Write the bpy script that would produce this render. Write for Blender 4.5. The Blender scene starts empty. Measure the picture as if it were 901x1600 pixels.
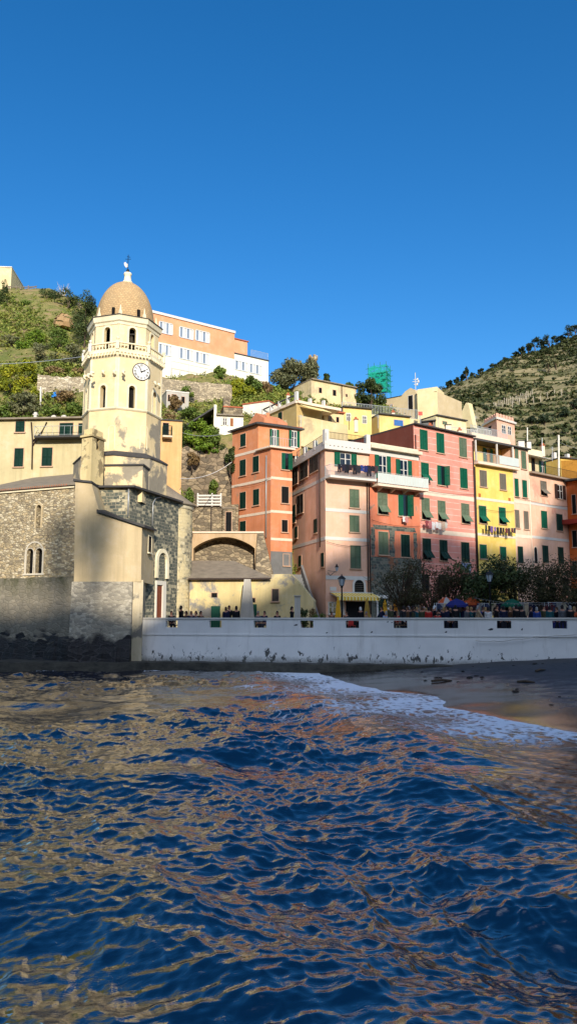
import bpy, bmesh, math, random
import numpy as np
from mathutils import Vector, Matrix, noise
random.seed(7); RNG = np.random.default_rng(7)
SC = bpy.context.scene; COL = SC.collection
R = math.radians
# ------------------------------------------------------------------ camera model
F = 1186.0; CX, CY, HOR = 450.5, 800.0, 965.0
PITCH = math.atan((HOR - CY) / F); CAMZ = 3.4
cp, sp = math.cos(PITCH), math.sin(PITCH)
def ray(px, py):
    u, v = (px - CX) / F, (CY - py) / F
    d = Vector((u, cp - v * sp, sp + v * cp)); return d / d.y
def at(px, py, Y):
    d = ray(px, py); return Vector((d.x * Y, Y, CAMZ + d.z * Y))
def gx(px, Y, z):                      # point at pixel column px, depth Y, height z
    v = 0.0
    py = HOR - (z - CAMZ) / Y * F
    for _ in range(6):
        q = at(px, py, Y); py -= (z - q.z) / Y * F
    return at(px, py, Y)
# ------------------------------------------------------------------ mesh builder
class MB:
    def __init__(s): s.v = []; s.f = []; s.m = []; s.uv = []; s.mi = 0; s.sm = []
    def mat(s, i): s.mi = i; return s
    def face(s, pts, uv=None, smooth=False):
        n = len(s.v); s.v += [Vector(p) for p in pts]
        s.f.append(tuple(range(n, n + len(pts)))); s.m.append(s.mi); s.sm.append(smooth)
        if uv is None:
            a = [Vector(p) for p in pts]; nn = (a[1] - a[0]).cross(a[2] - a[0])
            if nn.length < 1e-9 and len(a) > 3: nn = (a[2] - a[0]).cross(a[3] - a[0])
            if nn.length > 0: nn.normalize()
            if abs(nn.z) < 0.85:
                t = Vector((-nn.y, nn.x, 0)); t = t.normalized() if t.length > 0 else Vector((1, 0, 0))
                w = nn.cross(t)
                if w.z < 0: w = -w
                uv = [(p.dot(t), p.dot(w)) for p in a]
            else: uv = [(p.x, p.y) for p in a]
        s.uv.append(uv)
    def quadstrip(s, A, B, closed=False, smooth=False):
        n = len(A)
        for i in range(n if closed else n - 1):
            j = (i + 1) % n; s.face([A[i], A[j], B[j], B[i]], smooth=smooth)
    def box(s, o, ux, uy, uz, lo, hi):
        P = lambda a, b, c: o + ux * a + uy * b + uz * c
        (a0, b0, c0), (a1, b1, c1) = lo, hi
        p = [P(a0,b0,c0),P(a1,b0,c0),P(a1,b1,c0),P(a0,b1,c0),P(a0,b0,c1),P(a1,b0,c1),P(a1,b1,c1),P(a0,b1,c1)]
        flip = ux.cross(uy).dot(uz) < 0
        for q in ((0,3,2,1),(4,5,6,7),(0,1,5,4),(1,2,6,5),(2,3,7,6),(3,0,4,7)):
            q = q[::-1] if flip else q
            s.face([p[i] for i in q])
        return s
    def abox(s, lo, hi): return s.box(Vector((0,0,0)), Vector((1,0,0)), Vector((0,1,0)), Vector((0,0,1)), lo, hi)
    def ring(s, c, ax, r, n, ref=None):
        ax = ax.normalized(); ref = ref or (Vector((0,0,1)) if abs(ax.z) < .9 else Vector((1,0,0)))
        a = ax.cross(ref).normalized(); b = ax.cross(a)
        return [c + a * (math.cos(t) * r) + b * (math.sin(t) * r) for t in (2 * math.pi * k / n for k in range(n))]
    def tube(s, pts, rad, n=6, caps=True):
        pts = [Vector(p) for p in pts]
        rad = rad if isinstance(rad, (list, tuple)) else [rad] * len(pts)
        rings = []
        for i, p in enumerate(pts):
            d = pts[min(i + 1, len(pts) - 1)] - pts[max(i - 1, 0)]
            if d.length < 1e-6: d = Vector((0, 0, 1))
            rings.append(s.ring(p, d, rad[i], n))
        for i in range(len(rings) - 1): s.quadstrip(rings[i + 1], rings[i], True, smooth=n > 5)
        if caps: s.face(rings[0]); s.face(rings[-1][::-1])
        return s
    def lathe(s, c, prof, n=12, a0=0.0, a1=2 * math.pi, smooth=True, cap=True):
        full = abs(a1 - a0 - 2 * math.pi) < 1e-6
        k = n if full else n + 1
        rings = [[c + Vector((r * math.cos(a0 + (a1 - a0) * i / n), r * math.sin(a0 + (a1 - a0) * i / n), z)) for i in range(k)] for r, z in prof]
        for i in range(len(rings) - 1): s.quadstrip(rings[i], rings[i + 1], full, smooth=smooth)
        if cap and full:
            if prof[0][0] > 1e-4: s.face(rings[0][::-1])
            if prof[-1][0] > 1e-4: s.face(rings[-1])
        return s
    def prism(s, poly, z0, z1, top=True, bottom=False):       # poly of (x, y), counter-clockwise
        a = [Vector((p[0], p[1], z0)) for p in poly]; b = [Vector((p[0], p[1], z1)) for p in poly]
        s.quadstrip(a, b, True)
        if top: s.face(b)
        if bottom: s.face(a[::-1])
        return s
    def build(s, name, mats, parent=None, loc=None):
        me = bpy.data.meshes.new(name)
        mats = mats if isinstance(mats, (list, tuple)) else [mats]
        M = Matrix.Identity(4)
        if parent is not None: M = Matrix(WORLD[parent.name]).inverted()
        elif loc is not None: M = Matrix.Translation(-Vector(loc))
        me.from_pydata([M @ p for p in s.v], [], s.f)
        for m in mats: me.materials.append(m)
        me.polygons.foreach_set('material_index', s.m)
        me.polygons.foreach_set('use_smooth', s.sm)
        uvl = me.uv_layers.new(name='UVMap')
        flat = [c for f in s.uv for q in f for c in q]
        uvl.data.foreach_set('uv', flat)
        bm = bmesh.new(); bm.from_mesh(me); bmesh.ops.remove_doubles(bm, verts=bm.verts, dist=1e-4); bm.to_mesh(me); bm.free()
        me.update()
        o = bpy.data.objects.new(name, me); COL.objects.link(o)
        W = Matrix.Identity(4)
        if parent is not None:
            o.parent = parent; W = Matrix(WORLD[parent.name])
        elif loc is not None: o.location = loc; W = Matrix.Translation(loc)
        WORLD[o.name] = W
        return o
WORLD = {}
def thing(name, label, cat, loc=(0, 0, 0), group=None, rz=0.0):
    o = bpy.data.objects.new(name, None); COL.objects.link(o)
    o.location = loc; o.rotation_euler = (0, 0, rz); o.empty_display_size = .2
    WORLD[o.name] = Matrix.Translation(Vector(loc)) @ Matrix.Rotation(rz, 4, 'Z')
    o['label'] = label; o['category'] = cat
    if group: o['group'] = group
    return o
def tag(o, label, cat, group=None):
    o['label'] = label; o['category'] = cat
    if group: o['group'] = group
    return o
def struct(o, kind='structure', label=None):
    o['kind'] = kind
    if label: o['label'] = label
    return o
def dup(root, loc, rz=0.0, label=None, scale=None, group=None, color=None):
    def cp_(o, par):
        c = o.copy(); COL.objects.link(c)
        if par is not None: c.parent = par; c.matrix_parent_inverse = o.matrix_parent_inverse.copy()
        for ch in o.children: cp_(ch, c)
        return c
    r = cp_(root, None); r.location = loc; r.rotation_euler = (0, 0, rz)
    if scale: r.scale = scale if isinstance(scale, (tuple, list)) else (scale,) * 3
    if label: r['label'] = label
    if group: r['group'] = group
    return r
def np_mesh(name, V, Fq, mat, attr=None, smooth=False):
    me = bpy.data.meshes.new(name); V = np.asarray(V, np.float32); Fq = np.asarray(Fq, np.int32)
    k = Fq.shape[1]
    me.vertices.add(len(V)); me.vertices.foreach_set('co', V.ravel())
    me.loops.add(Fq.size); me.loops.foreach_set('vertex_index', Fq.ravel())
    me.polygons.add(len(Fq)); me.polygons.foreach_set('loop_start', np.arange(0, Fq.size, k, dtype=np.int32))
    me.polygons.foreach_set('use_smooth', np.full(len(Fq), smooth))
    me.update(calc_edges=True); me.validate()
    if attr is not None:
        for an, av in attr.items():
            a = me.attributes.new(an, 'FLOAT', 'POINT'); a.data.foreach_set('value', np.asarray(av, np.float32))
    me.materials.append(mat); return me
def link(name, me, parent=None, loc=None):
    o = bpy.data.objects.new(name, me); COL.objects.link(o)
    if parent is not None: o.parent = parent
    if loc is not None: o.location = loc
    WORLD[o.name] = Matrix.Identity(4)
    return o
# ------------------------------------------------------------------ materials
def lin(c):
    return tuple(((x / 255) / 12.92 if x / 255 <= .04045 else ((x / 255 + .055) / 1.055) ** 2.4) for x in c) + (1.0,)
class NT:
    def __init__(s, name):
        s.m = bpy.data.materials.new(name); s.m.use_nodes = True; s.t = s.m.node_tree
        s.t.nodes.clear(); s.out = s.n('ShaderNodeOutputMaterial'); s.b = s.n('ShaderNodeBsdfPrincipled')
        s.l(s.b.outputs[0], s.out.inputs[0]); s.b.inputs['Roughness'].default_value = .85
        s.b.inputs['Specular IOR Level'].default_value = .25
    def n(s, t, **k):
        q = s.t.nodes.new(t)
        for a, v in k.items(): setattr(q, a, v)
        return q
    def l(s, a, b): s.t.links.new(a, b)
    def geo(s): return s.n('ShaderNodeNewGeometry').outputs['Position']
    def objc(s): return s.n('ShaderNodeTexCoord').outputs['Object']
    def uv(s): return s.n('ShaderNodeTexCoord').outputs['UV']
    def scale(s, v, sc):
        m = s.n('ShaderNodeMapping'); m.inputs['Scale'].default_value = sc; s.l(v, m.inputs[0]); return m.outputs[0]
    def noise(s, v, scale=1., det=4., rough=.55, dist=0.):
        q = s.n('ShaderNodeTexNoise'); q.inputs['Scale'].default_value = scale; q.inputs['Detail'].default_value = det
        q.inputs['Roughness'].default_value = rough; q.inputs['Distortion'].default_value = dist
        s.l(v, q.inputs['Vector']); return q.outputs[0]
    def ramp(s, f, stops, interp='LINEAR'):
        r = s.n('ShaderNodeValToRGB'); r.color_ramp.interpolation = interp
        e = r.color_ramp.elements
        while len(e) > 1: e.remove(e[-1])
        for i, (p, c) in enumerate(stops):
            k = e[0] if i == 0 else e.new(p)
            k.position = p; k.color = c if len(c) == 4 else tuple(c) + (1,)
        s.l(f, r.inputs[0]); return r.outputs[0]
    def rf(s, f, a, b, c=0., d=1.):
        q = s.n('ShaderNodeMapRange'); q.inputs[1].default_value = a; q.inputs[2].default_value = b
        q.inputs[3].default_value = c; q.inputs[4].default_value = d; s.l(f, q.inputs[0]); return q.outputs[0]
    def mix(s, f, a, b, mode='MIX'):
        q = s.n('ShaderNodeMix', data_type='RGBA', blend_type=mode)
        for i, v in ((0, f), (6, a), (7, b)):
            if hasattr(v, 'default_value') or hasattr(v, 'is_linked'): s.l(v, q.inputs[i])
            else: q.inputs[i].default_value = v
        return q.outputs[2]
    def math(s, op, a, b=0.):
        q = s.n('ShaderNodeMath', operation=op)
        for i, v in ((0, a), (1, b)):
            if hasattr(v, 'is_linked'): s.l(v, q.inputs[i])
            else: q.inputs[i].default_value = v
        return q.outputs[0]
    def sep(s, v):
        q = s.n('ShaderNodeSeparateXYZ'); s.l(v, q.inputs[0]); return q.outputs
    def bump(s, h, strength=.3, dist=.05):
        q = s.n('ShaderNodeBump'); q.inputs['Strength'].default_value = strength; q.inputs['Distance'].default_value = dist
        s.l(h, q.inputs['Height']); s.l(q.outputs[0], s.b.inputs['Normal']); return q
    def col(s, c):
        if hasattr(c, 'is_linked'): s.l(c, s.b.inputs['Base Color'])
        else: s.b.inputs['Base Color'].default_value = c
        return s
    def rough(s, r): s.b.inputs['Roughness'].default_value = r; return s
MATS = {}
def mul(c, k): return (c[0] * k, c[1] * k, c[2] * k, 1)
def plaster(name, c, patch=None, pth=.62, pscale=.35, streak=.35, lines=None, dirt=.25, seed=0.0):
    if name in MATS: return MATS[name]
    t = NT(name); c = lin(c); p = t.geo()
    mp = t.n('ShaderNodeMapping'); mp.inputs['Location'].default_value = (seed * 7.3, seed * 3.1, seed * 5.7); t.l(p, mp.inputs[0]); p = mp.outputs[0]
    big = t.noise(p, .45, 5, .6)
    colr = t.mix(t.rf(big, .3, .7), mul(c, .84), mul(c, 1.08))
    fd = t.noise(p, .9, 6, .75); colr = t.mix(t.rf(fd, .5, .72, 0, .45), colr, mul(tuple(.55 * x + .45 * (sum(c[:3]) / 3) for x in c[:3]) + (1,), 1.12))
    st = t.noise(t.scale(p, (1.6, 1.6, .12)), 1.0, 5, .65)
    colr = t.mix(t.rf(st, .5, .76, 0, min(.75, streak * 1.5)), colr, mul(c, .62))
    dk = t.noise(p, 1.7, 6, .7)
    colr = t.mix(t.rf(dk, .58, .8, 0, dirt), colr, mul(c, .5))
    if lines:                                   # pale painted courses, drawn at even heights on the wall
        z = t.sep(t.geo())[2]
        fr = t.math('FRACT', t.math('DIVIDE', t.math('ADD', z, lines[1]), lines[0]))
        k = t.math('LESS_THAN', fr, lines[2] / lines[0])
        wear = t.rf(t.noise(p, 2.2, 4, .6), .35, .55, .35, .95)
        colr = t.mix(t.math('MULTIPLY', k, wear), colr, lin(lines[3]))
    if patch:
        pn = t.noise(p, pscale, 6, .62, .3)
        m = t.rf(t.math('ADD', pn, t.math('MULTIPLY', t.noise(p, 7, 3), .06)), pth + .02, pth + .075)
        gr = t.mix(t.noise(p, 3.5, 4), mul(lin(patch), .75), mul(lin(patch), 1.15))
        colr = t.mix(m, colr, gr)
    t.col(colr); t.bump(t.noise(p, 9, 5, .7), .35, .03); t.rough(.92)
    MATS[name] = t.m; return t.m
def rubble(name, cols, mortar, scale=2.6, zs=1.9, moss=None, wet=None, soft=1.0):
    if name in MATS: return MATS[name]
    t = NT(name); p = t.geo()
    wob = t.n('ShaderNodeTexNoise'); wob.inputs['Scale'].default_value = 1.5; t.l(p, wob.inputs[0])
    ad = t.n('ShaderNodeVectorMath', operation='MULTIPLY_ADD'); ad.inputs[1].default_value = (.25,) * 3; t.l(wob.outputs[1], ad.inputs[0]); t.l(p, ad.inputs[2])
    q = t.scale(ad.outputs[0], (1, 1, zs))
    v = t.n('ShaderNodeTexVoronoi'); v.inputs['Scale'].default_value = scale; t.l(q, v.inputs['Vector'])
    e = t.n('ShaderNodeTexVoronoi', feature='DISTANCE_TO_EDGE'); e.inputs['Scale'].default_value = scale; t.l(q, e.inputs['Vector'])
    rnd = t.sep(v.outputs['Color'])[0]
    k = len(cols)
    c = t.ramp(rnd, [(i / k, lin(x)) for i, x in enumerate(cols)], 'CONSTANT')
    c = t.mix(t.rf(t.noise(p, 6, 4, .6), .35, .8, 0, .45), c, mul(lin(cols[0]), .6))
    edge = t.rf(e.outputs[0], .01, .07)
    big = t.rf(t.noise(p, .35, 4, .6), .4, .62)
    mo = t.mix(t.math('MULTIPLY', big, .55), edge, (1, 1, 1, 1))
    c = t.mix(mo, mul(lin(mortar), soft ** .5 if soft < 1 else 1), c)
    if soft < 1: st = t.noise(t.scale(p, (1.3, 1.3, .2)), 1, 6, .7); c = t.mix(t.rf(st, .4, .7, 0, .6), c, mul(lin(mortar), .5))
    c = t.mix(t.rf(t.noise(p, .5, 5, .65), .45, .7, 0, .4), c, mul(lin(mortar), .65))
    if moss:
        z = t.sep(p)[2]
        g = t.math('MULTIPLY', t.rf(z, moss[0], moss[1]), t.rf(t.noise(t.scale(p, (1, 1, .5)), 1.1, 5, .7), .35, .6))
        c = t.mix(g, c, lin(moss[2]))
    if wet:
        z = t.sep(p)[2]; zz = t.math('ADD', z, t.rf(t.noise(p, .7, 4), .2, .8, -.7, .7))
        k2 = t.rf(zz, wet[0], wet[1], 1, 0)
        v2 = t.n('ShaderNodeTexVoronoi'); v2.inputs['Scale'].default_value = 1.25; t.l(t.scale(ad.outputs[0], (.8, .8, 2.6)), v2.inputs['Vector'])
        e2 = t.n('ShaderNodeTexVoronoi', feature='DISTANCE_TO_EDGE'); e2.inputs['Scale'].default_value = 1.25; t.l(t.scale(ad.outputs[0], (.8, .8, 2.6)), e2.inputs['Vector'])
        dk2 = t.ramp(t.sep(v2.outputs['Color'])[0], [(i_ / 5, mul(lin(wet[2]), q_)) for i_, q_ in enumerate((.6, 1.0, .75, 1.25, .5))], 'CONSTANT')
        dk2 = t.mix(t.rf(t.math('ADD', e2.outputs[0], t.rf(t.noise(p, 2, 5, .7), .3, .7, -.06, .05)), .0, .05), mul(lin(wet[2]), 2.0), dk2)
        k2 = t.rf(t.math('ADD', zz, t.math('MULTIPLY', t.sep(v2.outputs['Color'])[1], .8)), wet[0] + .1, wet[0] + .5, 1, 0)
        c = t.mix(k2, c, dk2); t.l(t.rf(k2, 0, 1, .9, .55), t.b.inputs['Roughness'])
    t.col(c); t.bump(t.math('ADD', t.math('MULTIPLY', t.rf(e.outputs[0], 0, .14), .7), t.math('MULTIPLY', t.noise(p, 8, 5), .5)), .8 * soft, .1)
    MATS[name] = t.m; return t.m
def coursed(name, cols, mortar, bw=.55, bh=.24, patch=None):
    if name in MATS: return MATS[name]
    t = NT(name); uv = t.uv(); p = t.geo()
    wob = t.n('ShaderNodeTexNoise'); wob.inputs['Scale'].default_value = 1.2; t.l(p, wob.inputs[0])
    ad = t.n('ShaderNodeVectorMath', operation='MULTIPLY_ADD'); ad.inputs[1].default_value = (.22,) * 3; t.l(wob.outputs[1], ad.inputs[0]); t.l(uv, ad.inputs[2])
    b = t.n('ShaderNodeTexBrick'); b.inputs['Scale'].default_value = 1; b.inputs['Brick Width'].default_value = bw; b.inputs['Row Height'].default_value = bh
    b.inputs['Mortar Size'].default_value = .018; b.inputs['Color1'].default_value = (0, 0, 0, 1); b.inputs['Color2'].default_value = (1, 1, 1, 1); b.inputs['Bias'].default_value = 0
    b.offset_frequency = 2; b.squash = .7; b.squash_frequency = 3
    t.l(ad.outputs[0], b.inputs['Vector'])
    rnd = t.math('ADD', t.math('MULTIPLY', t.sep(b.outputs[0])[0], .75), t.math('MULTIPLY', t.rf(t.noise(p, .8, 4, .7), .3, .7), .25))
    k = len(cols); c = t.ramp(rnd, [(i / k, lin(x)) for i, x in enumerate(cols)], 'CONSTANT')
    c = t.mix(t.rf(t.noise(p, 5, 4, .6), .3, .75, 0, .5), c, mul(lin(cols[0]), .6))
    c = t.mix(b.outputs['Fac'], c, lin(mortar))
    if patch: c = t.mix(t.rf(t.noise(p, patch[1], 6, .65), patch[2], patch[2] + .06), c, lin(patch[0]))
    t.col(c); t.bump(t.math('SUBTRACT', t.noise(p, 7, 5), b.outputs['Fac']), .6, .05)
    MATS[name] = t.m; return t.m
def simple(name, c, rough=.7, nz=.15, scale=4., metal=0., spec=.3, bump=0.0, obj=False):
    if name in MATS: return MATS[name]
    t = NT(name); c = lin(c); p = t.objc() if obj else t.geo()
    t.col(t.mix(t.rf(t.noise(p, scale, 4, .65), .25, .75), mul(c, 1 - nz), mul(c, 1 + nz))).rough(rough)
    t.b.inputs['Metallic'].default_value = metal; t.b.inputs['Specular IOR Level'].default_value = spec
    if bump: t.bump(t.noise(p, scale * 3, 4), bump, .03)
    MATS[name] = t.m; return t.m
def shutter_mat(name, c, fade):
    if name in MATS: return MATS[name]
    t = NT(name); c = lin(c); p = t.geo(); z = t.sep(p)[2]
    n = t.noise(t.scale(p, (1, 1, .4)), 1.3, 4, .6)
    colr = t.mix(t.rf(n, .4, .75, 0, .7), c, lin(fade))
    t.col(colr).rough(.6)
    fr = t.math('FRACT', t.math('MULTIPLY', z, 14.0)); t.bump(fr, .9, .03)
    MATS[name] = t.m; return t.m
def leafmat(name, stops, scale=.6, trans=.25):
    if name in MATS: return MATS[name]
    t = NT(name); p = t.geo()
    at_ = t.n('ShaderNodeAttribute', attribute_name='rnd')
    n = t.math('ADD', t.math('MULTIPLY', t.noise(p, scale, 3, .6), .55), t.math('MULTIPLY', at_.outputs['Fac'], .5))
    t.col(t.ramp(n, [(.15 + .75 * i / (len(stops) - 1), lin(c)) for i, c in enumerate(stops)])).rough(.6)
    try: t.b.inputs['Transmission Weight'].default_value = 0
    except Exception: pass
    MATS[name] = t.m; return t.m
def glass_mat():
    t = NT('window_glass'); t.col(lin((18, 22, 26))).rough(.08); t.b.inputs['Specular IOR Level'].default_value = .6; return t.m
GLASS = glass_mat()
DARK = simple('dark_interior', (16, 15, 15), .9, .2)
WHITE = simple('white_paint', (212, 206, 194), .6, .06, 2)
PALE = simple('pale_trim', (225, 205, 180), .85, .1, 2)
IRON = simple('dark_iron', (34, 36, 38), .55, .2, 6, .3)
PIPE = simple('drain_pipe_brown', (58, 44, 38), .5, .15, 4)
PIPEG = simple('drain_pipe_grey', (168, 170, 168), .45, .1, 4, .4)
GALV = simple('galvanised_rail', (196, 200, 198), .5, .08, 5, .2)
SLATE = simple('slate_roof', (138, 126, 108), .85, .28, 1.6, bump=.5)
SLATED = simple('slate_edge', (70, 68, 66), .8, .2, 3, bump=.3)
TERRA = simple('terracotta', (172, 96, 66), .85, .25, 3, bump=.4)
GREEN = shutter_mat('green_shutter', (12, 92, 66), (30, 110, 84))
DGREEN = shutter_mat('dark_green_shutter', (14, 52, 42), (34, 72, 60))
GGREEN = shutter_mat('faded_green_shutter', (96, 118, 92), (128, 130, 108))
GREY = shutter_mat('grey_shutter', (118, 110, 96), (140, 132, 116))
SUN_AZ, SUN_EL, SUN_STR, SUN_COL = 10.0, 22.0, 4.0, (1.0, .915, .80)
SKY_STR, SKY_AIR, SKY_DUST, SKY_OZ, EXPO = .14, 1.0, 0.2, 4.0, 0.36
SKY_SAT, SKY_HUE = 1.28, .502
HAZE_FILL = 5.5  # strength of the added sky glow that fills the shaded faces
WAVE = 1.0
Z = Vector((0, 0, 1))
class Fac:                                   # a vertical facade plane, from (pixel column, depth) to (pixel column, depth)
    def __init__(s, a, b, py=780):
        A = a if isinstance(a, Vector) else at(a[0], py, a[1]); B = b if isinstance(b, Vector) else at(b[0], py, b[1])
        s.a = Vector((A.x, A.y, 0)); s.b = Vector((B.x, B.y, 0))
        s.L = (s.b - s.a).length; s.u = (s.b - s.a).normalized(); s.n = s.u.cross(Z)
    def hit(s, px, py):
        d = ray(px, py); C = Vector((0, 0, CAMZ)); t = (s.a - C).dot(s.n) / d.dot(s.n); p = C + d * t
        return (p - s.a).dot(s.u), p.z
    def P(s, u, z, d=0.0): return s.a + s.u * u + Z * z + s.n * d
    def box(s, mb, u0, u1, z0, z1, d0, d1): mb.box(s.a, s.u, -s.n, Z, (u0, -d1, z0), (u1, -d0, z1))
def leaf(mb, fc, u0, u1, z0, z1, d0, slats=True):
    e = .06
    fc.box(mb, u0, u0 + e, z0, z1, d0, d0 + .045); fc.box(mb, u1 - e, u1, z0, z1, d0, d0 + .045)
    zm = (z0 + z1) / 2
    for a, b in ((z0, z0 + .09), (zm - .04, zm + .04), (z1 - .08, z1)): fc.box(mb, u0 + e, u1 - e, a, b, d0, d0 + .042)
    if slats:
        n = max(6, int((z1 - z0) / .12))
        for i in range(n):
            z = z0 + (z1 - z0) * i / n
            mb.face([fc.P(u0 + e, z, d0 + .036), fc.P(u1 - e, z, d0 + .036), fc.P(u1 - e, z + (z1 - z0) / n, d0 + .006), fc.P(u0 + e, z + (z1 - z0) / n, d0 + .006)])
def flapleaf(mb, fc, u0, u1, z0, z1, d0, out):
    # the lower part of the shutter pushed out on its top hinge
    n = 6
    a = [fc.P(u0, z1, d0), fc.P(u1, z1, d0), fc.P(u1, z0, d0 + out), fc.P(u0, z0, d0 + out)]
    off = Vector((0, 0, .04))
    for k in range(n):
        f0, f1 = k / n, (k + .8) / n
        L = lambda f, l, r: a[0 if l else 1].lerp(a[3 if l else 2], f)
        p = [a[0].lerp(a[3], f0), a[1].lerp(a[2], f0), a[1].lerp(a[2], f1), a[0].lerp(a[3], f1)]
        mb.face(p[::-1]); mb.face([q + off for q in p]); mb.quadstrip([q + off for q in p], p, True)
    for s in (0, 1):
        q0, q1 = a[s], a[3 - s]; mb.tube([q0 + off, q1 + off], .035, 4)
TRIMW = simple('window_trim', (196, 160, 132), .85, .15, 2)
def win(fc, par, px, py, w, h, st='c', mat=None, trim=None, sill=True, d=0.0):
    mat = mat or DGREEN; trim = trim or TRIMW
    u0 = fc.hit(px - w / 2, py)[0]; u1 = fc.hit(px + w / 2, py)[0]
    z0 = fc.hit(px, py + h / 2)[1]; z1 = fc.hit(px, py - h / 2)[1]; um = (u0 + u1) / 2
    e = .05; m = MB()
    fc.box(m, u0 - e, u0, z0, z1 + e, d, d + .035); fc.box(m, u1, u1 + e, z0, z1 + e, d, d + .035); fc.box(m, u0, u1, z1, z1 + e, d, d + .033)
    if sill: fc.box(m, u0 - e - .06, u1 + e + .06, z0 - .09, z0, d, d + .13)
    wn = m.build('window', trim, par)
    g = MB(); fc.box(g, u0, u1, z0, z1, d, d + .008); g.build('pane', GLASS if st in 'ogh' else DARK, wn)
    if st in 'og':
        q = MB(); s = .045
        for a, b in ((u0, u0 + s), (um - s, um + s), (u1 - s, u1)): fc.box(q, a, b, z0, z1, d + .008, d + .026)
        for z in (z0, z1 - s * 1.4, z0 + (z1 - z0) * .55): fc.box(q, u0 + s, um - s, z, z + s * 1.2, d + .008, d + .024); fc.box(q, um + s, u1 - s, z, z + s * 1.2, d + .008, d + .024)
        q.build('sash', WHITE, wn)
    if st == 'o':
        hw = (u1 - u0) / 2
        for a, b in ((u0 - hw - .02, u0 - .02), (u1 + .02, u1 + hw + .02)):
            q = MB(); leaf(q, fc, a, b, z0, z1, d + .06); q.build('shutter', mat, wn)
    if st == 'c':
        for a, b in ((u0 + .01, um - .005), (um + .005, u1 - .01)):
            q = MB(); leaf(q, fc, a, b, z0 + .01, z1 - .01, d + .012); q.build('shutter', mat, wn)
    if st == 'f':
        zc = z0 + (z1 - z0) * .42
        for a, b in ((u0 + .01, um - .005), (um + .005, u1 - .01)):
            q = MB(); leaf(q, fc, a, b, zc, z1 - .01, d + .012); flapleaf(q, fc, a + .03, b - .03, z0 + .12, zc, d + .02, .55)
            fc.box(q, a, a + .05, z0 + .01, zc, d + .012, d + .05); fc.box(q, b - .05, b, z0 + .01, zc, d + .012, d + .05)
            q.build('shutter', mat, wn)
    if st == 'h':                             # one leaf shut, the other swung out from the wall
        q = MB(); leaf(q, fc, u0 + .01, um, z0 + .01, z1 - .01, d + .012); q.build('shutter', mat, wn)
        q = MB(); hw = u1 - um
        f2 = Fac(fc.P(u1, 0, d + .02), fc.P(u1 + .25, 0, d + .02 + hw * .9)); leaf(q, f2, 0, f2.L, z0 + .01, z1 - .01, 0); q.build('shutter', mat, wn)
    return wn
def course(fc, par, px, py, hpx, mat=None, u0=None, u1=None, d=.03, name='string_course'):
    z = fc.hit(px, py)[1]; z1 = fc.hit(px, py - hpx)[1]; h = z1 - z
    m = MB(); fc.box(m, (0.0 if u0 is None else u0), (fc.L if u1 is None else u1), z - h / 2, z + h / 2, -.01, d)
    return m.build(name, mat or PALE, par)
def body(name_wall, mat, par, poly, z0, z1):
    m = MB(); m.prism(poly, z0, z1); return m.build(name_wall, mat, par)
def back(fc, depth, a=0.0, b=None):          # counter-clockwise footprint behind a facade
    b = fc.L if b is None else b
    p = [fc.P(a, 0), fc.P(b, 0), fc.P(b, 0, -depth), fc.P(a, 0, -depth)]
    return [(q.x, q.y) for q in p]
def rail(fc, par, u0, u1, z0, z1, d, mat=None, step=.13, ends=0.0, name='railing', r=.014, mid=False):
    m = MB(); mat = mat or IRON
    def run(P, Q):
        L = (Q - P).length; n = max(1, int(L / step))
        m.tube([P + Z * (z1 - z0), Q + Z * (z1 - z0)], r * 1.5, 4); m.tube([P + Z * .08, Q + Z * .08], r, 4)
        if mid: m.tube([P + Z * (z1 - z0) * .5, Q + Z * (z1 - z0) * .5], r, 4)
        for i in range(n + 1):
            c = P.lerp(Q, i / n); m.tube([c, c + Z * (z1 - z0)], r * (1.6 if i in (0, n) else 1), 4)
    a, b = fc.P(u0, z0, d), fc.P(u1, z0, d)
    run(a, b)
    if ends:
        run(fc.P(u0, z0, d - ends), a); run(b, fc.P(u1, z0, d - ends))
    return m.build(name, mat, par)
def arch_panel(mb, fc, u0, u1, z0, z1, holes, dep=.3, n=8, d=0.0, reveal=None):
    """wall strip with round-headed openings [(uc, width, zbottom, ztop)]"""
    us = [u0]
    base = mb.mi
    for uc, w, zb, zt in sorted(holes):
        a, b, r = uc - w / 2, uc + w / 2, w / 2; zs = zt - r
        mb.face([fc.P(us[-1], z0, d), fc.P(a, z0, d), fc.P(a, z1, d), fc.P(us[-1], z1, d)])
        if zb > z0 + 1e-4: mb.face([fc.P(a, z0, d), fc.P(b, z0, d), fc.P(b, zb, d), fc.P(a, zb, d)])
        arc = [(uc - r * math.cos(math.pi * k / n), zs + r * math.sin(math.pi * k / n)) for k in range(n + 1)]
        for k in range(n):
            (x0, y0), (x1, y1) = arc[k], arc[k + 1]
            mb.face([fc.P(x0, y0, d), fc.P(x1, y1, d), fc.P(x1, z1, d), fc.P(x0, z1, d)])
        loop = [(a, zb)] + arc + [(b, zb)]
        if reveal is not None: mb.mi = reveal
        for k in range(len(loop)):
            p, q = loop[k], loop[(k + 1) % len(loop)]
            mb.face([fc.P(p[0], p[1], d), fc.P(p[0], p[1], d - dep), fc.P(q[0], q[1], d - dep), fc.P(q[0], q[1], d)])
        mb.mi = base
        us.append(b)
    mb.face([fc.P(us[-1], z0, d), fc.P(u1, z0, d), fc.P(u1, z1, d), fc.P(us[-1], z1, d)])
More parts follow.
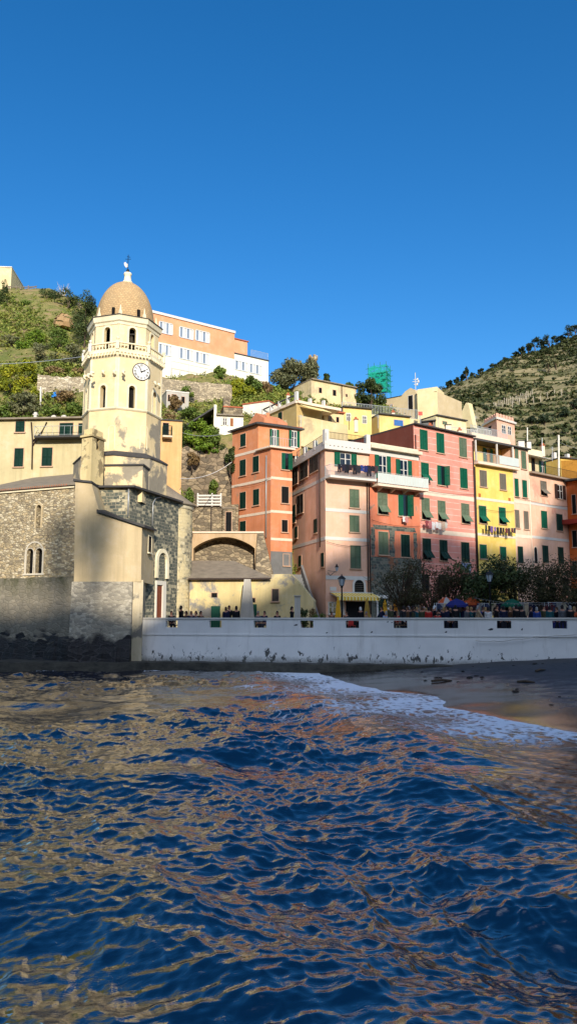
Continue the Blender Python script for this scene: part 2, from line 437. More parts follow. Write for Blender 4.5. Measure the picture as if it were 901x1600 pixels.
def arch_trim(fc, uc, w, zb, zt, e, d0, d1, mb, n=8):
    r0, r1 = w / 2, w / 2 + e; zs = zt - r0
    A = [(uc - r0, zb)] + [(uc - r0 * math.cos(math.pi * k / n), zs + r0 * math.sin(math.pi * k / n)) for k in range(n + 1)] + [(uc + r0, zb)]
    B = [(uc - r1, zb)] + [(uc - r1 * math.cos(math.pi * k / n), zs + r1 * math.sin(math.pi * k / n)) for k in range(n + 1)] + [(uc + r1, zb)]
    a0, b0 = [fc.P(*p, d1) for p in A], [fc.P(*p, d1) for p in B]
    mb.quadstrip(a0, b0); mb.quadstrip([fc.P(*p, d0) for p in A], a0); mb.quadstrip(b0, [fc.P(*p, d0) for p in B])
def zat(py, Y, px=450): return at(px, py, Y).z
PLZ = 2.35
# ================================================================== BELL TOWER
CREAM = plaster('tower_plaster', (240, 216, 166), patch=(176, 160, 134), pth=.68, pscale=.5, streak=.2, dirt=.12)
CREAMG = plaster('tower_plaster_worn', (240, 214, 162), patch=(156, 146, 126), pth=.52, pscale=.42, streak=.3, dirt=.25, seed=2)
TRIMC = plaster('tower_trim', (244, 230, 192), streak=.3, dirt=.25)
TY = 57.0; TS = TY / F
tc = at(192.5, 600, TY); tc.z = 0
tw = thing('bell_tower', 'tall cream octagonal bell tower with ribbed tiled dome, balcony and white clock', 'bell tower', (tc.x, tc.y, PLZ))
PHI = R(4)
def ov(r, k, z=0.0):                         # corner k of an octagon: 0 towards the camera, then to the right
    a = PHI + k * math.pi / 4
    return Vector((tc.x + r * math.sin(a), tc.y - r * math.cos(a), z))
def oring(r, z): return [ov(r, k, z) for k in range(8)]
RS = 62 * TS; RB = 55 * TS; RC = 60.5 * TS; RG = 66 * TS
zf = lambda py, r: zat(py, TY - r * .98, 197)
z_base, z_str, z_gal0, z_gal1, z_cor0, z_cor1 = PLZ, zf(637, RS), zf(556, RS), zf(545, RG), zf(500, RC), zf(492, RC)
def faces(r): return [Fac(ov(r, k), ov(r, (k + 1) % 8)) for k in range(8)]
fS, fB = faces(RS), faces(RB)
# shaft, lower
m = MB()
for k in range(8):
    f = fS[k]
    m.face([f.P(0, z_base), f.P(f.L, z_base), f.P(f.L, z_str), f.P(0, z_str)])
m.build('lower_shaft', CREAMG, tw)
aw = .46
zb, zt = fS[7].hit(178, 637)[1], fS[7].hit(178, 600)[1]
m = MB(); t_ = MB()
for k in range(8):
    f = fS[k]; arch_panel(m, f, 0, f.L, z_str, z_gal0, [(f.L / 2, aw, zb - .02, zt)], .42)
    t_ = MB(); arch_trim(f, f.L / 2, aw, zb, zt, .16, -.01, .03, t_); t_.build('window_surround', TRIMC, tw)
m.build('upper_shaft', CREAM, tw)
for k in (6, 7, 0, 1):
    f = fS[k]; m = MB(); f.box(m, 0, .16, z_str + .1, z_gal0 - .1, 0, .025); f.box(m, f.L - .16, f.L, z_str + .1, z_gal0 - .1, 0, .025); m.build('corner_trim', TRIMC, tw)
m = MB(); m.prism([(ov(RS - .45, k).x, ov(RS - .45, k).y) for k in range(8)], z_str + .02, z_gal0 - .02); m.build('dark_core', DARK, tw)
# lower blind niches (outline only)
for k, (pa, pb) in ((7, (174, 0)), (0, (224, 0))):
    f = fS[k]; m = MB(); u, z0 = f.hit(pa, 702); z1 = f.hit(pa, 665)[1]; arch_trim(f, u, .48, z0, z1, .045, -.01, .02, m, 10); m.build('blind_niche', TRIMC, tw)
def obelt(name, prof, mat):
    m = MB(); rs = [oring(r, z) for r, z in prof]
    for a, b in zip(rs, rs[1:]): m.quadstrip(a, b, True)
    return m.build(name, mat, tw)
obelt('string_course', [(RS - .02, z_str - .14), (RS + .05, z_str - .12), (RS + .12, z_str - .03), (RS + .12, z_str + .04), (RS - .02, z_str + .1)], TRIMC)
# gallery corbel table, floor, balustrade
zg = z_gal1
obelt('gallery', [(RS - .02, z_gal0 - .1), (RS + .06, z_gal0), (RS + .1, z_gal0 + .1), (RG - .1, zg - .24), (RG - .0, zg - .18), (RG, zg), (RB - .2, zg + .01)], TRIMC)
for k in (6, 7, 0, 1):
    f = Fac(ov(RS + .06, k), ov(RS + .06, (k + 1) % 8)); m = MB()
    for i in range(9):
        u = f.L * (i + .5) / 9; f.box(m, u - .06, u + .06, z_gal0 + .06, zg - .19, .02, .2)
    m.build('dentil_molding', TRIMC, tw)
f = faces(RG - .1)
zr0, zr1 = zg + .02, zg + .62
for k in range(8):
    fc = f[k]; bl = MB()
    fc.box(bl, 0.1, fc.L - .1, zr1 - .1, zr1, -.1, .06); fc.box(bl, .1, fc.L - .1, zr0, zr0 + .07, -.1, .06)
    nb = 8
    for i in range(nb):
        u = .1 + (fc.L - .2) * (i + .5) / nb; bl.lathe(fc.P(u, zr0 + .07, -.02), [(.05, 0), (.03, .08), (.06, .2), (.035, .34), (.05, .43)], 6, cap=False)
    bl.build('balustrade', TRIMC, tw)
    pm = MB(); c = ov(RG - .1, k, 0)
    pm.box(c, Vector((1, 0, 0)), Vector((0, 1, 0)), Z, (-.12, -.12, zr0), (.12, .12, zr1 + .04)); pm.lathe(c + Z * (zr1 + .04), [(.06, 0), (.05, .05), (.12, .13), (.13, .2), (.09, .28), (0, .32)], 8); pm.build('post_with_ball', WHITE if k in (6, 7) else TRIMC, tw)
# belfry
zb, zt = fB[0].hit(218, 545)[1], fB[0].hit(218, 514)[1]
m = MB(); t_ = MB()
for k in range(8):
    fc = fB[k]; arch_panel(m, fc, 0, fc.L, zg, z_cor0, [(fc.L / 2, .52, zb - .2, zt)], .3)
    t_ = MB(); arch_trim(fc, fc.L / 2, .52, zb - .2, zt, .17, -.01, .03, t_); t_.build('arch_surround', TRIMC, tw)
m.build('belfry_wall', CREAM, tw)
m = MB(); m.prism([(ov(.35, k).x, ov(.35, k).y) for k in range(8)], zg, z_cor0); m.face(oring(RB, z_cor0)[::-1]); m.build('dark_core', DARK, tw)
BRONZE = simple('bronze', (74, 66, 52), .5, .2, 5, .6)
bf = fB[0]; bc = bf.P(bf.L / 2 + .02, zt - 1.05, -.42)
m = MB(); m.lathe(bc, [(.27, 0), (.24, .06), (.19, .2), (.16, .38), (.1, .5), (.03, .56), (.03, .72)], 12); b_ = m.build('bell', BRONZE, tw)
m = MB(); m.tube([bc + Vector((-.35, 0, .68)), bc + Vector((.35, 0, .68))], .05, 5); m.build('yoke', SLATED, b_)
obelt('cornice', [(RB - .02, z_cor0 - .25), (RB + .06, z_cor0 - .2), (RB + .1, z_cor0 - .02), (RC - .06, z_cor0 + .06), (RC, z_cor1 - .02), (RC + .02, z_cor1 + .03), (RB - .3, z_cor1 + .12)], TRIMC)
obelt('roof_edge', [(RC + .021, z_cor1 + .031), (RC + .07, z_cor1 + .04), (RC + .07, z_cor1 + .09), (RB - .3, z_cor1 + .16)], SLATED)
# dome
t = NT('dome_tiles'); uv = t.uv(); p = t.geo()
br = t.n('ShaderNodeTexBrick'); br.inputs['Scale'].default_value = 1; br.inputs['Brick Width'].default_value = .26; br.inputs['Row Height'].default_value = .17
br.inputs['Mortar Size'].default_value = .03; br.inputs['Mortar Smooth'].default_value = .3
br.inputs['Color1'].default_value = lin((214, 180, 128)); br.inputs['Color2'].default_value = lin((188, 154, 108)); br.inputs['Mortar'].default_value = lin((168, 140, 102))
t.l(uv, br.inputs[0])
t.col(t.mix(t.rf(t.noise(p, 1.3, 4), .4, .75, 0, .5), br.outputs[0], lin((160, 138, 104)))); t.bump(br.outputs['Fac'], -.5, .05); DOMET = t.m
rd = 47.5 * TS; zd0 = z_cor1 + .06; zd1 = zat(443, TY)
m = MB(); N = 48; M_ = 14; H = zd1 - zd0
prof = []
for i in range(M_ + 1):
    a = (math.pi / 2) * i / M_ * .965
    prof.append((rd * (math.cos(a) ** .92), zd0 + H * (math.sin(a) ** 1.0) / math.sin(math.pi / 2 * .965)))
arc = [0]
for i in range(M_): arc.append(arc[-1] + math.dist(prof[i], prof[i + 1]))
for i in range(M_):
    for j in range(N):
        a0, a1 = 2 * math.pi * j / N, 2 * math.pi * (j + 1) / N
        q = [Vector((tc.x + r * math.sin(a), tc.y - r * math.cos(a), z)) for (r, z), a in ((prof[i], a0), (prof[i], a1), (prof[i + 1], a1), (prof[i + 1], a0))]
        m.face(q, uv=[(a0 * rd, arc[i]), (a1 * rd, arc[i]), (a1 * rd, arc[i + 1]), (a0 * rd, arc[i + 1])], smooth=True)
m.build('dome', DOMET, tw)
for k in (6, 7, 0, 1, 2):
    c = ov(rd + .12, k, zd0 - .04)
    m = MB(); m.tube([c, c + Z * .5, c + Z * .55, c + Z * 1.0], [.15, .13, .08, .02], 4); m.build('pinnacle', TRIMC, tw)
for k in (7.7, .75):
    a = PHI + k * math.pi / 4; m = MB(); c = Vector((tc.x + (rd - .02) * math.sin(a), tc.y - (rd - .02) * math.cos(a), zd0 + .25))
    dz = Vector((math.sin(a), -math.cos(a), 0)); m.box(c, Vector((math.cos(a), math.sin(a), 0)), -dz, Z, (-.1, -.14, 0), (.1, .3, .5)); m.build('dome_vent', DARK, tw)
c = Vector((tc.x, tc.y, 0)) + Vector((0.1, 0, 0)); zz = lambda py: zat(py, TY, 196)
m = MB(); m.lathe(c, [(.42, zz(444)), (.4, zz(441)), (.3, zz(439)), (.26, zz(431)), (.34, zz(429)), (.3, zz(427)), (.1, zz(426))], 8); m.build('lantern', TRIMC, tw)
m = MB(); m.lathe(c, [(.03, zz(427)), (.12, zz(426)), (.14, zz(424)), (.1, zz(421.5)), (.02, zz(420))], 8); m.build('ball_finial', IRON, tw)
m = MB(); m.tube([c + Z * zz(421), c + Z * zz(398)], .025, 4); m.tube([c + Vector((-.22, 0, zz(405))), c + Vector((.22, 0, zz(405)))], .02, 4); m.tube([c + Vector((-.1, 0, zz(401))), c + Vector((.18, 0, zz(402)))], .02, 4); m.build('cross', IRON, tw)
m = MB(); 
flag = [c + Vector((x, .01, zz(416) + z)) for x, z in ((0, -.05), (-.18, -.1), (-.3, .1), (-.33, .3), (-.2, .36), (-.12, .22), (0, .2))]
m.face(flag); m.face([q + Vector((0, .03, 0)) for q in flag[::-1]]); m.quadstrip(flag, [q + Vector((0, .03, 0)) for q in flag], True); m.build('weather_vane', WHITE, tw)
# clock
fc = fS[0]; u, z = fc.hit(221, 581); rr = 13 * TS
cl = MB()
def disc(mb, r, d, n=28):
    mb.face([fc.P(u + r * math.cos(2 * math.pi * k / n), z + r * math.sin(2 * math.pi * k / n), d) for k in range(n)])
def ringd(mb, r0, r1, d0, d1, n=28):
    a = [fc.P(u + r0 * math.cos(2 * math.pi * k / n), z + r0 * math.sin(2 * math.pi * k / n), d1) for k in range(n)]
    b = [fc.P(u + r1 * math.cos(2 * math.pi * k / n), z + r1 * math.sin(2 * math.pi * k / n), d1) for k in range(n)]
    b0 = [fc.P(u + r1 * math.cos(2 * math.pi * k / n), z + r1 * math.sin(2 * math.pi * k / n), d0) for k in range(n)]
    mb.quadstrip(b, a, True); mb.quadstrip(b0, b, True)
disc(cl, rr, .035); ringd(cl, rr - .001, rr + .03, 0, .034); ck = cl.build('clock', simple('clock_face', (232, 230, 222), .5, .04, 3), tw)
m = MB(); ringd(m, rr + .005, rr + .06, 0, .06); m.build('rim', SLATED, ck)
BLK = simple('clock_black', (24, 24, 26), .6)
ROMAN = ['XII', 'I', 'II', 'III', 'IIII', 'V', 'VI', 'VII', 'VIII', 'IX', 'X', 'XI']
for k in range(12):
    a = math.pi / 2 - 2 * math.pi * k / 12; m = MB(); rad = Vector((math.cos(a), math.sin(a))); tan = Vector((math.sin(a), -math.cos(a)))
    hh = rr * .14; s = ROMAN[k]; wd = {'I': .05, 'V': .1, 'X': .1}; tot = sum(wd[ch] for ch in s); x = -tot / 2
    def stroke(x0, y0, x1, y1):
        p0 = Vector((u, z)) + rad * (rr * .78 + y0) + tan * x0; p1 = Vector((u, z)) + rad * (rr * .78 + y1) + tan * x1
        d_ = (p1 - p0).normalized(); nn = Vector((-d_.y, d_.x)) * .013
        m.face([fc.P(*(p0 + nn), .045), fc.P(*(p0 - nn), .045), fc.P(*(p1 - nn), .045), fc.P(*(p1 + nn), .045)])
    for ch in s:
        c_ = x + wd[ch] / 2
        if ch == 'I': stroke(c_, -hh, c_, hh)
        if ch == 'V': stroke(c_ - .035, hh, c_, -hh); stroke(c_ + .035, hh, c_, -hh)
        if ch == 'X': stroke(c_ - .035, hh, c_ + .035, -hh); stroke(c_ + .035, hh, c_ - .035, -hh)
        x += wd[ch]
    m.build('numeral', BLK, ck)
for nm, a, L, w in (('minute_hand', R(90 + 24), rr * .82, .035), ('hour_hand', R(90 - 66), rr * .6, .05)):
    m = MB(); dv = Vector((math.cos(a), math.sin(a))); nv = Vector((-dv.y, dv.x)); c2 = Vector((u, z))
    q = [c2 - dv * L * .25 + nv * w * .6, c2 - dv * L * .25 - nv * w * .6, c2 + dv * L * .7 - nv * w, c2 + dv * L, c2 + dv * L * .7 + nv * w]
    m.face([fc.P(*p_, .06) for p_ in q]); m.quadstrip([fc.P(*p_, .048) for p_ in q], [fc.P(*p_, .06) for p_ in q], True); m.build(nm, BLK, ck)
# scroll corbels under the clock course
for k, pts in ((7, ((163, 583), (180, 583), (194, 583))), (0, ((241, 600), (247, 603))), (6, ((136, 590), (142, 588), (147, 585)))):
    fc2 = fS[k]
    for (px, py) in pts:
        uu, z_ = fc2.hit(px, py); m = MB()
        m.tube([fc2.P(uu, z_ + .12, 0), fc2.P(uu + .02, z_ + .08, .2), fc2.P(uu + .06, z_ - .1, .22), fc2.P(uu + .08, z_ - .22, .06)], [.11, .12, .11, .07], 6); m.build('corbel', TRIMC, tw)
# ================================================================== CHURCH
STONE = rubble('church_rubble', [(218, 200, 160), (190, 170, 134), (232, 216, 180), (150, 136, 112), (208, 184, 140), (174, 158, 128)], (158, 142, 112), 3.7, 2.1)
SEAW = rubble('sea_wall_stone', [(150, 140, 120), (142, 134, 116), (156, 146, 126), (136, 128, 112)], (146, 138, 118), 2.2, 1.6, moss=(4.4, 6.4, (66, 68, 38)), wet=(2.3, 3.3, (50, 47, 45)), soft=.5)
SEAW2 = rubble('bastion_stone', [(186, 176, 154), (164, 156, 138), (200, 190, 168), (142, 136, 122)], (184, 174, 152), 3.6, 1.9, wet=(2.2, 3.0, (52, 49, 47)), soft=.6)
ASHLAR = coursed('choir_ashlar', [(92, 98, 88), (206, 194, 158), (112, 114, 100), (84, 90, 84), (178, 166, 134), (100, 104, 94), (188, 178, 146)], (160, 150, 126), .42, .22)
ASHLG = coursed('choir_green_ashlar', [(96, 100, 90), (112, 112, 98), (84, 90, 82), (104, 106, 94), (190, 180, 148), (92, 96, 88)], (146, 140, 120), .46, .23, patch=((186, 172, 138), .3, .62))
APSE = coursed('apse_stone', [(206, 192, 152), (178, 166, 134), (218, 204, 166), (120, 116, 100), (196, 180, 140)], (186, 172, 138), .5, .25, patch=((214, 196, 150), .5, .5))
BLKP = plaster('sacristy_plaster', (206, 184, 142), streak=.45, dirt=.35, seed=4)
BLKP2 = plaster('buttress_plaster', (206, 190, 156), patch=(128, 122, 110), pth=.5, pscale=.6, streak=.5, dirt=.5, seed=5)
COTE = plaster('bellcote_plaster', (236, 212, 154), patch=(160, 142, 104), pth=.54, pscale=.9, streak=.5, dirt=.5, seed=6)
ch = thing('church', 'old stone church with plastered lean-to, nave wall and round apse rising from the sea', 'church', (at(180, 780, 53).x, 53, 0))
# nave
fn = Fac((-45, 56.2), (121, 52.4)); zt = fn.hit(60, 762)[1]; zb = fn.hit(60, 906)[1]
lw_u, lw_z0 = fn.hit(54, 896); _, lw_z1 = fn.hit(54, 848); l0, l1 = fn.hit(41, 880)[0], fn.hit(67, 880)[0]
su, sz0 = fn.hit(60, 825); sz1 = fn.hit(60, 789)[1]
m = MB()
lw = (l1 - l0) * .40; gap = (l1 - l0) * .14; uc0 = (l0 + l1) / 2
arch_panel(m, fn, 0, fn.L, zb, lw_z1 + .6, [(uc0 - (lw + gap) / 2, lw, lw_z0, lw_z1 - .4), (uc0 + (lw + gap) / 2, lw, lw_z0, lw_z1 - .4)], .35)
arch_panel(m, fn, 0, fn.L, lw_z1 + .6, zt, [(su, .42, sz0, sz1)], .5)
m.build('nave_wall', STONE, ch)
m = MB(); m.prism(back(fn, 8)[:2] + back(fn, 8)[2:], zb - 6, zt + .1, top=True)
# (interior darkness behind the openings, and the side of the nave)
m2 = MB(); fn.box(m2, .1, fn.L - .05, zb - 5, zt - .05, -8, -.55); m2.build('nave_core', DARK, ch)
m = MB(); arch_trim(fn, uc0, (l1 - l0), lw_z0, lw_z1, .1, -.01, .06, m, 12)
for s in (-1, 1): arch_trim(fn, uc0 + s * (lw + gap) / 2, lw, lw_z0, lw_z1 - .4, .05, -.02, .03, m)
m.tube([fn.P(uc0, lw_z0, -.05), fn.P(uc0, lw_z1 - .6, -.05)], .06, 6)
fn.box(m, l0 - .2, l1 + .2, lw_z0 - .12, lw_z0, -.1, .08); m.build('lancet_window', simple('white_marble', (206, 196, 174), .6, .1, 3), ch)
m = MB(); arch_trim(fn, su, .42, sz0, sz1, .12, -.01, .035, m, 8); m.build('slit_window', BLKP, ch)
m = MB(); fn.box(m, 0, fn.L, zt - .22, zt - .1, -.05, .12); m.build('eaves_molding', TRIMC, ch)
m = MB()
n = 30
for i in range(n):
    uu = fn.L * (.3 + .64 * i / n); m.lathe(fn.P(uu, zt - .08, .16), [(.0, 0), (.1, .02), (.12, .12), (.04, .19)], 6)
m.build('roof_tile_edge', TERRA, ch)
zr = zt + 2.3
m = MB(); e0, e1, r1, r0 = fn.P(0, zt + .1, .25), fn.P(fn.L, zt + .1, .25), fn.P(fn.L, zr, -6.5), fn.P(0, zr, -6.5)
m.face([e0, e1, r1, r0]); dn = Z * -.16; m.face([p_ + dn for p_ in (r0, r1, e1, e0)]); m.quadstrip([p_ + dn for p_ in (e0, e1, r1, r0)], [e0, e1, r1, r0], True); m.build('nave_roof', SLATE, ch)
# plinth / sea wall under the nave
fp = Fac(fn.P(0, 0, 1.5), fn.P(fn.L, 0, 1.5))
m = MB(); nseg = 24
lo = [fp.P((fp.L + 1.6) * i / nseg, -1.2, .35 + .15 * random.random()) for i in range(nseg + 1)]; mid = [fp.P((fp.L + 1.6) * i / nseg, 2.6, .12 + .12 * random.random()) for i in range(nseg + 1)]
EX = fp.L + 1.6
tp = [fp.P(EX * i / nseg, zb - .02 + .12 * random.random(), 0) for i in range(nseg + 1)]; tb = [fp.P(EX * i / nseg, zb + .1, -1.6) for i in range(nseg + 1)]
for a, b in ((lo, mid), (mid, tp), (tp, tb)): m.quadstrip(a, b)
m.build('sea_wall', SEAW, ch)
# sacristy block (plastered lean-to)
f1 = Fac((118, 50.0), (222, 50.0), 850)
H_ = lambda px, py: f1.P(*f1.hit(px, py))
zbb = f1.hit(160, 909)[1]
top = [H_(118, 752), H_(143, 755), H_(155, 797), H_(222, 820)]
c0, c1 = f1.P(0, zbb), f1.P(f1.L, zbb)
bk = Vector((0, 4.6, 0))
m = MB(); m.face([c0, c1, top[3], top[2], top[1], top[0]])
m.face([c1, c1 + bk, top[3] + bk + Z * .15, top[3]]); m.face([c0 + bk, c0, top[0], top[0] + bk])
m.face([top[0], top[1], top[1] + bk, top[0] + bk]); m.face([top[1], top[2], top[2] + bk, top[1] + bk])
m.build('sacristy_wall', BLKP, ch)
m = MB(); q = [top[2] + Vector((-.1, -.25, .02)), H_(224, 821) + Vector((.12, -.2, 0)), H_(224, 821) + Vector((.12, 4.6, .25)), top[2] + Vector((-.1, 3.5, .5))]
m.face(q); m.face([p_ - Z * .16 for p_ in q[::-1]]); m.quadstrip([p_ - Z * .16 for p_ in q], q, True); m.build('lean_to_roof', SLATED, ch)
m = MB(); q = [top[0] + Vector((-.12, -.12, 0)), top[1] + Vector((.05, -.12, 0)), top[1] + Vector((.05, 2, 0)), top[0] + Vector((-.12, 2, 0))]
m.face([p_ + Z * .14 for p_ in q]); m.quadstrip(q, [p_ + Z * .14 for p_ in q], True); m.build('coping', SLATED, ch)
fs = Fac(c1, c1 + Vector((.02, 4.6, 0))); win(fs, ch, 234, 851, 5, 26, 'd', trim=TRIMC)
# stone bastion under the block
f2 = Fac((111, 49.75), (206, 49.75), 950); zb2 = zbb
m = MB(); nseg = 16; r_ = random.random
lo = [f2.P(f2.L * i / nseg, -1.2, .5 + .25 * r_()) for i in range(nseg + 1)]; md = [f2.P(f2.L * i / nseg, 2.7, .08 + .1 * r_()) for i in range(nseg + 1)]; tp = [f2.P(f2.L * i / nseg, zb2, 0) for i in range(nseg + 1)]
tb = [p_ + Vector((0, 1.2, .03)) for p_ in tp]
for a, b in ((lo, md), (md, tp), (tp, tb)): m.quadstrip(a, b)
e = Vector((0, 4, 0)); m.face([lo[-1], lo[-1] + e, tp[-1] + e, tp[-1], md[-1]]); m.face([lo[0] + e, lo[0], md[0], tp[0], tp[0] + e]); m.build('stone_bastion', SEAW2, ch)
f3 = Fac((206.5, 50.0), (223, 50.1), 950); m = MB(); m.prism(back(f3, 4.5), -.8, zbb + .12); fs3 = f3
m.build('plaster_buttress', BLKP2, ch)
# choir: front face and the long right face with the portal
cA, cB, cC = Vector((at(120, 780, 52.1).x, 52.1, 0)), Vector((at(203, 780, 52.0).x, 52.0, 0)), Vector((at(279, 800, 58.9).x, 58.9, 0))
fF, fR = Fac(cA, cB), Fac(cB, cC)
zc = fR.hit(241, 771)[1]; zcF = zc
m = MB(); m.face([fF.P(0, PLZ), fF.P(fF.L, PLZ), fF.P(fF.L, zc), fF.P(0, zc)]); m.build('choir_front_wall', ASHLAR, ch)
m = MB(); m.face([fR.P(0, PLZ), fR.P(fR.L, PLZ), fR.P(fR.L, zc), fR.P(0, zc)]); m.build('choir_side_wall', ASHLG, ch)
m = MB(); m.mat(0)
apx = Vector((tc.x + 1.0, 57.5, zc + 1.0)); ea = [fF.P(-.1, zc, .3), fR.P(0, zc, .05) + Vector((.3, -.35, 0)), fR.P(fR.L + .1, zc, .35)]
for a, b in ((ea[0], ea[1]), (ea[1], ea[2])):
    tp_ = apx if b is ea[2] else fF.P(0, zc + .9, -3)
m.face([ea[0], ea[1], apx, fF.P(0, zc + .8, -4)]); m.face([ea[1], ea[2], apx])
lowr = [p_ - Z * .14 for p_ in ea]; m.quadstrip(lowr, ea); m.face([lowr[1], lowr[0], fF.P(0, zc - .14, 0), fF.P(fF.L, zc - .14, 0)]); m.face([lowr[2], lowr[1], fR.P(0, zc - .14), fR.P(fR.L, zc - .14)]); m.build('choir_roof', SLATED, ch)
for px, y0, y1 in ((201, 760, 808),):
    m = MB(); uu, _ = fF.hit(px, 790); m.tube([fF.P(uu, fF.hit(px, y0)[1], .08), fF.P(uu, fF.hit(px, y1)[1], .08)], .06, 6); m.build('drain_pipe', PIPEG, ch)
m = MB(); ua = fR.hit(237, 790)[0]; m.tube([fR.P(ua + .9, zc - .2, .25), fR.P(ua + .4, zc - .35, .1), fR.P(ua, zc - .8, .09), fR.P(ua, fR.hit(237, 822)[1], .09)], .06, 6); m.build('drain_pipe', PIPEG, ch)
# portal
u0, u1 = fR.hit(243, 940)[0], fR.hit(252, 940)[0]; zd = fR.hit(248, 914)[1]
m = MB(); fR.box(m, u0 - .12, u0, PLZ, zd, 0, .12); fR.box(m, u1, u1 + .5, PLZ, zd, 0, .14); fR.box(m, u0 - .12, u1 + .5, zd, zd + .3, 0, .13); dr = m.build('portal', simple('portal_marble', (226, 218, 200), .6, .08, 3), ch)
m = MB(); fR.box(m, u0, u1, PLZ, zd, -.02, .03); m.build('door', simple('oak_door', (126, 66, 42), .7, .25, 5), dr)
m = MB(); zz0 = zd + .5; arch_trim(fR, (u0 + u1) / 2 + .3, 1.3, zz0, zz0 + 1.9, .3, -.01, .16, m, 10); m.build('carved_arch', TRIMC, dr)
# round apse with cone roof
ac = at(257, 800, 61.0); ac.z = 0; ar = 44 * 61 / F
m = MB(); m.lathe(ac, [(ar, PLZ), (ar, zc - .1)], 40, smooth=True, cap=False)
for f_ in range(len(m.uv)):
    a0 = (f_ % 40) / 40 * 2 * math.pi * ar; a1 = a0 + 2 * math.pi * ar / 40; m.uv[f_] = [(a0, PLZ), (a1, PLZ), (a1, zc), (a0, zc)]
m.build('apse_wall', APSE, ch)
m = MB(); m.lathe(ac, [(ar - .05, zc - .22), (ar + .28, zc - .18), (ar + .3, zc - .06), (0.01, zc + 1.75)], 40); m.build('apse_roof', SLATE, ch)
m = MB(); m.lathe(ac, [(ar + .02, zc - .5), (ar + .1, zc - .45), (ar + .14, zc - .2)], 40, cap=False); m.build('corbel_molding', TRIMC, ch)
for px in (283,):
    pass
# tower foot: sloping plaster skirts between the shaft and the choir roof
m = MB(); fk = Fac((163, 53.2), (222, 53.0)); k0 = fk.hit(190, 752)[1]; k1 = fk.hit(190, 728)[1]
m.prism(back(fk, 4.0), k0 - 1.5, k1); m.build('tower_foot', CREAMG, ch)
m = MB(); fk.box(m, -.08, fk.L + .08, k1, k1 + .12, -4, .1); m.build('foot_coping', SLATED, ch)
m = MB(); m.prism([(ov(RS + .55, k).x, ov(RS + .55, k).y) for k in range(8)], PLZ + 4, zf(712, RS)); m.build('tower_skirt', CREAMG, ch)
m = MB(); a, b = oring(RS + .62, zf(712, RS)), oring(RS - .02, zf(704, RS)); m.quadstrip(a, b, True); m.quadstrip([p_ - Z * .1 for p_ in a], a, True); m.build('skirt_roof', SLATED, ch)
# bell cote
bA, bB, bC = at(128, 700, 51.6), at(143.5, 700, 51.1), at(163, 700, 52.6)
for p_ in (bA, bB, bC): p_.z = 0
bD = bA + (bC - bB)
bt = thing('bell_cote', 'small weathered bell cote with one arched opening standing on the church roof edge', 'bell cote', (bB.x, bB.y, zat(752, 51.3)))
z0, z1 = zat(754, 51.2), zat(682, 51.2)
gf, gr = Fac(bA, bB), Fac(bB, bC)
m = MB(); m.face([gf.P(0, z0), gf.P(gf.L, z0), gf.P(gf.L, z1), gf.P(0, z1)])
uo, zo0 = gr.hit(151.5, 703); zo1 = gr.hit(151.5, 682)[1]
arch_panel(m, gr, 0, gr.L, z0, z1, [(gr.L / 2 - .03, .36, zo0, zo1 - .03)], .5)
for a, b in ((bC, bD), (bD, bA)):
    g_ = Fac(a, b); m.face([g_.P(0, z0), g_.P(g_.L, z0), g_.P(g_.L, z1), g_.P(0, z1)])
m.build('wall', COTE, bt)
m = MB(); cc = (bA + bC) / 2
ex = [(p_ - cc) * 1.18 + cc for p_ in (bA, bB, bC, bD)]
m.prism([(p_.x, p_.y) for p_ in ex], z1, z1 + .13, bottom=True)
ex2 = [(p_ - cc) * .85 + cc for p_ in (bA, bB, bC, bD)]
zt2 = zat(668, 51.5)
for (i, j) in ((0, 1), (1, 2), (2, 3), (3, 0)):
    pass
b1 = [Vector((p_.x, p_.y, z1 + .13)) for p_ in ex2]; b2 = [Vector((p_.x, p_.y, zt2 - .12)) for p_ in ex2]; b3 = [(p_ - cc) * .45 + cc for p_ in (bA, bB, bC, bD)]; b3 = [Vector((p_.x, p_.y, zt2)) for p_ in b3]
m.quadstrip(b1, b2, True); m.quadstrip(b2, b3, True); m.face(b3); m.build('cap', COTE, bt)
m = MB(); q = gr.P(gr.L / 2 - .03, zo0 + .25, -.12); m.lathe(q, [(.14, 0), (.12, .06), (.08, .25), (.02, .34)], 8); m.build('bell', BRONZE, bt)
# narrow orange house beside the tower
ORP = plaster('faded_orange_plaster', (226, 180, 122), patch=(206, 196, 182), pth=.6, pscale=.5, streak=.5, dirt=.4, seed=8)
nh = thing('narrow_house', 'narrow faded orange house with small balcony, squeezed behind the bell tower', 'house', (at(268, 750, 63).x, 63, PLZ))
f5 = Fac((240, 63.0), (284, 63.6), 700); zt = f5.hit(270, 658)[1]
m = MB(); m.prism(back(f5, 5), PLZ, zt); m.build('wall', ORP, nh)
m = MB(); f5.box(m, -.05, f5.L + .05, zt, zt + .12, -5.1, .1); m.build('roof', SLATED, nh)
win(f5, nh, 259, 672, 9, 22, 'd', sill=False)
m = MB(); ua, ub = f5.hit(253, 690)[0], f5.hit(268, 690)[0]; zz0 = f5.hit(260, 683)[1]
f5.box(m, ua, ub, zz0 - .15, zz0, 0, .7); bal = m.build('balcony', PALE, nh); rail(f5, bal, ua + .03, ub - .03, zz0, zz0 + .85, .66, simple('green_iron', (22, 62, 50), .5), .12, .6)
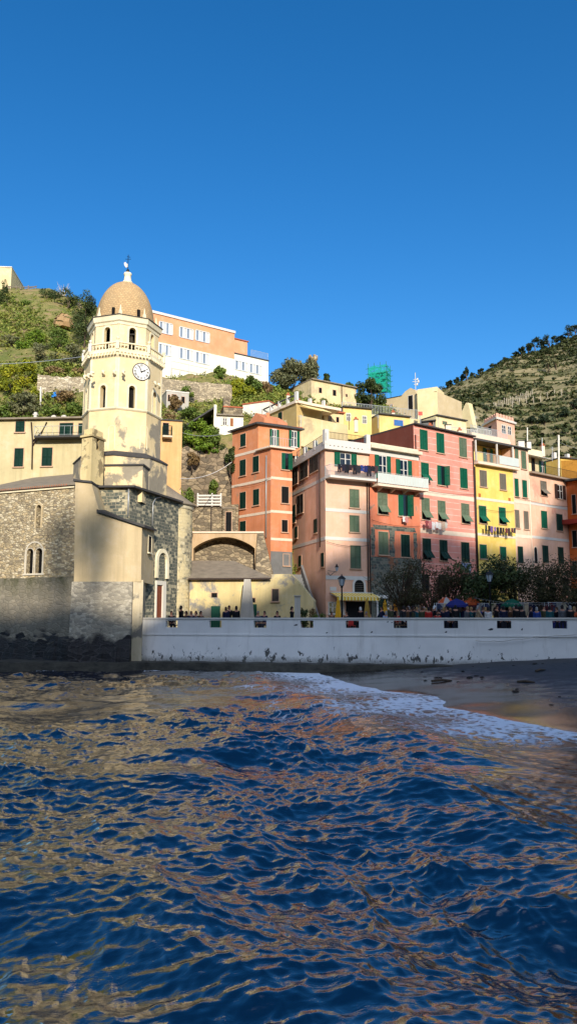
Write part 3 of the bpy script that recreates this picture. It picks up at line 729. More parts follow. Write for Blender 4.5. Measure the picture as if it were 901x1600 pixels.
# ================================================================== QUAY WALL, PLAZA, LEDGE
WW = NT('quay_whitewash'); t = WW; p = t.geo()
zz = t.sep(p)[2]
n1 = t.noise(t.scale(p, (1, 1, .55)), 2.6, 7, .75, .4)
lowk = t.rf(zz, .9, 2.0, .10, -.06)
c = t.mix(t.rf(t.noise(p, .5, 5), .3, .7), lin((218, 216, 210)), lin((236, 233, 226)))
st = t.noise(t.scale(p, (2.2, 2.2, .15)), 1, 5, .7)
c = t.mix(t.rf(st, .55, .8, 0, .35), c, lin((150, 142, 128)))
c = t.mix(t.rf(t.math('ADD', n1, lowk), .64, .66), c, lin((88, 86, 82)))
c = t.mix(t.rf(t.math('ADD', zz, t.rf(n1, .2, .8, -.25, .25)), .55, .95, .75, 0), c, lin((96, 94, 84)))
t.col(c); t.bump(n1, .3, .03); QUAY = t.m
qa = Vector((at(223, 980, 51).x, 51, 0)); qd = Vector((1, -.215, 0)).normalized(); QL = 36.0
fq = Fac(qa, qa + qd * QL)
qw = thing('quay_wall', 'long white quay wall with square openings in its parapet, flaking paint lower down', 'sea wall', (qa.x, qa.y, 0))
z_par = fq.hit(300, 990.5)[1]
opx = [268, 336.5, 406, 479, 550, 625, 704, 787, 874]
ops = [fq.hit(x, 977)[0] for x in opx]
stp = ops[-1] - ops[-2]
ops += [ops[-1] + stp, ops[-1] + 2 * stp]
oz0, oz1 = fq.hit(300, 980.5)[1], fq.hit(300, 969.5)[1]
m = MB(); us = 0.0; TH = .32
for uo in ops:
    a, b = uo - .42, uo + .42
    fq.box(m, us, a, z_par, CAMZ - .1, -TH, 0)
    m.face([fq.P(a, z_par, 0), fq.P(b, z_par, 0), fq.P(b, oz0, 0), fq.P(a, oz0, 0)]); m.face([fq.P(a, oz0, 0), fq.P(b, oz0, 0), fq.P(b, oz0, -TH), fq.P(a, oz0, -TH)])
    m.face([fq.P(a, oz1, 0), fq.P(b, oz1, 0), fq.P(b, CAMZ - .1, 0), fq.P(a, CAMZ - .1, 0)]); m.face([fq.P(a, oz1, -TH), fq.P(b, oz1, -TH), fq.P(b, oz1, 0), fq.P(a, oz1, 0)])
    m.face([fq.P(b, oz1, -TH), fq.P(a, oz1, -TH), fq.P(a, CAMZ - .1, -TH), fq.P(b, CAMZ - .1, -TH)])
    us = b
fq.box(m, us, QL, z_par, CAMZ - .1, -TH, 0)
m.build('parapet', QUAY, qw)
m = MB(); fq.box(m, -.05, QL, CAMZ - .1, CAMZ - .002, -TH - .06, .06); m.build('coping', WHITE, qw)
m = MB(); fq.box(m, 0, QL, z_par - .1, z_par, -.02, .05); m.build('band_molding', QUAY, qw)
nq = 60
m = MB(); m.quadstrip([fq.P(QL * i / nq, -.8, .5) for i in range(nq + 1)], [fq.P(QL * i / nq, 0.9, .22) for i in range(nq + 1)])
m.quadstrip([fq.P(QL * i / nq, .9, .22) for i in range(nq + 1)], [fq.P(QL * i / nq, z_par - .1, .01) for i in range(nq + 1)])
m.face([fq.P(0, -.8, -1), fq.P(0, -.8, .5), fq.P(0, .9, .22), fq.P(0, z_par, 0), fq.P(0, z_par, -1)]); m.build('battered_face', QUAY, qw)
# dark hook-shaped scars on the parapet face
SCAR = simple('bare_mortar', (70, 70, 70), .9, .3, 6)
for px, py, w, h in ((458, 977, 7, 3), (603, 972, 4, 2), (610, 973, 3, 1.5), (761, 984, 9, 4), (813, 984, 3, 4), (508, 989, 4, 2), (694, 988, 4, 3), (578, 988, 4, 3)):
    uu, z_ = fq.hit(px, py); k_ = fq.hit(px + w, py)[0] - uu; h_ = h / 24.0; m = MB()
    m.face([fq.P(uu + k_ * a, z_ + h_ * b, .004) for a, b in ((0, 0), (.4, -.3), (.9, -.1), (1, .4), (.6, .6), (.3, .25))]); m.build('paint_scar', SCAR, qw)
# white posts that stand on the quay
WP = plaster('whitewashed_pillar', (184, 178, 164), streak=.4, dirt=.4, seed=9)
for px, w0, w1, y1, lab in ((452, 26, 10, 905, 'broad tapering whitewashed buttress before the yellow building'), (464.5, 9, 9, 932, 'slim square white pillar standing on the quay beside bushes')):
    px = 386 if w0 == 26 else px
    o = thing('white_pillar', lab, 'pillar', (at(px, 960, 54).x, 54, PLZ)); m = MB()
    Yp = 54 if w0 == 9 else 58.6
    z1 = zat(y1, Yp); a, b = at(px - w0 / 2, 960, Yp), at(px + w0 / 2, 960, Yp); cx = (a.x + b.x) / 2; h0, h1 = (b.x - a.x) / 2, (b.x - a.x) / 2 * w1 / w0
    A = [Vector((cx + sx * h0, Yp + sy * .3, PLZ)) for sx, sy in ((-1, -1), (1, -1), (1, 1), (-1, 1))]; B = [Vector((cx + sx * h1, Yp + sy * .2 + .1, z1)) for sx, sy in ((-1, -1), (1, -1), (1, 1), (-1, 1))]
    m.quadstrip(A, B, True); m.face(B); m.build('shaft', WP, o)
    if w0 == 9:
        m = MB(); m.box(Vector((cx, Yp + .1, z1)), Vector((1, 0, 0)), Vector((0, 1, 0)), Z, (-h0 - .05, -.28, 0), (h0 + .05, .28, .08)); m.build('cap', WP, o)
# ledge
LED = NT('ledge_concrete'); t = LED; p = t.geo(); n_ = t.noise(t.scale(p, (1, 1, 2)), 1.2, 6, .7)
t.col(t.mix(t.rf(n_, .3, .7), lin((46, 44, 40)), lin((92, 88, 76)))); t.rough(.75); t.bump(n_, .5, .05); LEDM = t.m
m = MB(); npt = 70
x0, x1 = at(-60, 1000, 50).x - 2, at(842, 1000, 45).x
def qy(x): return 51 - .215 * (x - qa.x) if x > qa.x else 50.4 - (x - qa.x) * .02
xs = [x0 + (x1 - x0) * i / npt for i in range(npt + 1)]
front = [Vector((x, qy(x) - 1.35 - .08 * math.sin(x * 2.1), .58 + .03 * math.sin(x * 3))) for x in xs]; bot = [v + Vector((0, -.15, -1.8)) for v in front]; bk_ = [v + Vector((0, 2.4, .05)) for v in front]
m.quadstrip(bot, front); m.quadstrip(front, bk_); m.face([bot[-1], front[-1], bk_[-1], bot[-1] + Vector((0, 2.5, 0))])
tag(m.build('concrete_ledge', LEDM, loc=(0, 49, 0)), 'low dark concrete ledge running along the foot of the walls at the waterline', 'ledge')
# plaza paving
PAV = simple('plaza_paving', (120, 112, 104), .85, .2, 1.2, bump=.2)
m = MB(); a, b = fq.P(-3, PLZ, -TH), fq.P(QL + 20, PLZ, -TH)
m.face([Vector((-20, 53.5, PLZ)), Vector((a.x, a.y + 1, PLZ)), b, b + Vector((30, 70, 0)), Vector((-20, 110, PLZ))])
struct(m.build('plaza_paving', PAV))
# ================================================================== ROW OF HOUSES
def house(name, label, fc, depth, ztop, wall, z0=PLZ, poly=None):
    c = fc.P(fc.L / 2, 0); h = thing(name, label, 'house', (c.x, c.y, z0))
    body('wall', wall, h, poly or back(fc, depth), z0, ztop); return h
def eave(fc, h, z, depth, over=.3, th=.16, mat=None, a=0, b=None, name='roof', pitch=0.0):
    b = fc.L if b is None else b; m = MB()
    q = [fc.P(a - .05, z, over), fc.P(b + .05, z, over), fc.P(b + .05, z + pitch * depth, -depth), fc.P(a - .05, z + pitch * depth, -depth)]
    t_ = [p_ + Z * th for p_ in q]; m.face(t_); m.face(q[::-1]); m.quadstrip(q, t_, True); return m.build(name, mat or SLATED, h)
def pipe(fc, h, px, y0, y1, mat=None, r=.06, d=.1):
    uu = fc.hit(px, (y0 + y1) / 2)[0]; m = MB(); m.tube([fc.P(uu, fc.hit(px, y0)[1], d), fc.P(uu, fc.hit(px, y1)[1], d)], r, 6); return m.build('drain_pipe', mat or PIPE, h)
def slab(fc, h, px0, px1, py, out, th=.18, mat=None, name='balcony'):
    u0, u1 = fc.hit(px0, py)[0], fc.hit(px1, py)[0]; z = fc.hit((px0 + px1) / 2, py)[1]; m = MB()
    fc.box(m, u0, u1, z - th, z, -.01, out); o = m.build(name, mat or PALE, h); return o, u0, u1, z
# ---- pink corner house
PINKW = plaster('peach_pink_plaster', (234, 184, 152), patch=(206, 150, 122), pth=.7, streak=.22, dirt=.15, seed=11)
pA, pB, pC = at(452, 800, 76), at(508, 800, 66), at(577, 800, 68.1)
for v in (pA, pB, pC): v.z = 0
fL, fR_ = Fac(pA, pB), Fac(pB, pC)
zt = fR_.hit(512, 703)[1]
pD = pC + (pA - pB)
ph = thing('corner_house', 'tall peach pink corner house with white roof terrace and laundry balcony', 'house', (pB.x, pB.y, PLZ))
body('wall', PINKW, ph, [(v.x, v.y) for v in (pA, pB, pC, pD)], PLZ, zt)
ctr = (pA + pB + pC + pD) / 4
cm = MB(); ex = [v + (v - ctr).normalized() * .5 for v in (pA, pB, pC, pD)]; ex[2] = pC + (pB - pC).normalized() * 0 + fR_.n * .35
cm.prism([(v.x, v.y) for v in ex], zt, zt + .42, bottom=True); cm.build('cornice', WHITE, ph)
zt2 = zt + .42
par = MB(); Fac(ex[0], ex[1]).box(par, 0, (ex[1] - ex[0]).length, zt2, zt2 + .28, -.18, 0); Fac(ex[1], ex[2]).box(par, .18, (ex[2] - ex[1]).length, zt2, zt2 + .5, -.18, 0); par.build('terrace_parapet', WHITE, ph)
f_ = Fac(ex[1], ex[2])
for u in (.22, f_.L - .25):
    m = MB(); f_.box(m, u - .2, u + .2, zt2, zt2 + 1.35, -.4, .02); m.build('terrace_post', WHITE, ph)
rail(f_, ph, .45, f_.L - .5, zt2 + .5, zt2 + 1.15, -.1, IRON, .14, name='terrace_railing')
g_ = Fac(ex[0], ex[1])
for fr in (.25, .5, .75):
    m = MB(); g_.box(m, g_.L * fr - .2, g_.L * fr + .2, zt2, zt2 + .9, -.3, .02); m.build('terrace_post', WHITE, ph)
rail(g_, ph, 0, g_.L, zt2 + .28, zt2 + 1.0, -.1, simple('green_iron', (22, 62, 50), .5), .2, name='terrace_railing')
m = MB()
for i in range(9): f_.box(m, .5 + i * .42, .62 + i * .42, zt + .3, zt + .36, .0, .02)
m.build('vent_trim', DARK, ph)
GREYD = shutter_mat('dark_grey_shutter', (74, 72, 66), (104, 98, 88))
win(fR_, ph, 539, 719, 17, 22, 'o', GREEN)
for py, hh in ((779, 29), (818.5, 26)): win(fR_, ph, 553, py, 15, hh, 'c', GGREEN)
win(fR_, ph, 555, 870.5, 16, 36, 'c', simple('x', (1, 1, 1)) if 0 else GGREEN)
for py, hh in ((798.5, 5), (842.5, 5), (903, 6)): course(fR_, ph, 543, py, hh, WHITE)
for py, hh in ((761, 5), (849, 5)): course(fL, ph, 480, py, hh, WHITE)
for a in ((461, 744.5, 8.5, 26), (475, 734.6, 12, 27), (490.5, 724, 13, 28), (469, 788, 10, 29)): win(fL, ph, *a, 'c', GREYD, sill=True)
for a in ((460, 803, 4, 28), (493, 822, 5, 22), (463, 832, 4, 18), (469, 877, 4, 17), (504, 875, 4.5, 22)): win(fL, ph, *a, 'c', DGREEN)
pipe(fL, ph, 500.6, 704, 855); pipe(fR_, ph, 573.5, 755, 960)
bal, u0, u1, z = slab(fR_, ph, 507, 579, 748, .95, .2, WHITE)
rail(fR_, bal, u0 + .03, u1 - .03, z, z + .95, .9, GALV, .12, .85)
# ground floor
m = MB(); uu, zz0 = fR_.hit(560.5, 926); ww = .95; zz1 = fR_.hit(560.5, 906)[1]
arch_trim(fR_, uu, 1.0, zz0, zz1, .2, -.01, .07, m, 10); aw_ = m.build('arched_window', WHITE, ph)
m = MB(); pts = [fR_.P(uu - .5, zz0, .02), fR_.P(uu + .5, zz0, .02)] + [fR_.P(uu + .5 * math.cos(math.pi * k / 8), zz1 - .5 + .5 * math.sin(math.pi * k / 8), .02) for k in range(9)]; m.face(pts); m.build('pane', DARK, aw_)
m = MB()
for k in range(5): fR_.box(m, uu - .48, uu + .48, zz0 + .12 + k * .17, zz0 + .15 + k * .17, .03, .05)
m.build('window_bar', GREY, aw_)
m = MB(); a, b = fR_.hit(540, 950)[0], fR_.hit(572, 950)[0]; fR_.box(m, a, b, PLZ, fR_.hit(550, 940)[1], 0, .02); m.build('shop_opening', DARK, ph)
for px, w in ((519, 12), (532, 8)): win(fR_, ph, px, 950, w, 18, 'g', trim=WHITE)
m = MB(); fR_.box(m, fR_.hit(515, 920)[0], fR_.hit(525, 920)[0], fR_.hit(520, 923)[1], fR_.hit(520, 917)[1], 0, .03); m.build('stone_plaque', WHITE, ph)
# awning
YEL = simple('yellow_canvas', (226, 178, 40), .8, .1, 3); YEL2 = simple('cream_canvas', (236, 220, 150), .8, .1, 3)
aw = thing('cafe_awning', 'yellow striped cafe awning with scalloped edge over the corner house ground floor', 'awning', tuple(fR_.P(fR_.hit(548, 935)[0], zat(935, 66.5), .8)))
a, b = fR_.hit(515, 935)[0], fR_.hit(581, 935)[0]; z1 = fR_.hit(548, 929)[1]; z0_ = fR_.hit(548, 934)[1]; m = MB(); ns = 26
for i in range(ns):
    m.mat(i % 2); u, v = a + (b - a) * i / ns, a + (b - a) * (i + 1) / ns
    m.face([fR_.P(u, z0_ + .05, 1.25), fR_.P(v, z0_ + .05, 1.25), fR_.P(v, z1 + .15, .04), fR_.P(u, z1 + .15, .04)])
    m.face([fR_.P(u, z0_ - .22, 1.25), fR_.P((u + v) / 2, z0_ - .3, 1.25), fR_.P(v, z0_ - .22, 1.25), fR_.P(v, z0_ + .05, 1.25), fR_.P(u, z0_ + .05, 1.25)])
m.build('canvas', [YEL, YEL2], aw)
m = MB(); m.tube([fR_.P(a, z1 + .15, .1), fR_.P(b, z1 + .15, .1)], .07, 6); m.tube([fR_.P(a, z0_ + .04, 1.22), fR_.P(b, z0_ + .04, 1.22)], .03, 5); m.tube([fR_.P(a, z1, .1), fR_.P(a, z0_ + .04, 1.22)], .02, 4); m.tube([fR_.P(b, z1, .1), fR_.P(b, z0_ + .04, 1.22)], .02, 4); m.build('frame', WHITE, aw)
# stairs by the corner house
sA, sB = Vector((at(478, 950, 66.2).x, 66.2, PLZ)), None
m = MB(); 
GREYST = simple('grey_render', (112, 112, 110), .9, .2, 1.5, bump=.3)
x_, y_ = at(484, 950, 64.5).x, 64.5
sd = (Vector((at(458, 900, 70).x, 70, 0)) - Vector((x_, y_, 0))); sl = sd.length; sd.normalize(); sn = Vector((sd.y, -sd.x, 0))
zt_s = zat(898, 70); ns = 16
st_ = thing('stone_staircase', 'grey stone staircase climbing between the yellow building and corner house', 'staircase', (x_, y_, PLZ))
for i in range(ns):
    m.box(Vector((x_, y_, 0)), sd, sn, Z, (sl * i / ns, -.7, PLZ), (sl, .7, PLZ + (zt_s - PLZ) * (i + 1) / ns)) if i == 0 else m.box(Vector((x_, y_, 0)), sd, sn, Z, (sl * i / ns, -.7, PLZ + (zt_s - PLZ) * i / ns), (sl, .7, PLZ + (zt_s - PLZ) * (i + 1) / ns))
m.build('stair_steps', GREYST, st_)
m = MB(); o_ = Vector((x_, y_, 0)); w_ = [o_ + sn * .9, o_ + sn * .72]
for s in (.72,):
    A = [o_ + sn * s + Z * PLZ, o_ + sn * s + Z * (PLZ + .9), o_ + sd * sl + sn * s + Z * (zt_s + .9), o_ + sd * sl + sn * s + Z * PLZ]; B = [v + sn * .2 for v in A]
    m.face(A); m.face(B[::-1]); m.quadstrip(B, A, True)
m.build('side_wall', GREYST, st_)
# ---- red house
REDW = plaster('brick_red_plaster', (214, 126, 92), patch=(150, 132, 112), pth=.66, pscale=.45, streak=.4, dirt=.3, seed=13)
fB_ = Fac(pC, (655, 71.4)); bd = fB_
zt = fB_.hit(612, 706)[1]; zb = fB_.hit(610, 871)[1]; zl = fB_.hit(612, 766)[1]
BST = coursed('green_base_stone', [(88, 96, 86), (118, 118, 104), (78, 84, 78), (134, 128, 110), (96, 104, 92)], (124, 120, 106), .5, .26, patch=((140, 96, 70), .5, .6))
CREAMT = plaster('cream_trim', (222, 208, 178), streak=.4, dirt=.3)
rh = thing('red_house', 'brick red house with white balcony, white cornice and green stone ground floor', 'house', tuple(fB_.P(fB_.L / 2, PLZ)))
bb = back(fB_, 8); body('wall', REDW, rh, bb, zb, zt)
m = MB(); fB_.box(m, 0, fB_.L, PLZ, zb, -8, .04); m.build('stone_base', BST, rh)
for k, (px0, px1, y0, y1) in enumerate(((578, 586, 826, 870), (607, 617, 824, 870), (645, 652, 830, 872), (582, 650, 822, 829))):
    m = MB(); u0, u1 = fB_.hit(px0, 850)[0], fB_.hit(px1, 850)[0]; z0, z1 = fB_.hit(612, y1)[1], fB_.hit(612, y0)[1]
    n = 9; L_ = [(u0 + .12 * random.random(), z0 + (z1 - z0) * i / n) for i in range(n + 1)]; R__ = [(u1 - .15 * random.random(), z0 + (z1 - z0) * i / n) for i in range(n + 1)]
    m.face([fB_.P(*q, .004 + k * .001) for q in [L_[0], R__[0]] + R__[1:] + L_[::-1][:-1]]); m.build('bare_patch', BST, rh)
eave(fB_, rh, zt, 8, .5, .3, CREAMT, name='cornice')
m = MB(); fB_.box(m, 0, fB_.L, zt + .3, zt + .62, -.4, -.05); m.build('roof_parapet', CREAMT, rh)
m = MB(); fB_.box(m, 0, fB_.L, zt - .5, zt, 0, .04); m.build('frieze', WHITE, rh)
bal, u0, u1, z = slab(fB_, rh, 579, 657, 762, 1.05, .22, PALE)
SHEET = simple('white_sheet_panel', (196, 202, 194), .6, .04, 1)
m = MB(); zq = z + 1.05
fB_.box(m, u0, u1, z + .06, zq - .08, .99, 1.02); m.build('railing_panel', SHEET, bal)
rail(fB_, bal, u0, u1, z, zq, 1.03, WHITE, .32, 1.0)
m = MB()
for i in range(4):
    uu = u0 + (u1 - u0) * (i + .5) / 4; m.face([fB_.P(uu - .08, z - .22, .02), fB_.P(uu - .08, z - .22, .95), fB_.P(uu - .08, z - .6, .02)]); m.face([fB_.P(uu + .08, z - .22, .02), fB_.P(uu + .08, z - .6, .02), fB_.P(uu + .08, z - .22, .95)]); m.face([fB_.P(uu - .08, z - .22, .95), fB_.P(uu + .08, z - .22, .95), fB_.P(uu + .08, z - .6, .02), fB_.P(uu - .08, z - .6, .02)])
m.build('bracket', PALE, bal)
for px, py in ((597, 722), (630, 729)):
    win(fB_, rh, px, py + 8, 12, 36, 'o', GREEN, trim=WHITE, sill=False)
win(fB_, rh, 597, 787, 15, 33, 'f', GGREEN); win(fB_, rh, 629, 790, 15, 33, 'h', GREEN)
win(fB_, rh, 598.4, 849, 15, 36, 'c', GGREEN); win(fB_, rh, 632.5, 853, 13.5, 35, 'c', DGREEN); win(fB_, rh, 636, 908, 12, 27, 'c', DGREEN, d=.04)
m = MB(); u0, u1 = fB_.hit(589.5, 946)[0], fB_.hit(603.5, 946)[0]; z1 = fB_.hit(596, 935)[1]
fB_.box(m, u0 - .2, u0, PLZ, z1, .04, .12); fB_.box(m, u1, u1 + .2, PLZ, z1, .04, .12); fB_.box(m, u0 - .2, u1 + .2, z1, z1 + .3, .04, .12); dr = m.build('door_surround', WHITE, rh)
m = MB(); fB_.box(m, u0, u1, PLZ, z1, .03, .06); m.build('door', DGREEN, dr)
m = MB(); u0, u1 = fB_.hit(624, 950)[0], fB_.hit(647, 950)[0]; z1 = fB_.hit(635, 937)[1]; fB_.box(m, u0, u1, PLZ, z1, .03, .05); m.build('shop_opening', DARK, rh)
m = MB(); q = [fB_.P(u0 - .1, z1 + .05, .9), fB_.P(u1 + .1, z1 + .05, .9), fB_.P(u1 - .1, z1 + .6, .05), fB_.P(u0 + .1, z1 + .6, .05)]; m.face(q); m.face([v - Z * .08 for v in q[::-1]]); m.quadstrip([v - Z * .08 for v in q], q, True); m.build('canopy', SLATE, rh)
pipe(fB_, rh, 576.5, 757, 960)
# ---- salmon house
SALM = plaster('salmon_plaster', (228, 148, 128), streak=.2, dirt=.12, lines=(.62, .2, .05, (232, 196, 178)), seed=15)
SALP = plaster('brown_red_shade_plaster', (112, 60, 48), streak=.3, dirt=.3, seed=16)  # brown red side wall, its shade put into the dark colour
fC = Fac((648, 71.4), (742, 76.7)); zt = fC.hit(695, 674)[1]
sh = house('salmon_house', 'tall salmon house with thin painted lines and three columns of green shutters', fC, 9, zt, SALM)
fC2 = Fac(fC.P(0, 0, -9), fC.P(0, 0, 0)); m = MB(); zs = fB_.hit(640, 705)[1] - 1
m.face([fC2.P(0, zs, .012), fC2.P(fC2.L, zs, .012), fC2.P(fC2.L, zt, .012), fC2.P(0, zt, .012)]); m.build('blind_side_wall', SALP, sh)
eave(fC, sh, zt, 9, .35, .13, SLATED)
for a, st, mt in (((661, 687.5, 12, 31.5), 'c', GREEN), ((687, 692.6, 12, 31), 'c', GREEN), ((722.3, 699.5, 11.5, 30), 'c', GGREEN), ((663, 738.6, 12, 31), 'f', GREEN), ((688, 743, 11.5, 30.5), 'h', GREEN), ((723.5, 747.4, 11.5, 31.5), 'c', GREEN),
    ((664, 795, 12.5, 34), 'f', GGREEN), ((689, 798.5, 12, 32), 'f', GGREEN), ((726, 802.4, 12.5, 31), 'f', GGREEN), ((666, 858, 13, 33), 'f', DGREEN), ((692, 860, 12, 32), 'f', DGREEN), ((726, 863, 12.5, 31), 'c', DGREEN)):
    win(fC, sh, *a, st, mt)
for px in (664, 690, 727): win(fC, sh, px, 912, 12, 28, 'd')
for py in (775, 833): course(fC, sh, 700, py, 7, PALE, d=.02)
pipe(fC, sh, 650.5, 680, 940); pipe(fC, sh, 741, 690, 940)
# ---- yellow house
YELW = plaster('egg_yellow_plaster', (238, 202, 104), patch=(232, 206, 140), pth=.7, streak=.25, dirt=.15, seed=18)
fD = Fac((742, 76.7), (802, 80.1)); zt = fD.hit(772, 724)[1]; zt2 = fD.hit(772, 694)[1]
yh = house('yellow_house', 'egg yellow house with grey upper shutters and a dark laundry line', fD, 9, zt, YELW)
m = MB(); q = back(fD, 9); fD.box(m, 0, fD.L, zt, zt2, -9, -1.4); m.build('loggia_wall', YELW, yh)
bal, u0, u1, z = slab(fD, yh, 740, 804, 727, .55, .25, PALE)
m = MB(); fD.box(m, u0 - .02, u1, z, z + .03, -1.4, .5); m.build('balcony_floor', PALE, bal)
rail(fD, bal, u0, (u0 + u1) * .5, z, z + 1, .5, GALV, .13, .5); m = MB(); fD.box(m, (u0 + u1) * .52, u1, z + .1, z + 1, .45, .5); m.build('railing_panel', SHEET, bal)
m = MB(); fD.box(m, 0, fD.L, zt2, zt2 + .22, -9, .25); m.build('roof', SLATED, yh)
m = MB(); fD.box(m, 0, fD.L, zt2 + .22, zt2 + .9, -9, -.2); m.build('roof_parapet', PALE, yh)
for u in (.05, fD.L * .55, fD.L - .15):
    m = MB(); fD.box(m, u, u + .14, z, zt2, .1, .24); m.build('loggia_post', WHITE, yh)
f_ = Fac(fD.P(0, 0, -1.4), fD.P(fD.L, 0, -1.4)); win(f_, yh, 761, 712, 7, 22, 'o', GREEN, sill=False)
m = MB(); f_.box(m, fD.L * .6, fD.L * .92, z, zt2 - .3, 0, .05); m.build('ochre_alcove', simple('ochre', (176, 118, 30), .9), yh)
rail(fD, yh, 0, fD.L * .95, zt2 + .9, zt2 + 1.7, -.3, GALV, .12, name='roof_railing')
for a, st, mt in (((754, 748, 10.5, 25.5), 'c', GREY), ((784.6, 753, 9.5, 25), 'c', GREY), ((753, 804, 11.5, 27), 'f', GREEN), ((783.7, 806, 10.5, 26), 'f', GREEN), ((754, 862, 10.5, 22), 'c', GREEN), ((785, 865, 9.5, 21), 'c', GREEN)): win(fD, yh, *a, st, mt)
for px in (754, 785): win(fD, yh, px, 912, 10, 26, 'd')
course(fD, yh, 772, 782, 4, PALE); course(fD, yh, 772, 837, 4, PALE)
m = MB()
for px, py in ((748.5, 774), (795, 781)):
    u, z_ = fD.hit(px, py); fD.box(m, u - .18, u + .18, z_ - .2, z_ + .2, 0, .02)
m.build('vent_grille', simple('vent_terracotta', (176, 104, 48), .8), yh)
pipe(fD, yh, 743.5, 730, 940, PIPE)
# ---- narrow pink house
NPW = plaster('pale_shell_pink_plaster', (238, 194, 164), streak=.3, dirt=.2, seed=20)
fE = Fac((802, 80.1), (827.5, 81.7)); zt = fE.hit(815, 702)[1]
eh = house('narrow_pink_house', 'narrow shell pink house with two columns of shutters beside the yellow one', fE, 9, zt, NPW)
eave(fE, eh, zt, 9, .4, .14, SLATED)
for a, st, mt in (((806, 715, 5.5, 27), 'c', GGREEN), ((817, 719, 7.5, 28), 'c', GGREEN), ((806, 762, 6, 28), 'c', GREEN), ((818.6, 764, 7, 27), 'c', GREEN), ((807, 811, 6.5, 28), 'c', GREY), ((821, 813, 7, 28), 'c', GREY), ((812, 867, 8, 26), 'c', DGREEN)): win(fE, eh, *a, st, mt)
course(fE, eh, 814, 785, 4); course(fE, eh, 814, 838, 5); win(fE, eh, 815, 912, 9, 26, 'd')
m = MB(); fE.box(m, fE.L * .1, fE.L * .5, zt + .14, zt + 1.0, -2.2, -1.2); m.build('chimney', WHITE, eh)
# ---- pale pink house
PPW = plaster('pale_rose_plaster', (234, 184, 152), patch=(222, 160, 134), pth=.62, pscale=.25, streak=.25, dirt=.15, seed=22)
fF_ = Fac((827, 81.8), (897, 87.3)); zt = fF_.hit(862, 747)[1]
gh = house('pale_rose_house', 'pale rose house with roof terrace and an arched ground floor window', fF_, 9, zt, PPW)
eave(fF_, gh, zt, 9, .5, .2, simple('terrace_slab', (150, 130, 110), .9), name='terrace_slab')
rail(fF_, gh, 0, fF_.L, zt + .2, zt + 1.15, .4, IRON, .16, name='terrace_railing')
f_ = Fac(fF_.P(-.2, 0, -1.8), fF_.P(fF_.L * .62, 0, -1.8)); z2 = f_.hit(845, 705)[1]
CRW = plaster('cream_render', (240, 222, 176), streak=.2, dirt=.15, seed=23)
m = MB(); f_.box(m, 0, f_.L, zt, z2, -6, 0); m.build('top_floor_wall', CRW, gh)
m = MB(); q = [f_.P(0, z2 - 1.1, 1.2), f_.P(f_.L, z2 - 1.1, 1.2), f_.P(f_.L, z2 - .9, .03), f_.P(0, z2 - .9, .03)]; m.face(q); m.face([v - Z * .05 for v in q[::-1]]); m.quadstrip([v - Z * .05 for v in q], q, True); m.build('sun_shade', WHITE, gh)
for a in ((832, 726, 5, 20, 'd'), (846, 730, 5, 18, 'o'), ): win(f_, gh, *a, GREEN, sill=False)
for a, st, mt in (((848, 763, 9.5, 22.5), 'f', GREY), ((873.6, 768.7, 8, 22), 'o', simple('dark_brown_shutter', (60, 40, 34), .6)), ((849, 812, 9, 27), 'c', GREEN), ((873, 816.5, 9.5, 26), 'c', DGREEN), ((851, 866, 9, 27), 'c', DGREEN), ((875, 868, 8.5, 26), 'c', DGREEN)): win(fF_, gh, *a, st, mt)
m = MB(); u, z0 = fF_.hit(836.5, 880); z1 = fF_.hit(836.5, 855)[1]; arch_trim(fF_, u, .55, z0, z1, .1, -.01, .05, m); aw_ = m.build('arched_window', PALE, gh)
m = MB(); m.face([fF_.P(u - .27, z0, .02), fF_.P(u + .27, z0, .02)] + [fF_.P(u + .27 * math.cos(math.pi * k / 8), z1 - .27 + .27 * math.sin(math.pi * k / 8), .02) for k in range(9)]); m.build('pane', DARK, aw_)
course(fF_, gh, 860, 791, 4, WHITE); course(fF_, gh, 860, 842, 4, WHITE); pipe(fF_, gh, 828.5, 750, 940, PALE)
for px in (842, 862, 882): win(fF_, gh, px, 916, 9, 26, 'd')
# ---- orange house at the end
ORW = plaster('deep_orange_plaster', (206, 104, 44), streak=.3, dirt=.2, seed=24)
fG = Fac((885, 86.2), (935, 83.5)); zt = fG.hit(893, 752)[1]
oh = house('deep_orange_house', 'deep orange house with red eaves, cut off at the end of the row', fG, 8, zt, ORW)
eave(fG, oh, zt, 8, .7, .2, SLATED, name='roof'); REDP = simple('dark_red_paint', (150, 50, 36), .7)
bal, u0, u1, z = slab(fG, oh, 872, 935, 812, 1.2, .5, REDP); win(fG, oh, 896, 788, 6, 30, 'd'); win(fG, oh, 897, 842, 7, 26, 'd'); win(fG, oh, 897, 890, 7, 26, 'd')
# ---- red-orange house
ROW = plaster('burnt_orange_plaster', (214, 138, 96), patch=(166, 142, 116), pth=.63, pscale=.32, streak=.5, dirt=.3, seed=26)
hA, hB, hC = at(362, 780, 74.5), at(423, 780, 69.9), at(456, 780, 71.0)
for v in (hA, hB, hC): v.z = 0
gL, gR = Fac(hA, hB), Fac(hB, hC); hD = hC + (hA - hB); hC2 = hB + (hC - hB) * 1.0
zs = gR.hit(440, 702)[1]; zt = gL.hit(385, 669)[1]
rb = thing('burnt_orange_house', 'burnt orange house with dark green shutters and a terrace above the arch bridge', 'house', (hB.x, hB.y, PLZ))
body('wall', ROW, rb, [(v.x, v.y) for v in (hA, hB, hC2, hD)], PLZ, zs)
kU = gL.hit(403, 690)[0]; hU = gL.P(kU, 0)
dR = (hC - hB).normalized(); up = [hA, hU, hU + dR * 4.6, hA + dR * 4.6]
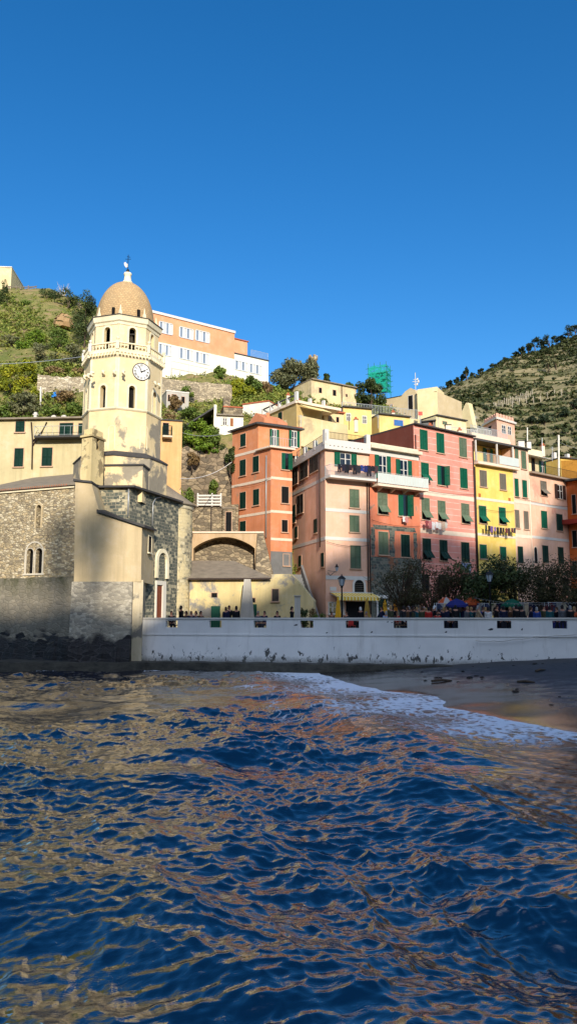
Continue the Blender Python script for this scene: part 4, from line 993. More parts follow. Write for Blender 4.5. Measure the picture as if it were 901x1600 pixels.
m = MB(); m.prism([(v.x, v.y) for v in up], zs, zt); m.build('upper_wall', plaster('bright_orange_plaster', (220, 142, 96), streak=.25, dirt=.15, seed=27), rb)
gU = Fac(hU, hU + dR * 4.6)
m = MB(); cU = (up[0] + up[1] + up[2] + up[3]) / 4; ex = [v + (v - cU).normalized() * .5 for v in up]; a_ = [Vector((v.x, v.y, zt)) for v in ex]; b_ = [v + Z * .16 for v in a_]; rg = [Vector((cU.x, cU.y, zt + 1.0))]
m.face(a_[::-1]); m.quadstrip(a_, b_, True)
for i in range(4): m.face([b_[i], b_[(i + 1) % 4], rg[0]])
m.build('roof', SLATED, rb)
m = MB(); q = [Vector((v.x, v.y, 0)) for v in (hA.lerp(hU, .35) , hA.lerp(hU, .98))]; fg = Fac(q[0] - gL.n * .8, q[1] - gL.n * .8); zg_ = zt + .1
pl = [fg.P(0, zg_), fg.P(fg.L, zg_), fg.P(fg.L, zg_ + .7), fg.P(fg.L * .5, zg_ + 1.5), fg.P(0, zg_ + .5)]; m.face(pl); m.quadstrip([v - gL.n * 3 for v in pl], pl, True); m.build('roof_gable', ROW, rb)
m = MB(); fg2 = Fac((416, 73), (421, 73), 655); m.prism(back(fg2, .6), zt, fg2.hit(418, 645)[1]); m.build('chimney', ROW, rb)
m = MB(); gR.box(m, -.3, gR.L + .2, zs, zs + .16, -3, .35); gL.box(m, kU - .1, gL.L, zs + .002, zs + .158, -1, .35); m.build('terrace_slab', PALE, rb)
rail(gR, rb, -.2, gR.L, zs + .16, zs + 1.0, .25, GALV, .25, name='terrace_railing')
for a in ((380, 688, 8, 20), (379.6, 731, 9, 25), (400, 725.5, 9, 25), (379.6, 782, 9, 26), (400.5, 777, 9, 25), (379.6, 823, 9, 17)): win(gL, rb, *a, 'c', DGREEN)
for a in ((428, 684, 7, 26), (459, 686, 8, 25)): win(gU, rb, *a, 'o', GREEN, trim=WHITE)
for a, st, mt in (((445, 721, 11, 26), 'h', GREEN), ((445, 773.5, 11, 26), 'd', None), ((444.4, 822, 9, 19), 'd', None), ((447, 875, 9, 18), 'd', None)): win(gR, rb, *a, st, mt)
for py in (748, 800, 843): course(gR, rb, 440, py, 4)
for px, py in ((382, 709), (389, 755), (396, 804)): course(gL, rb, px, py, 4)
m = MB(); gR.box(m, 0, gR.L, PLZ, gR.hit(440, 862)[1], -.2, .012); m.build('grey_render_base', GREYST, rb); pipe(gL, rb, 417, 712, 840, PIPEG)
# ---- low yellow building with slate roof
LYW = plaster('pale_yellow_plaster', (224, 202, 144), patch=(150, 146, 138), pth=.545, pscale=.3, streak=.35, dirt=.3, seed=29)
fI = Fac((296, 60.3), (424, 59.6), 930); fI2 = Fac(fI.P(fI.L, 0), (489, 59.0)); zt = fI.hit(360, 903)[1]; zt2 = fI2.hit(440, 897)[1]
ly = thing('low_yellow_building', 'low pale yellow building with patched plaster, green doors and wide slate roof', 'building', (fI.P(fI.L / 2, 0).x, 60, PLZ))
body('wall', LYW, ly, back(fI, 5), PLZ, zt)
m = MB(); zh = zt2; pl = [(0, PLZ), (fI2.L, PLZ), (fI2.L, fI2.hit(489, 938)[1]), (fI2.hit(462, 905)[0], fI2.hit(462, 905)[1]), (fI2.hit(453, 893)[0], zh), (fI2.hit(425, 893)[0], zh), (0, zt - .1)]
A = [fI2.P(u, z_) for u, z_ in pl]; m.face(A); m.quadstrip([v - fI2.n * 1.2 for v in A], A, True); m.build('stepped_wall', LYW, ly)
m = MB(); e0, e1 = fI.P(-.5, zt, .3), fI.P(fI.L - .05, zt, .3); r0, r1 = at(296, 872, 65.2), at(366, 872, 65.2)
r0.z = r1.z = zt + 1.75; q = [e0, e1, r1, r0]; dn = Z * -.12
m.face(q); m.face([e1, fI.P(fI.L - .05, zt, -5), r1]); m.quadstrip([v + dn for v in q], q, True); m.face([v + dn for v in q[::-1]]); m.build('roof', SLATE, ly)
GDOOR = simple('green_door', (24, 84, 66), .6, .15, 5)
for px, w, y1 in ((337, 14, 947), (394, 14, 944)):
    u0, u1 = fI.hit(px - w / 2, 955)[0], fI.hit(px + w / 2, 955)[0]; z1 = fI.hit(px, y1)[1]; m = MB(); fI.box(m, u0, u1, PLZ, z1, 0, .03)
    for a in (u0, (u0 + u1) / 2 - .03, u1 - .06): fI.box(m, a, a + .06, PLZ, z1, .03, .05)
    m.build('door', GDOOR, ly)
win(fI, ly, 335, 930, 9, 7, 'd', sill=False); win(fI, ly, 392, 938, 13, 7, 'd', sill=False); win(fI2, ly, 430, 930, 10, 19, 'c', simple('dark_wood_shutter', (70, 64, 56), .7))
m = MB(); fI.box(m, 0, fI.L, zt - .14, zt - .02, .3, .42); m.build('gutter', PIPE, ly)
# ---- arch bridge and retaining walls
RW = rubble('terrace_rubble', [(160, 142, 114), (134, 120, 98), (178, 160, 128), (116, 104, 86)], (126, 114, 94), 2.2, 1.7)
BRP = plaster('bridge_plaster', (198, 168, 128), patch=(176, 150, 112), pth=.6, streak=.5, dirt=.4, seed=31)
ab = thing('arch_bridge', 'single span plastered arch bridge joining the church to the hillside path', 'bridge', (at(350, 850, 66).x, 66, PLZ))
fJ = Fac((290, 66), (412, 66), 840); zt = fJ.hit(350, 833)[1]; m = MB()
ua, ub = fJ.hit(302, 870)[0], fJ.hit(398, 870)[0]; zs_ = fJ.hit(350, 857)[1]; zc_ = fJ.hit(350, 839)[1]; n = 20
arc = [(ua + (ub - ua) * k / n, zs_ + (zc_ - zs_) * math.sin(math.pi * k / n) ** .8) for k in range(n + 1)]
for k in range(n):
    (x0, y0), (x1, y1) = arc[k], arc[k + 1]; m.face([fJ.P(x0, y0), fJ.P(x1, y1), fJ.P(x1, zt), fJ.P(x0, zt)]); m.face([fJ.P(x0, y0), fJ.P(x0, y0, -2.4), fJ.P(x1, y1, -2.4), fJ.P(x1, y1)])
    m.face([fJ.P(x1, y1, -2.4), fJ.P(x0, y0, -2.4), fJ.P(x0, zt, -2.4), fJ.P(x1, zt, -2.4)])
m.face([fJ.P(0, PLZ), fJ.P(ua, PLZ), fJ.P(ua, zt), fJ.P(0, zt)]); m.face([fJ.P(ub, PLZ), fJ.P(fJ.L, PLZ), fJ.P(fJ.L, zt), fJ.P(ub, zt)]); m.face([fJ.P(fJ.L, PLZ), fJ.P(fJ.L, PLZ, -2.4), fJ.P(fJ.L, zt, -2.4), fJ.P(fJ.L, zt)]); m.face([fJ.P(ua, PLZ), fJ.P(ua, PLZ, -2.4), fJ.P(ua, zs_, -2.4), fJ.P(ua, zs_)]); m.face([fJ.P(ub, zs_), fJ.P(ub, zs_, -2.4), fJ.P(ub, PLZ, -2.4), fJ.P(ub, PLZ)])
m.build('arch', BRP, ab)
m = MB(); fJ.box(m, 0, fJ.L, zt, zt + .14, -2.5, .1); m.build('deck', PALE, ab)
# sloping rubble buttress of the bridge
m = MB(); b0 = [at(395, 960, 64), at(437, 960, 64)]; 
for v in b0: v.z = PLZ
zt_b = zt; A = [Vector((b0[0].x, 64, PLZ)), Vector((b0[1].x + .6, 64, PLZ)), Vector((at(411, 836, 66).x, 65.8, zt_b)), Vector((at(402, 836, 66).x, 65.8, zt_b))]
B = [v + Vector((0, 4, 0)) for v in A]; m.face(A); m.quadstrip(B, A, True); m.build('rubble_buttress', RW, ab)
RWD = rubble('shaded_rough_wall', [(150, 132, 106), (120, 106, 86), (172, 152, 120), (104, 94, 78)], (92, 82, 66), 1.6, 1.5)  # darker stone and joints, with the wall's shade put into the colour
def retaining(label, a, b, y0, y1, mat, thick=1.5, jag=.25, pts=None):
    f = Fac(a, b, (y0 + y1) / 2); z0, z1 = f.hit((a[0] + b[0]) / 2, y1)[1], f.hit((a[0] + b[0]) / 2, y0)[1]
    c = f.P(f.L / 2, z0); n = 14; m = MB()
    tp = [f.P(f.L * i / n, z1 + (random.random() - .5) * jag, 0) for i in range(n + 1)]; bt_ = [f.P(f.L * i / n, z0 - 1.5, .15) for i in range(n + 1)]
    bk2 = [v - f.n * thick for v in tp]; m.quadstrip(bt_, tp); m.quadstrip(tp, bk2); m.quadstrip(bk2, [v - f.n * thick for v in bt_])
    e_ = [bt_[-1], bt_[-1] - f.n * thick, bk2[-1], tp[-1]]; m.face(e_); e_ = [bt_[0] - f.n * thick, bt_[0], tp[0], bk2[0]]; m.face(e_)
    o = m.build('retaining_wall', mat, loc=tuple(c)); tag(o, label, 'stone wall'); return f
retaining('stone retaining wall under the arch bridge, darkened with weeds', (298, 67.3), (402, 67.3), 841, 915, RW, .6, .1)
retaining('tall stone retaining wall below the white railing beside the burnt orange house', (296, 72.5), (372, 72.5), 788, 850, RW, 2, .05)
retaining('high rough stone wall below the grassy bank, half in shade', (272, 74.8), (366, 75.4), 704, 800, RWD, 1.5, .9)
retaining('long sloping stone retaining wall below the peach and white building', (250, 90), (362, 93), 596, 652, rubble('long_wall_stone', [(190, 172, 140), (166, 150, 124), (204, 186, 152), (150, 136, 112)], (140, 128, 106), 3.0, 2.0))
retaining('pale stone terrace wall behind the bare vines on the slope', (58, 76), (140, 77), 588, 640, rubble('pale_terrace_stone', [(206, 190, 158), (182, 166, 136), (220, 206, 176), (164, 148, 122)], (150, 136, 112), 2.8, 1.8))
# white wooden railing on the walk
f_ = Fac((309, 72.2), (345, 72.2), 780); wr = thing('white_railing', 'white painted plank railing on the wall above the arch bridge', 'railing', tuple(f_.P(f_.L / 2, f_.hit(325, 791)[1])))
zq = f_.hit(325, 791)[1]; zh = f_.hit(325, 772)[1]
for i in range(4):
    z_ = zq + (zh - zq) * (i + .5) / 4; m = MB(); f_.box(m, 0, f_.L, z_ - .08, z_ + .08, 0, .04); m.build('rail_board', WHITE, wr)
for u in (0, f_.L * .62, f_.L): m = MB(); f_.box(m, u - .07, u + .07, zq, zh + .1, -.1, -.01); m.build('post', WHITE, wr)
for px in (331, 337): pass
m = MB(); m.tube([at(330, 850, 72.2), at(330, 792, 72.2)], .05, 5); tag(m.build('drain_post', PIPE, loc=tuple(at(330, 850, 72.2))), 'thin dark pipe on the stone wall under the white railing', 'pipe')
# ================================================================== TERRAIN
def tps(pts, lam=.02):
    P = np.array([[p[0], p[1]] for p in pts]) / 50.0; z = np.array([p[2] for p in pts]); n = len(P)
    r2 = ((P[:, None] - P[None]) ** 2).sum(-1); K = np.where(r2 > 0, .5 * r2 * np.log(np.maximum(r2, 1e-12)), 0) + lam * np.eye(n)
    Q = np.hstack([np.ones((n, 1)), P]); A = np.block([[K, Q], [Q.T, np.zeros((3, 3))]])
    w = np.linalg.solve(A, np.concatenate([z, np.zeros(3)]))
    def f(X, Y):
        X = np.asarray(X, float) / 50; Y = np.asarray(Y, float) / 50; out = w[n] + w[n + 1] * X + w[n + 2] * Y
        for i in range(n):
            r = (X - P[i, 0]) ** 2 + (Y - P[i, 1]) ** 2; out = out + w[i] * np.where(r > 0, .5 * r * np.log(np.maximum(r, 1e-12)), 0)
        return out
    return f
cpts = [(-140, 470, 125), (-60, 450, 120), (0, 450, 118), (30, 455, 117), (60, 462, 117), (100, 470, 116), (125, 472, 114), (150, 484, 114), (200, 510, 116), (250, 540, 116),
        (-60, 500, 104), (0, 500, 104), (60, 505, 104), (110, 505, 105), (-60, 560, 90), (10, 560, 88), (60, 552, 90), (110, 545, 93), (10, 610, 79), (60, 584, 79), (120, 584, 79), (60, 640, 74.5), (120, 640, 75), (0, 645, 74),
        (0, 655, 71.5), (60, 655, 71.5), (120, 655, 71.5), (0, 800, 61), (60, 800, 61), (120, 800, 61), (0, 730, 68.5), (120, 730, 68.5), (200, 660, 74), (200, 580, 95), (240, 700, 72), (200, 800, 64),
        (250, 592, 99), (300, 597, 99), (350, 592, 100), (418, 603, 106), (270, 648, 88), (330, 650, 89), (300, 690, 82), (340, 668, 84), (285, 704, 79.5), (365, 708, 79.5), (300, 835, 74.5), (365, 835, 74.5), (320, 900, 71.5), (400, 900, 71.5), (350, 945, 68),
        (400, 640, 90), (380, 620, 95), (420, 690, 80), (440, 612, 105), (500, 638, 100), (560, 630, 108), (640, 650, 112), (700, 668, 118), (760, 690, 125), (480, 690, 86), (600, 700, 90), (600, 650, 104), (440, 660, 128), (520, 690, 130), (600, 710, 135), (680, 720, 140), (420, 640, 122)]
cp3 = [tuple(at(*c)) for c in cpts] + [(-40, 170, 45), (-130, 75, 22), (-130, 110, 46), (-220, 80, 30), (-220, 120, 50), (-130, 170, 50), (-220, 180, 55), (-90, 64, 12), (0, 180, 30), (40, 180, 20), (80, 180, 3), (36, 95, 2.3), (60, 95, 2.2), (36, 112, 2.5), (70, 120, 2.5), (18, 84, 4), (8, 76, 2.4), (3, 70, 2.2), (20, 78, 2.2), (-2, 64, 2.2)]
HILL = tps(cp3)
def hz(x, y): return float(HILL(x, y))
gx_, gy_ = np.meshgrid(np.linspace(-230, 95, 520), np.linspace(60, 185, 260))
hz_ = HILL(gx_, gy_)
rgh = np.zeros_like(hz_)
def sn_(X, Y, k, seed):
    r = np.random.default_rng(seed); o = 0
    for i in range(7):
        a = r.uniform(0, 6.28); q = k * r.uniform(.7, 1.6); o = o + np.sin((X * np.cos(a) + Y * np.sin(a)) * q + r.uniform(0, 6.28))
    return o / 2.6
for i in range(5): rgh = rgh + sn_(gx_, gy_, .3 * 1.9 ** i, 70 + i) * .4 / 1.6 ** i
hz_ = hz_ + rgh
hz_ = hz_ - np.clip((65 - gy_) / 3, 0, 1) * 9 * (gx_ > -11)
V = np.stack([gx_, gy_, hz_], -1).reshape(-1, 3); idx = np.arange(gx_.size).reshape(gx_.shape)
keep = (hz_ > 2.2)
Fq = np.stack([idx[:-1, :-1], idx[:-1, 1:], idx[1:, 1:], idx[1:, :-1]], -1).reshape(-1, 4)
t = NT('hillside_grass'); p = t.geo()
n1, n2, n3 = t.noise(p, .18, 5, .6), t.noise(p, 1.1, 6, .7), t.noise(t.scale(p, (1, 1, 3)), .35, 6, .7)
c = t.mix(t.rf(n1, .35, .65), lin((110, 116, 56)), lin((164, 142, 94)))
c = t.mix(t.rf(n2, .35, .7), c, lin((88, 98, 44)))
c = t.mix(t.rf(n3, .54, .6, 0, .85), c, lin((146, 124, 90)))
t.col(c); t.bump(n2, 1.0, .3); t.rough(.95); GRASSM = t.m
struct(link('hillside', np_mesh('hillside', V, Fq, GRASSM, None, True)))
# ------------------------------------------------------------------ far hill, with terraces
fp = [(600, 690, 190), (680, 660, 190), (760, 690, 200), (830, 700, 200), (901, 705, 200), (1000, 710, 200), (640, 640, 300), (690, 612, 330), (740, 592, 350), (800, 563, 370), (850, 541, 385), (901, 525, 400), (960, 503, 410), (1060, 470, 420),
      (700, 640, 245), (760, 640, 250), (830, 620, 270), (901, 600, 280), (980, 580, 285), (780, 600, 310), (850, 575, 335), (901, 555, 345)]
f3 = [tuple(at(*c)) for c in fp] + [(20, 420, 20), (80, 480, 60), (160, 520, 110), (220, 480, 130), (60, 150, 3), (120, 150, 4)]
FAR = tps(f3)
fx, fy = np.meshgrid(np.linspace(10, 240, 300), np.linspace(150, 470, 300))
def farz(X, Y):
    z = FAR(X, Y) + sn_(X, Y, .06, 90) * 2.2 + sn_(X, Y, .15, 91) * 1.0
    st = 4.2; fr = z / st - np.floor(z / st); zt_ = (np.floor(z / st) + np.clip((fr - .35) / .3, 0, 1) * .9 + fr * .1) * st
    return z * .15 + zt_ * .85
fz = farz(fx, fy)
V = np.stack([fx, fy, fz], -1).reshape(-1, 3); idx = np.arange(fx.size).reshape(fx.shape)
Fq = np.stack([idx[:-1, :-1], idx[:-1, 1:], idx[1:, 1:], idx[1:, :-1]], -1).reshape(-1, 4)
t = NT('far_hill_terraces'); p = t.geo()
n1, n2 = t.noise(p, .035, 6, .65), t.noise(p, .25, 6, .7)
c = t.mix(t.rf(n1, .38, .6), lin((58, 66, 35)), lin((88, 84, 48)))
c = t.mix(t.rf(n2, .4, .68), c, lin((66, 74, 38)))
sl_ = t.sep(t.n('ShaderNodeNewGeometry').outputs['Normal'])[2]
c = t.mix(t.rf(sl_, .5, .78, .6, 0), c, lin((150, 136, 108)))
t.col(c); t.bump(n2, 1, .8); t.rough(.95)
struct(link('terraced_hill', np_mesh('terraced_hill', V, Fq, t.m, None, False)))
# ------------------------------------------------------------------ leaves
def leaf_arrays(cen, rad, n, size, rng, shell=.55, flat=.7, up=.0):
    cen = np.asarray(cen, float); rad = np.asarray(rad, float)
    if rad.ndim == 1: rad = np.repeat(rad[:, None], 3, 1)
    vol = rad.prod(1) ** .75; b = rng.choice(len(cen), n, p=vol / vol.sum())
    d = rng.normal(size=(n, 3)); d /= np.linalg.norm(d, axis=1)[:, None]
    r = shell + (1 - shell) * rng.random(n); r = np.where(rng.random(n) < .25, rng.random(n), r)
    P = cen[b] + d * rad[b] * r[:, None]
    nrm = d * .8 + rng.normal(size=(n, 3)) * .7; nrm[:, 2] += .25; nrm /= np.linalg.norm(nrm, axis=1)[:, None]
    t1 = np.cross(nrm, rng.normal(size=(n, 3))); t1 /= np.linalg.norm(t1, axis=1)[:, None]; t2 = np.cross(nrm, t1)
    s = size * rng.uniform(.5, 1.3, n)[:, None]; fl = flat
    V = np.stack([P - t1 * s, P - t2 * s * fl * .6, P + t1 * s, P + t2 * s * fl * .6], 1).reshape(-1, 3)
    rn = np.repeat(rng.random(n) * .6 + rng.random(len(cen))[b] * .4, 4)
    return V, rn
def leaves(name, cen, rad, n, size, mat, parent=None, loc=None, **k):
    V, rn = leaf_arrays(cen, rad, n, size, RNG, **k)
    me = np_mesh(name, V, np.arange(len(V)).reshape(-1, 4), mat, {'rnd': rn}); return link(name, me, parent, loc)
def blobs(w, h, z0, k, rng, r=(.22, .4)):
    cen, rad = [], []
    for i in range(k):
        a = rng.uniform(0, 6.28); zz = rng.random(); q = math.sqrt(rng.random()) * .75 * math.sin(math.pi * (.18 + .72 * zz)) ** .6
        cen.append((w / 2 * q * math.cos(a), w / 2 * q * math.sin(a), z0 + h * (.12 + .78 * zz))); rr = rng.uniform(*r); rad.append((rr * w * .6, rr * w * .6, rr * h * .62))
    return np.array(cen), np.array(rad)
BARK = simple('bark', (84, 70, 56), .9, .25, 6, bump=.5)
L_DARK = leafmat('leaf_dark_olive', [(32, 42, 22), (60, 74, 36), (98, 108, 56)], 1.2)
L_MID = leafmat('leaf_green', [(52, 70, 26), (90, 110, 42), (132, 144, 64)], .9)
L_YEL = leafmat('leaf_yellow_green', [(76, 90, 22), (130, 136, 30), (188, 176, 44)], 1.0)
L_DRY = leafmat('leaf_dry_brown', [(84, 66, 44), (124, 100, 64), (150, 132, 84)], 1.0)
L_TAM = leafmat('leaf_tamarisk', [(40, 40, 22), (66, 64, 34), (94, 88, 48)], 1.0)
L_SIL = leafmat('leaf_olive_grey', [(58, 64, 40), (98, 100, 66), (136, 132, 92)], 1.3)
L_PINE = leafmat('leaf_pine', [(20, 30, 18), (38, 50, 28), (60, 70, 38)], .3)
L_BRT = leafmat('leaf_bright_green', [(60, 86, 20), (96, 122, 30), (140, 156, 50)], 1.0)
def plant(name, label, cat, base, w, h, mat, n=900, size=.16, trunk=.3, k=14, group=None, seed=None, limbs=5, tr=.09, twiggy=False, shell=.5):
    rng = np.random.default_rng(seed if seed is not None else random.randint(0, 9999))
    o = thing(name, label, cat, tuple(base), group); W0 = Vector(base)
    z0 = h * trunk; cen, rad = blobs(w, h - z0, z0, k, rng)
    V, rn = leaf_arrays(cen, rad, n, size, rng, shell=shell); c_ = link('crown' if 'tree' in name or 'olive' in name else 'foliage', np_mesh('crown', V, np.arange(len(V)).reshape(-1, 4), mat, {'rnd': rn}), o)
    m = MB(); lean = Vector((rng.normal() * .05 * h, rng.normal() * .05 * h, 0))
    top = W0 + lean + Z * (z0 + (h - z0) * .45)
    m.tube([W0 - Z * .3, W0 + lean * .4 + Z * z0 * .6, W0 + lean * .7 + Z * max(z0, .12 * h), top], [tr * 1.3, tr, tr * .8, tr * .3], 6)
    for i in range(min(limbs, k)):
        e = W0 + Vector(cen[i]); s_ = W0 + lean * .6 + Z * (z0 * .75 + .02)
        m.tube([s_, s_.lerp(e, .5) + Z * .06 * h, e], [tr * .55, tr * .35, tr * .12], 5)
        if twiggy:
            for j in range(7):
                e2 = e + Vector((rng.normal() * w * .16, rng.normal() * w * .16, abs(rng.normal()) * h * .12)); m.tube([s_.lerp(e, .6), e2], [tr * .2, tr * .05], 4)
    m.build('trunk' if 'tree' in name or 'olive' in name else 'stem', BARK, o); return o
def on_hill(px, py, Y):                       # the ground point under a pixel, near depth Y
    q = at(px, py, Y); return Vector((q.x, Y, hz(q.x, Y)))
def hit_hill(px, py, y0=62, y1=150):
    prev = None
    for i in range(200):
        Y = y0 + (y1 - y0) * i / 199; q = at(px, py, Y)
        if q.z < hz(q.x, Y): return Vector((q.x, Y, hz(q.x, Y)))
    return at(px, py, 100)
# individually visible shrubs and trees on the slope behind the church
SH = [ # px, py(base), width px, height px, material, kind, label
 (132, 540, 46, 85, L_DARK, 'cypress_tree', 'tall dark evergreen clump at the ridge beside the ruined tower stump'),
 (105, 480, 40, 26, L_DARK, 'shrub', 'dark rounded shrub on the ridge under the bare antenna-like branches'),
 (75, 470, 30, 18, L_DARK, 'shrub', 'dark low shrub on the ridge behind the broken pergola'),
 (2, 476, 22, 38, L_DARK, 'shrub', 'dark evergreen shrub cut by the picture edge below the ridge building'),
 (40, 478, 16, 10, L_MID, 'shrub', 'small round green shrub alone in the dry grass near the ridge'),
 (55, 540, 34, 24, L_BRT, 'shrub', 'light green fennel-like shrub in the middle of the slope'),
 (95, 548, 40, 34, L_MID, 'shrub', 'broad mid green shrub above the pale terrace wall'),
 (70, 570, 44, 30, L_SIL, 'shrub', 'grey green olive-like shrub over the end of the pale terrace wall'),
 (112, 575, 40, 36, L_SIL, 'shrub', 'silvery shrub close behind the bell tower balcony'),
 (20, 545, 40, 22, L_SIL, 'shrub', 'dull shrub above the cable on the slope'),
 (38, 556, 30, 24, L_BRT, 'shrub', 'bright leafy shrub crossed by the cable'),
 (45, 612, 44, 42, L_YEL, 'citrus_tree', 'yellow green citrus tree beside the white garden post'),
 (14, 622, 52, 44, L_YEL, 'citrus_tree', 'dull golden leaved tree cut by the picture edge'),
 (56, 626, 20, 18, L_YEL, 'shrub', 'small lemon yellow shrub at the foot of the citrus tree'),
 (38, 652, 58, 34, L_SIL, 'shrub', 'wide grey green oleander behind the roof of the pale yellow house'),
 (8, 655, 24, 22, L_MID, 'shrub', 'green shrub behind the roof end of the pale yellow house'),
 (84, 652, 34, 20, L_MID, 'shrub', 'low green shrub below the blue tarpaulin'),
 (116, 650, 36, 22, L_MID, 'shrub', 'low green shrub behind the yellow house roof near the bell tower'),
 (100, 632, 34, 20, L_DRY, 'shrub', 'dry brown vine thicket by the leaning bean poles'),
 (88, 588, 30, 14, L_DRY, 'shrub', 'dry golden grass tuft on top of the pale terrace wall'),
 (122, 588, 24, 12, L_DRY, 'shrub', 'rust brown tuft on the wall top beside the bell tower'),
]
def px_plant(px, py, wp, hp, mat, name, label, cat, P=None, group=None, n=700, size=.13, trunk=.12, **k):
    p_ = P if P is not None else hit_hill(px, py); s = p_.y / F
    return plant(name, label, cat, p_ - Z * .25, wp * s, hp * s + .25, mat, n, size, trunk, group=group, tr=.06 if wp < 30 else .1, **k)
for px, py, wp, hp, mt, nm, lb in SH:
    px_plant(px, py, wp * 1.1, hp * 1.1, mt, nm, lb, 'tree' if 'tree' in nm else 'shrub', n=int(500 + wp * hp * .9), size=.15, seed=int(px * 7 + py))
MH = [
 (343, 592, 20, 18, L_MID, 'shrub', 'small rounded shrub before the peach and white building', 99.5), (376, 634, 52, 40, L_YEL, 'citrus_tree', 'bright yellow green citrus tree below the peach and white building', 95), (394, 620, 34, 32, L_MID, 'small_tree', 'dark green tree behind the citrus tree', 97),
 (416, 624, 26, 26, L_DRY, 'shrub', 'brown dry bush at the corner of the peach and white building', 98), (455, 614, 62, 54, L_SIL, 'olive_tree', 'big grey green olive tree beside the peach and white building', 103), (485, 618, 46, 52, L_SIL, 'olive_tree', 'olive tree against the ruined stone tower top', 105), (510, 600, 12, 16, L_DARK, 'shrub', 'small dark bush peeping over the cream cottage roof', 104),
 (579, 636, 50, 42, L_DARK, 'evergreen_tree', 'round dark evergreen tree in front of the green scaffolding', 103), (545, 606, 14, 8, L_MID, 'shrub', 'low bush over the end of the cream cottage roof', 106),
 (306, 712, 44, 52, L_BRT, 'shrub', 'bright grassy shrub on the bank above the rough stone wall', 79.5), (333, 706, 34, 36, L_MID, 'shrub', 'green shrub on the grassy bank near the burnt orange house', 79.8), (350, 752, 26, 56, L_DARK, 'shrub', 'dark ivy shrub hanging over the shaded end of the rough wall', 77.2),
 (362, 742, 22, 44, L_DARK, 'shrub', 'ivy clump on the rough wall right beside the burnt orange house', 74.6), (334, 778, 20, 26, L_MID, 'shrub', 'green creeper on the rough wall above the white railing', 73.9), (300, 728, 22, 20, L_DRY, 'shrub', 'dry creeper patch high on the rough wall', 74.3), (322, 708, 40, 12, L_BRT, 'shrub', 'fringe of bright grass along the top of the rough wall', 75.2), (296, 800, 18, 34, L_MID, 'shrub', 'green creeper beside the round apse roof', 72.0),
 (288, 622, 30, 18, L_MID, 'shrub', 'green shrub behind the small white hut', 90.5), (300, 660, 40, 24, L_MID, 'shrub', 'leafy bush on the terrace below the small white hut', 86), (274, 640, 24, 22, L_DRY, 'shrub', 'brown bush at the foot of the long retaining wall', 87), (290, 705, 20, 40, L_DARK, 'shrub', 'dark shrub in the gap beside the narrow orange house', 79.2), (430, 612, 18, 12, L_MID, 'shrub', 'low hedge-like shrub at the foot of the big olive tree', 101),
 (322, 668, 26, 20, L_BRT, 'shrub', 'pale green shrub beside the white shed', 84.5), (262, 660, 22, 14, L_DRY, 'shrub', 'dry tuft on the roof edge behind the bell tower', 84)]
for px, py, wp, hp, mt, nm, lb, Y in MH:
    px_plant(px, py, wp * 1.08, hp * 1.08, mt, nm, lb, 'tree' if 'tree' in nm else 'shrub', P=on_hill(px, py, Y) if False else Vector(at(px, py, Y)), n=int(900 + wp * hp * 1.3), size=.15 if Y < 92 else .21, seed=int(px * 3 + py))
# scrub and grass clumps over the slope (nobody could count them)
NS = 26000; rng = np.random.default_rng(3)
sx, sy = rng.uniform(-72, 30, NS), rng.uniform(66, 124, NS); dens = sn_(sx, sy, .22, 120)
kp = (dens > -.25) | (rng.random(NS) < .42); sx, sy, dens = sx[kp], sy[kp], dens[kp]; szz = HILL(sx, sy)
kp = szz > 6; sx, sy, szz, dens = sx[kp], sy[kp], szz[kp], dens[kp]
rr = np.clip(.22 + .32 * np.maximum(dens, 0) + rng.random(len(sx)) ** 3 * .5, .2, 1.0)
def scatter(name, x, y, z, rr, per, size, mat, rng, hk=.9):
    n = len(x); c = np.repeat(np.stack([x, y, z], -1), per, 0); r = np.repeat(rr, per)
    d = rng.normal(size=(n * per, 3)); d /= np.linalg.norm(d, axis=1)[:, None]; d[:, 2] = np.abs(d[:, 2]) * hk
    P = c + d * (r * (.4 + .6 * rng.random(n * per)))[:, None]
    nr = d * .6 + rng.normal(size=(n * per, 3)) * .6; nr[:, 2] += .3; nr /= np.linalg.norm(nr, axis=1)[:, None]
    t1 = np.cross(nr, rng.normal(size=(n * per, 3))); t1 /= np.linalg.norm(t1, axis=1)[:, None]; t2 = np.cross(nr, t1)
    s = (size * rng.uniform(.5, 1.4, n * per) * (.6 + r * .6))[:, None]
    V = np.stack([P - t1 * s, P - t2 * s * .5, P + t1 * s, P + t2 * s * .5], 1).reshape(-1, 3)
    rn = np.repeat(np.repeat(rng.random(n), per) * .7 + rng.random(n * per) * .3, 4)
    return struct(link(name, np_mesh(name, V, np.arange(len(V)).reshape(-1, 4), mat, {'rnd': rn})), 'stuff')
L_SCR = leafmat('leaf_scrub_mix', [(58, 72, 26), (96, 112, 42), (138, 142, 62), (160, 138, 80)], .25)
struct(scatter('hillside_scrub', sx, sy, szz, rr, 15, .17, L_SCR, rng), 'stuff', 'mixed green and dry scrub covering the slope')
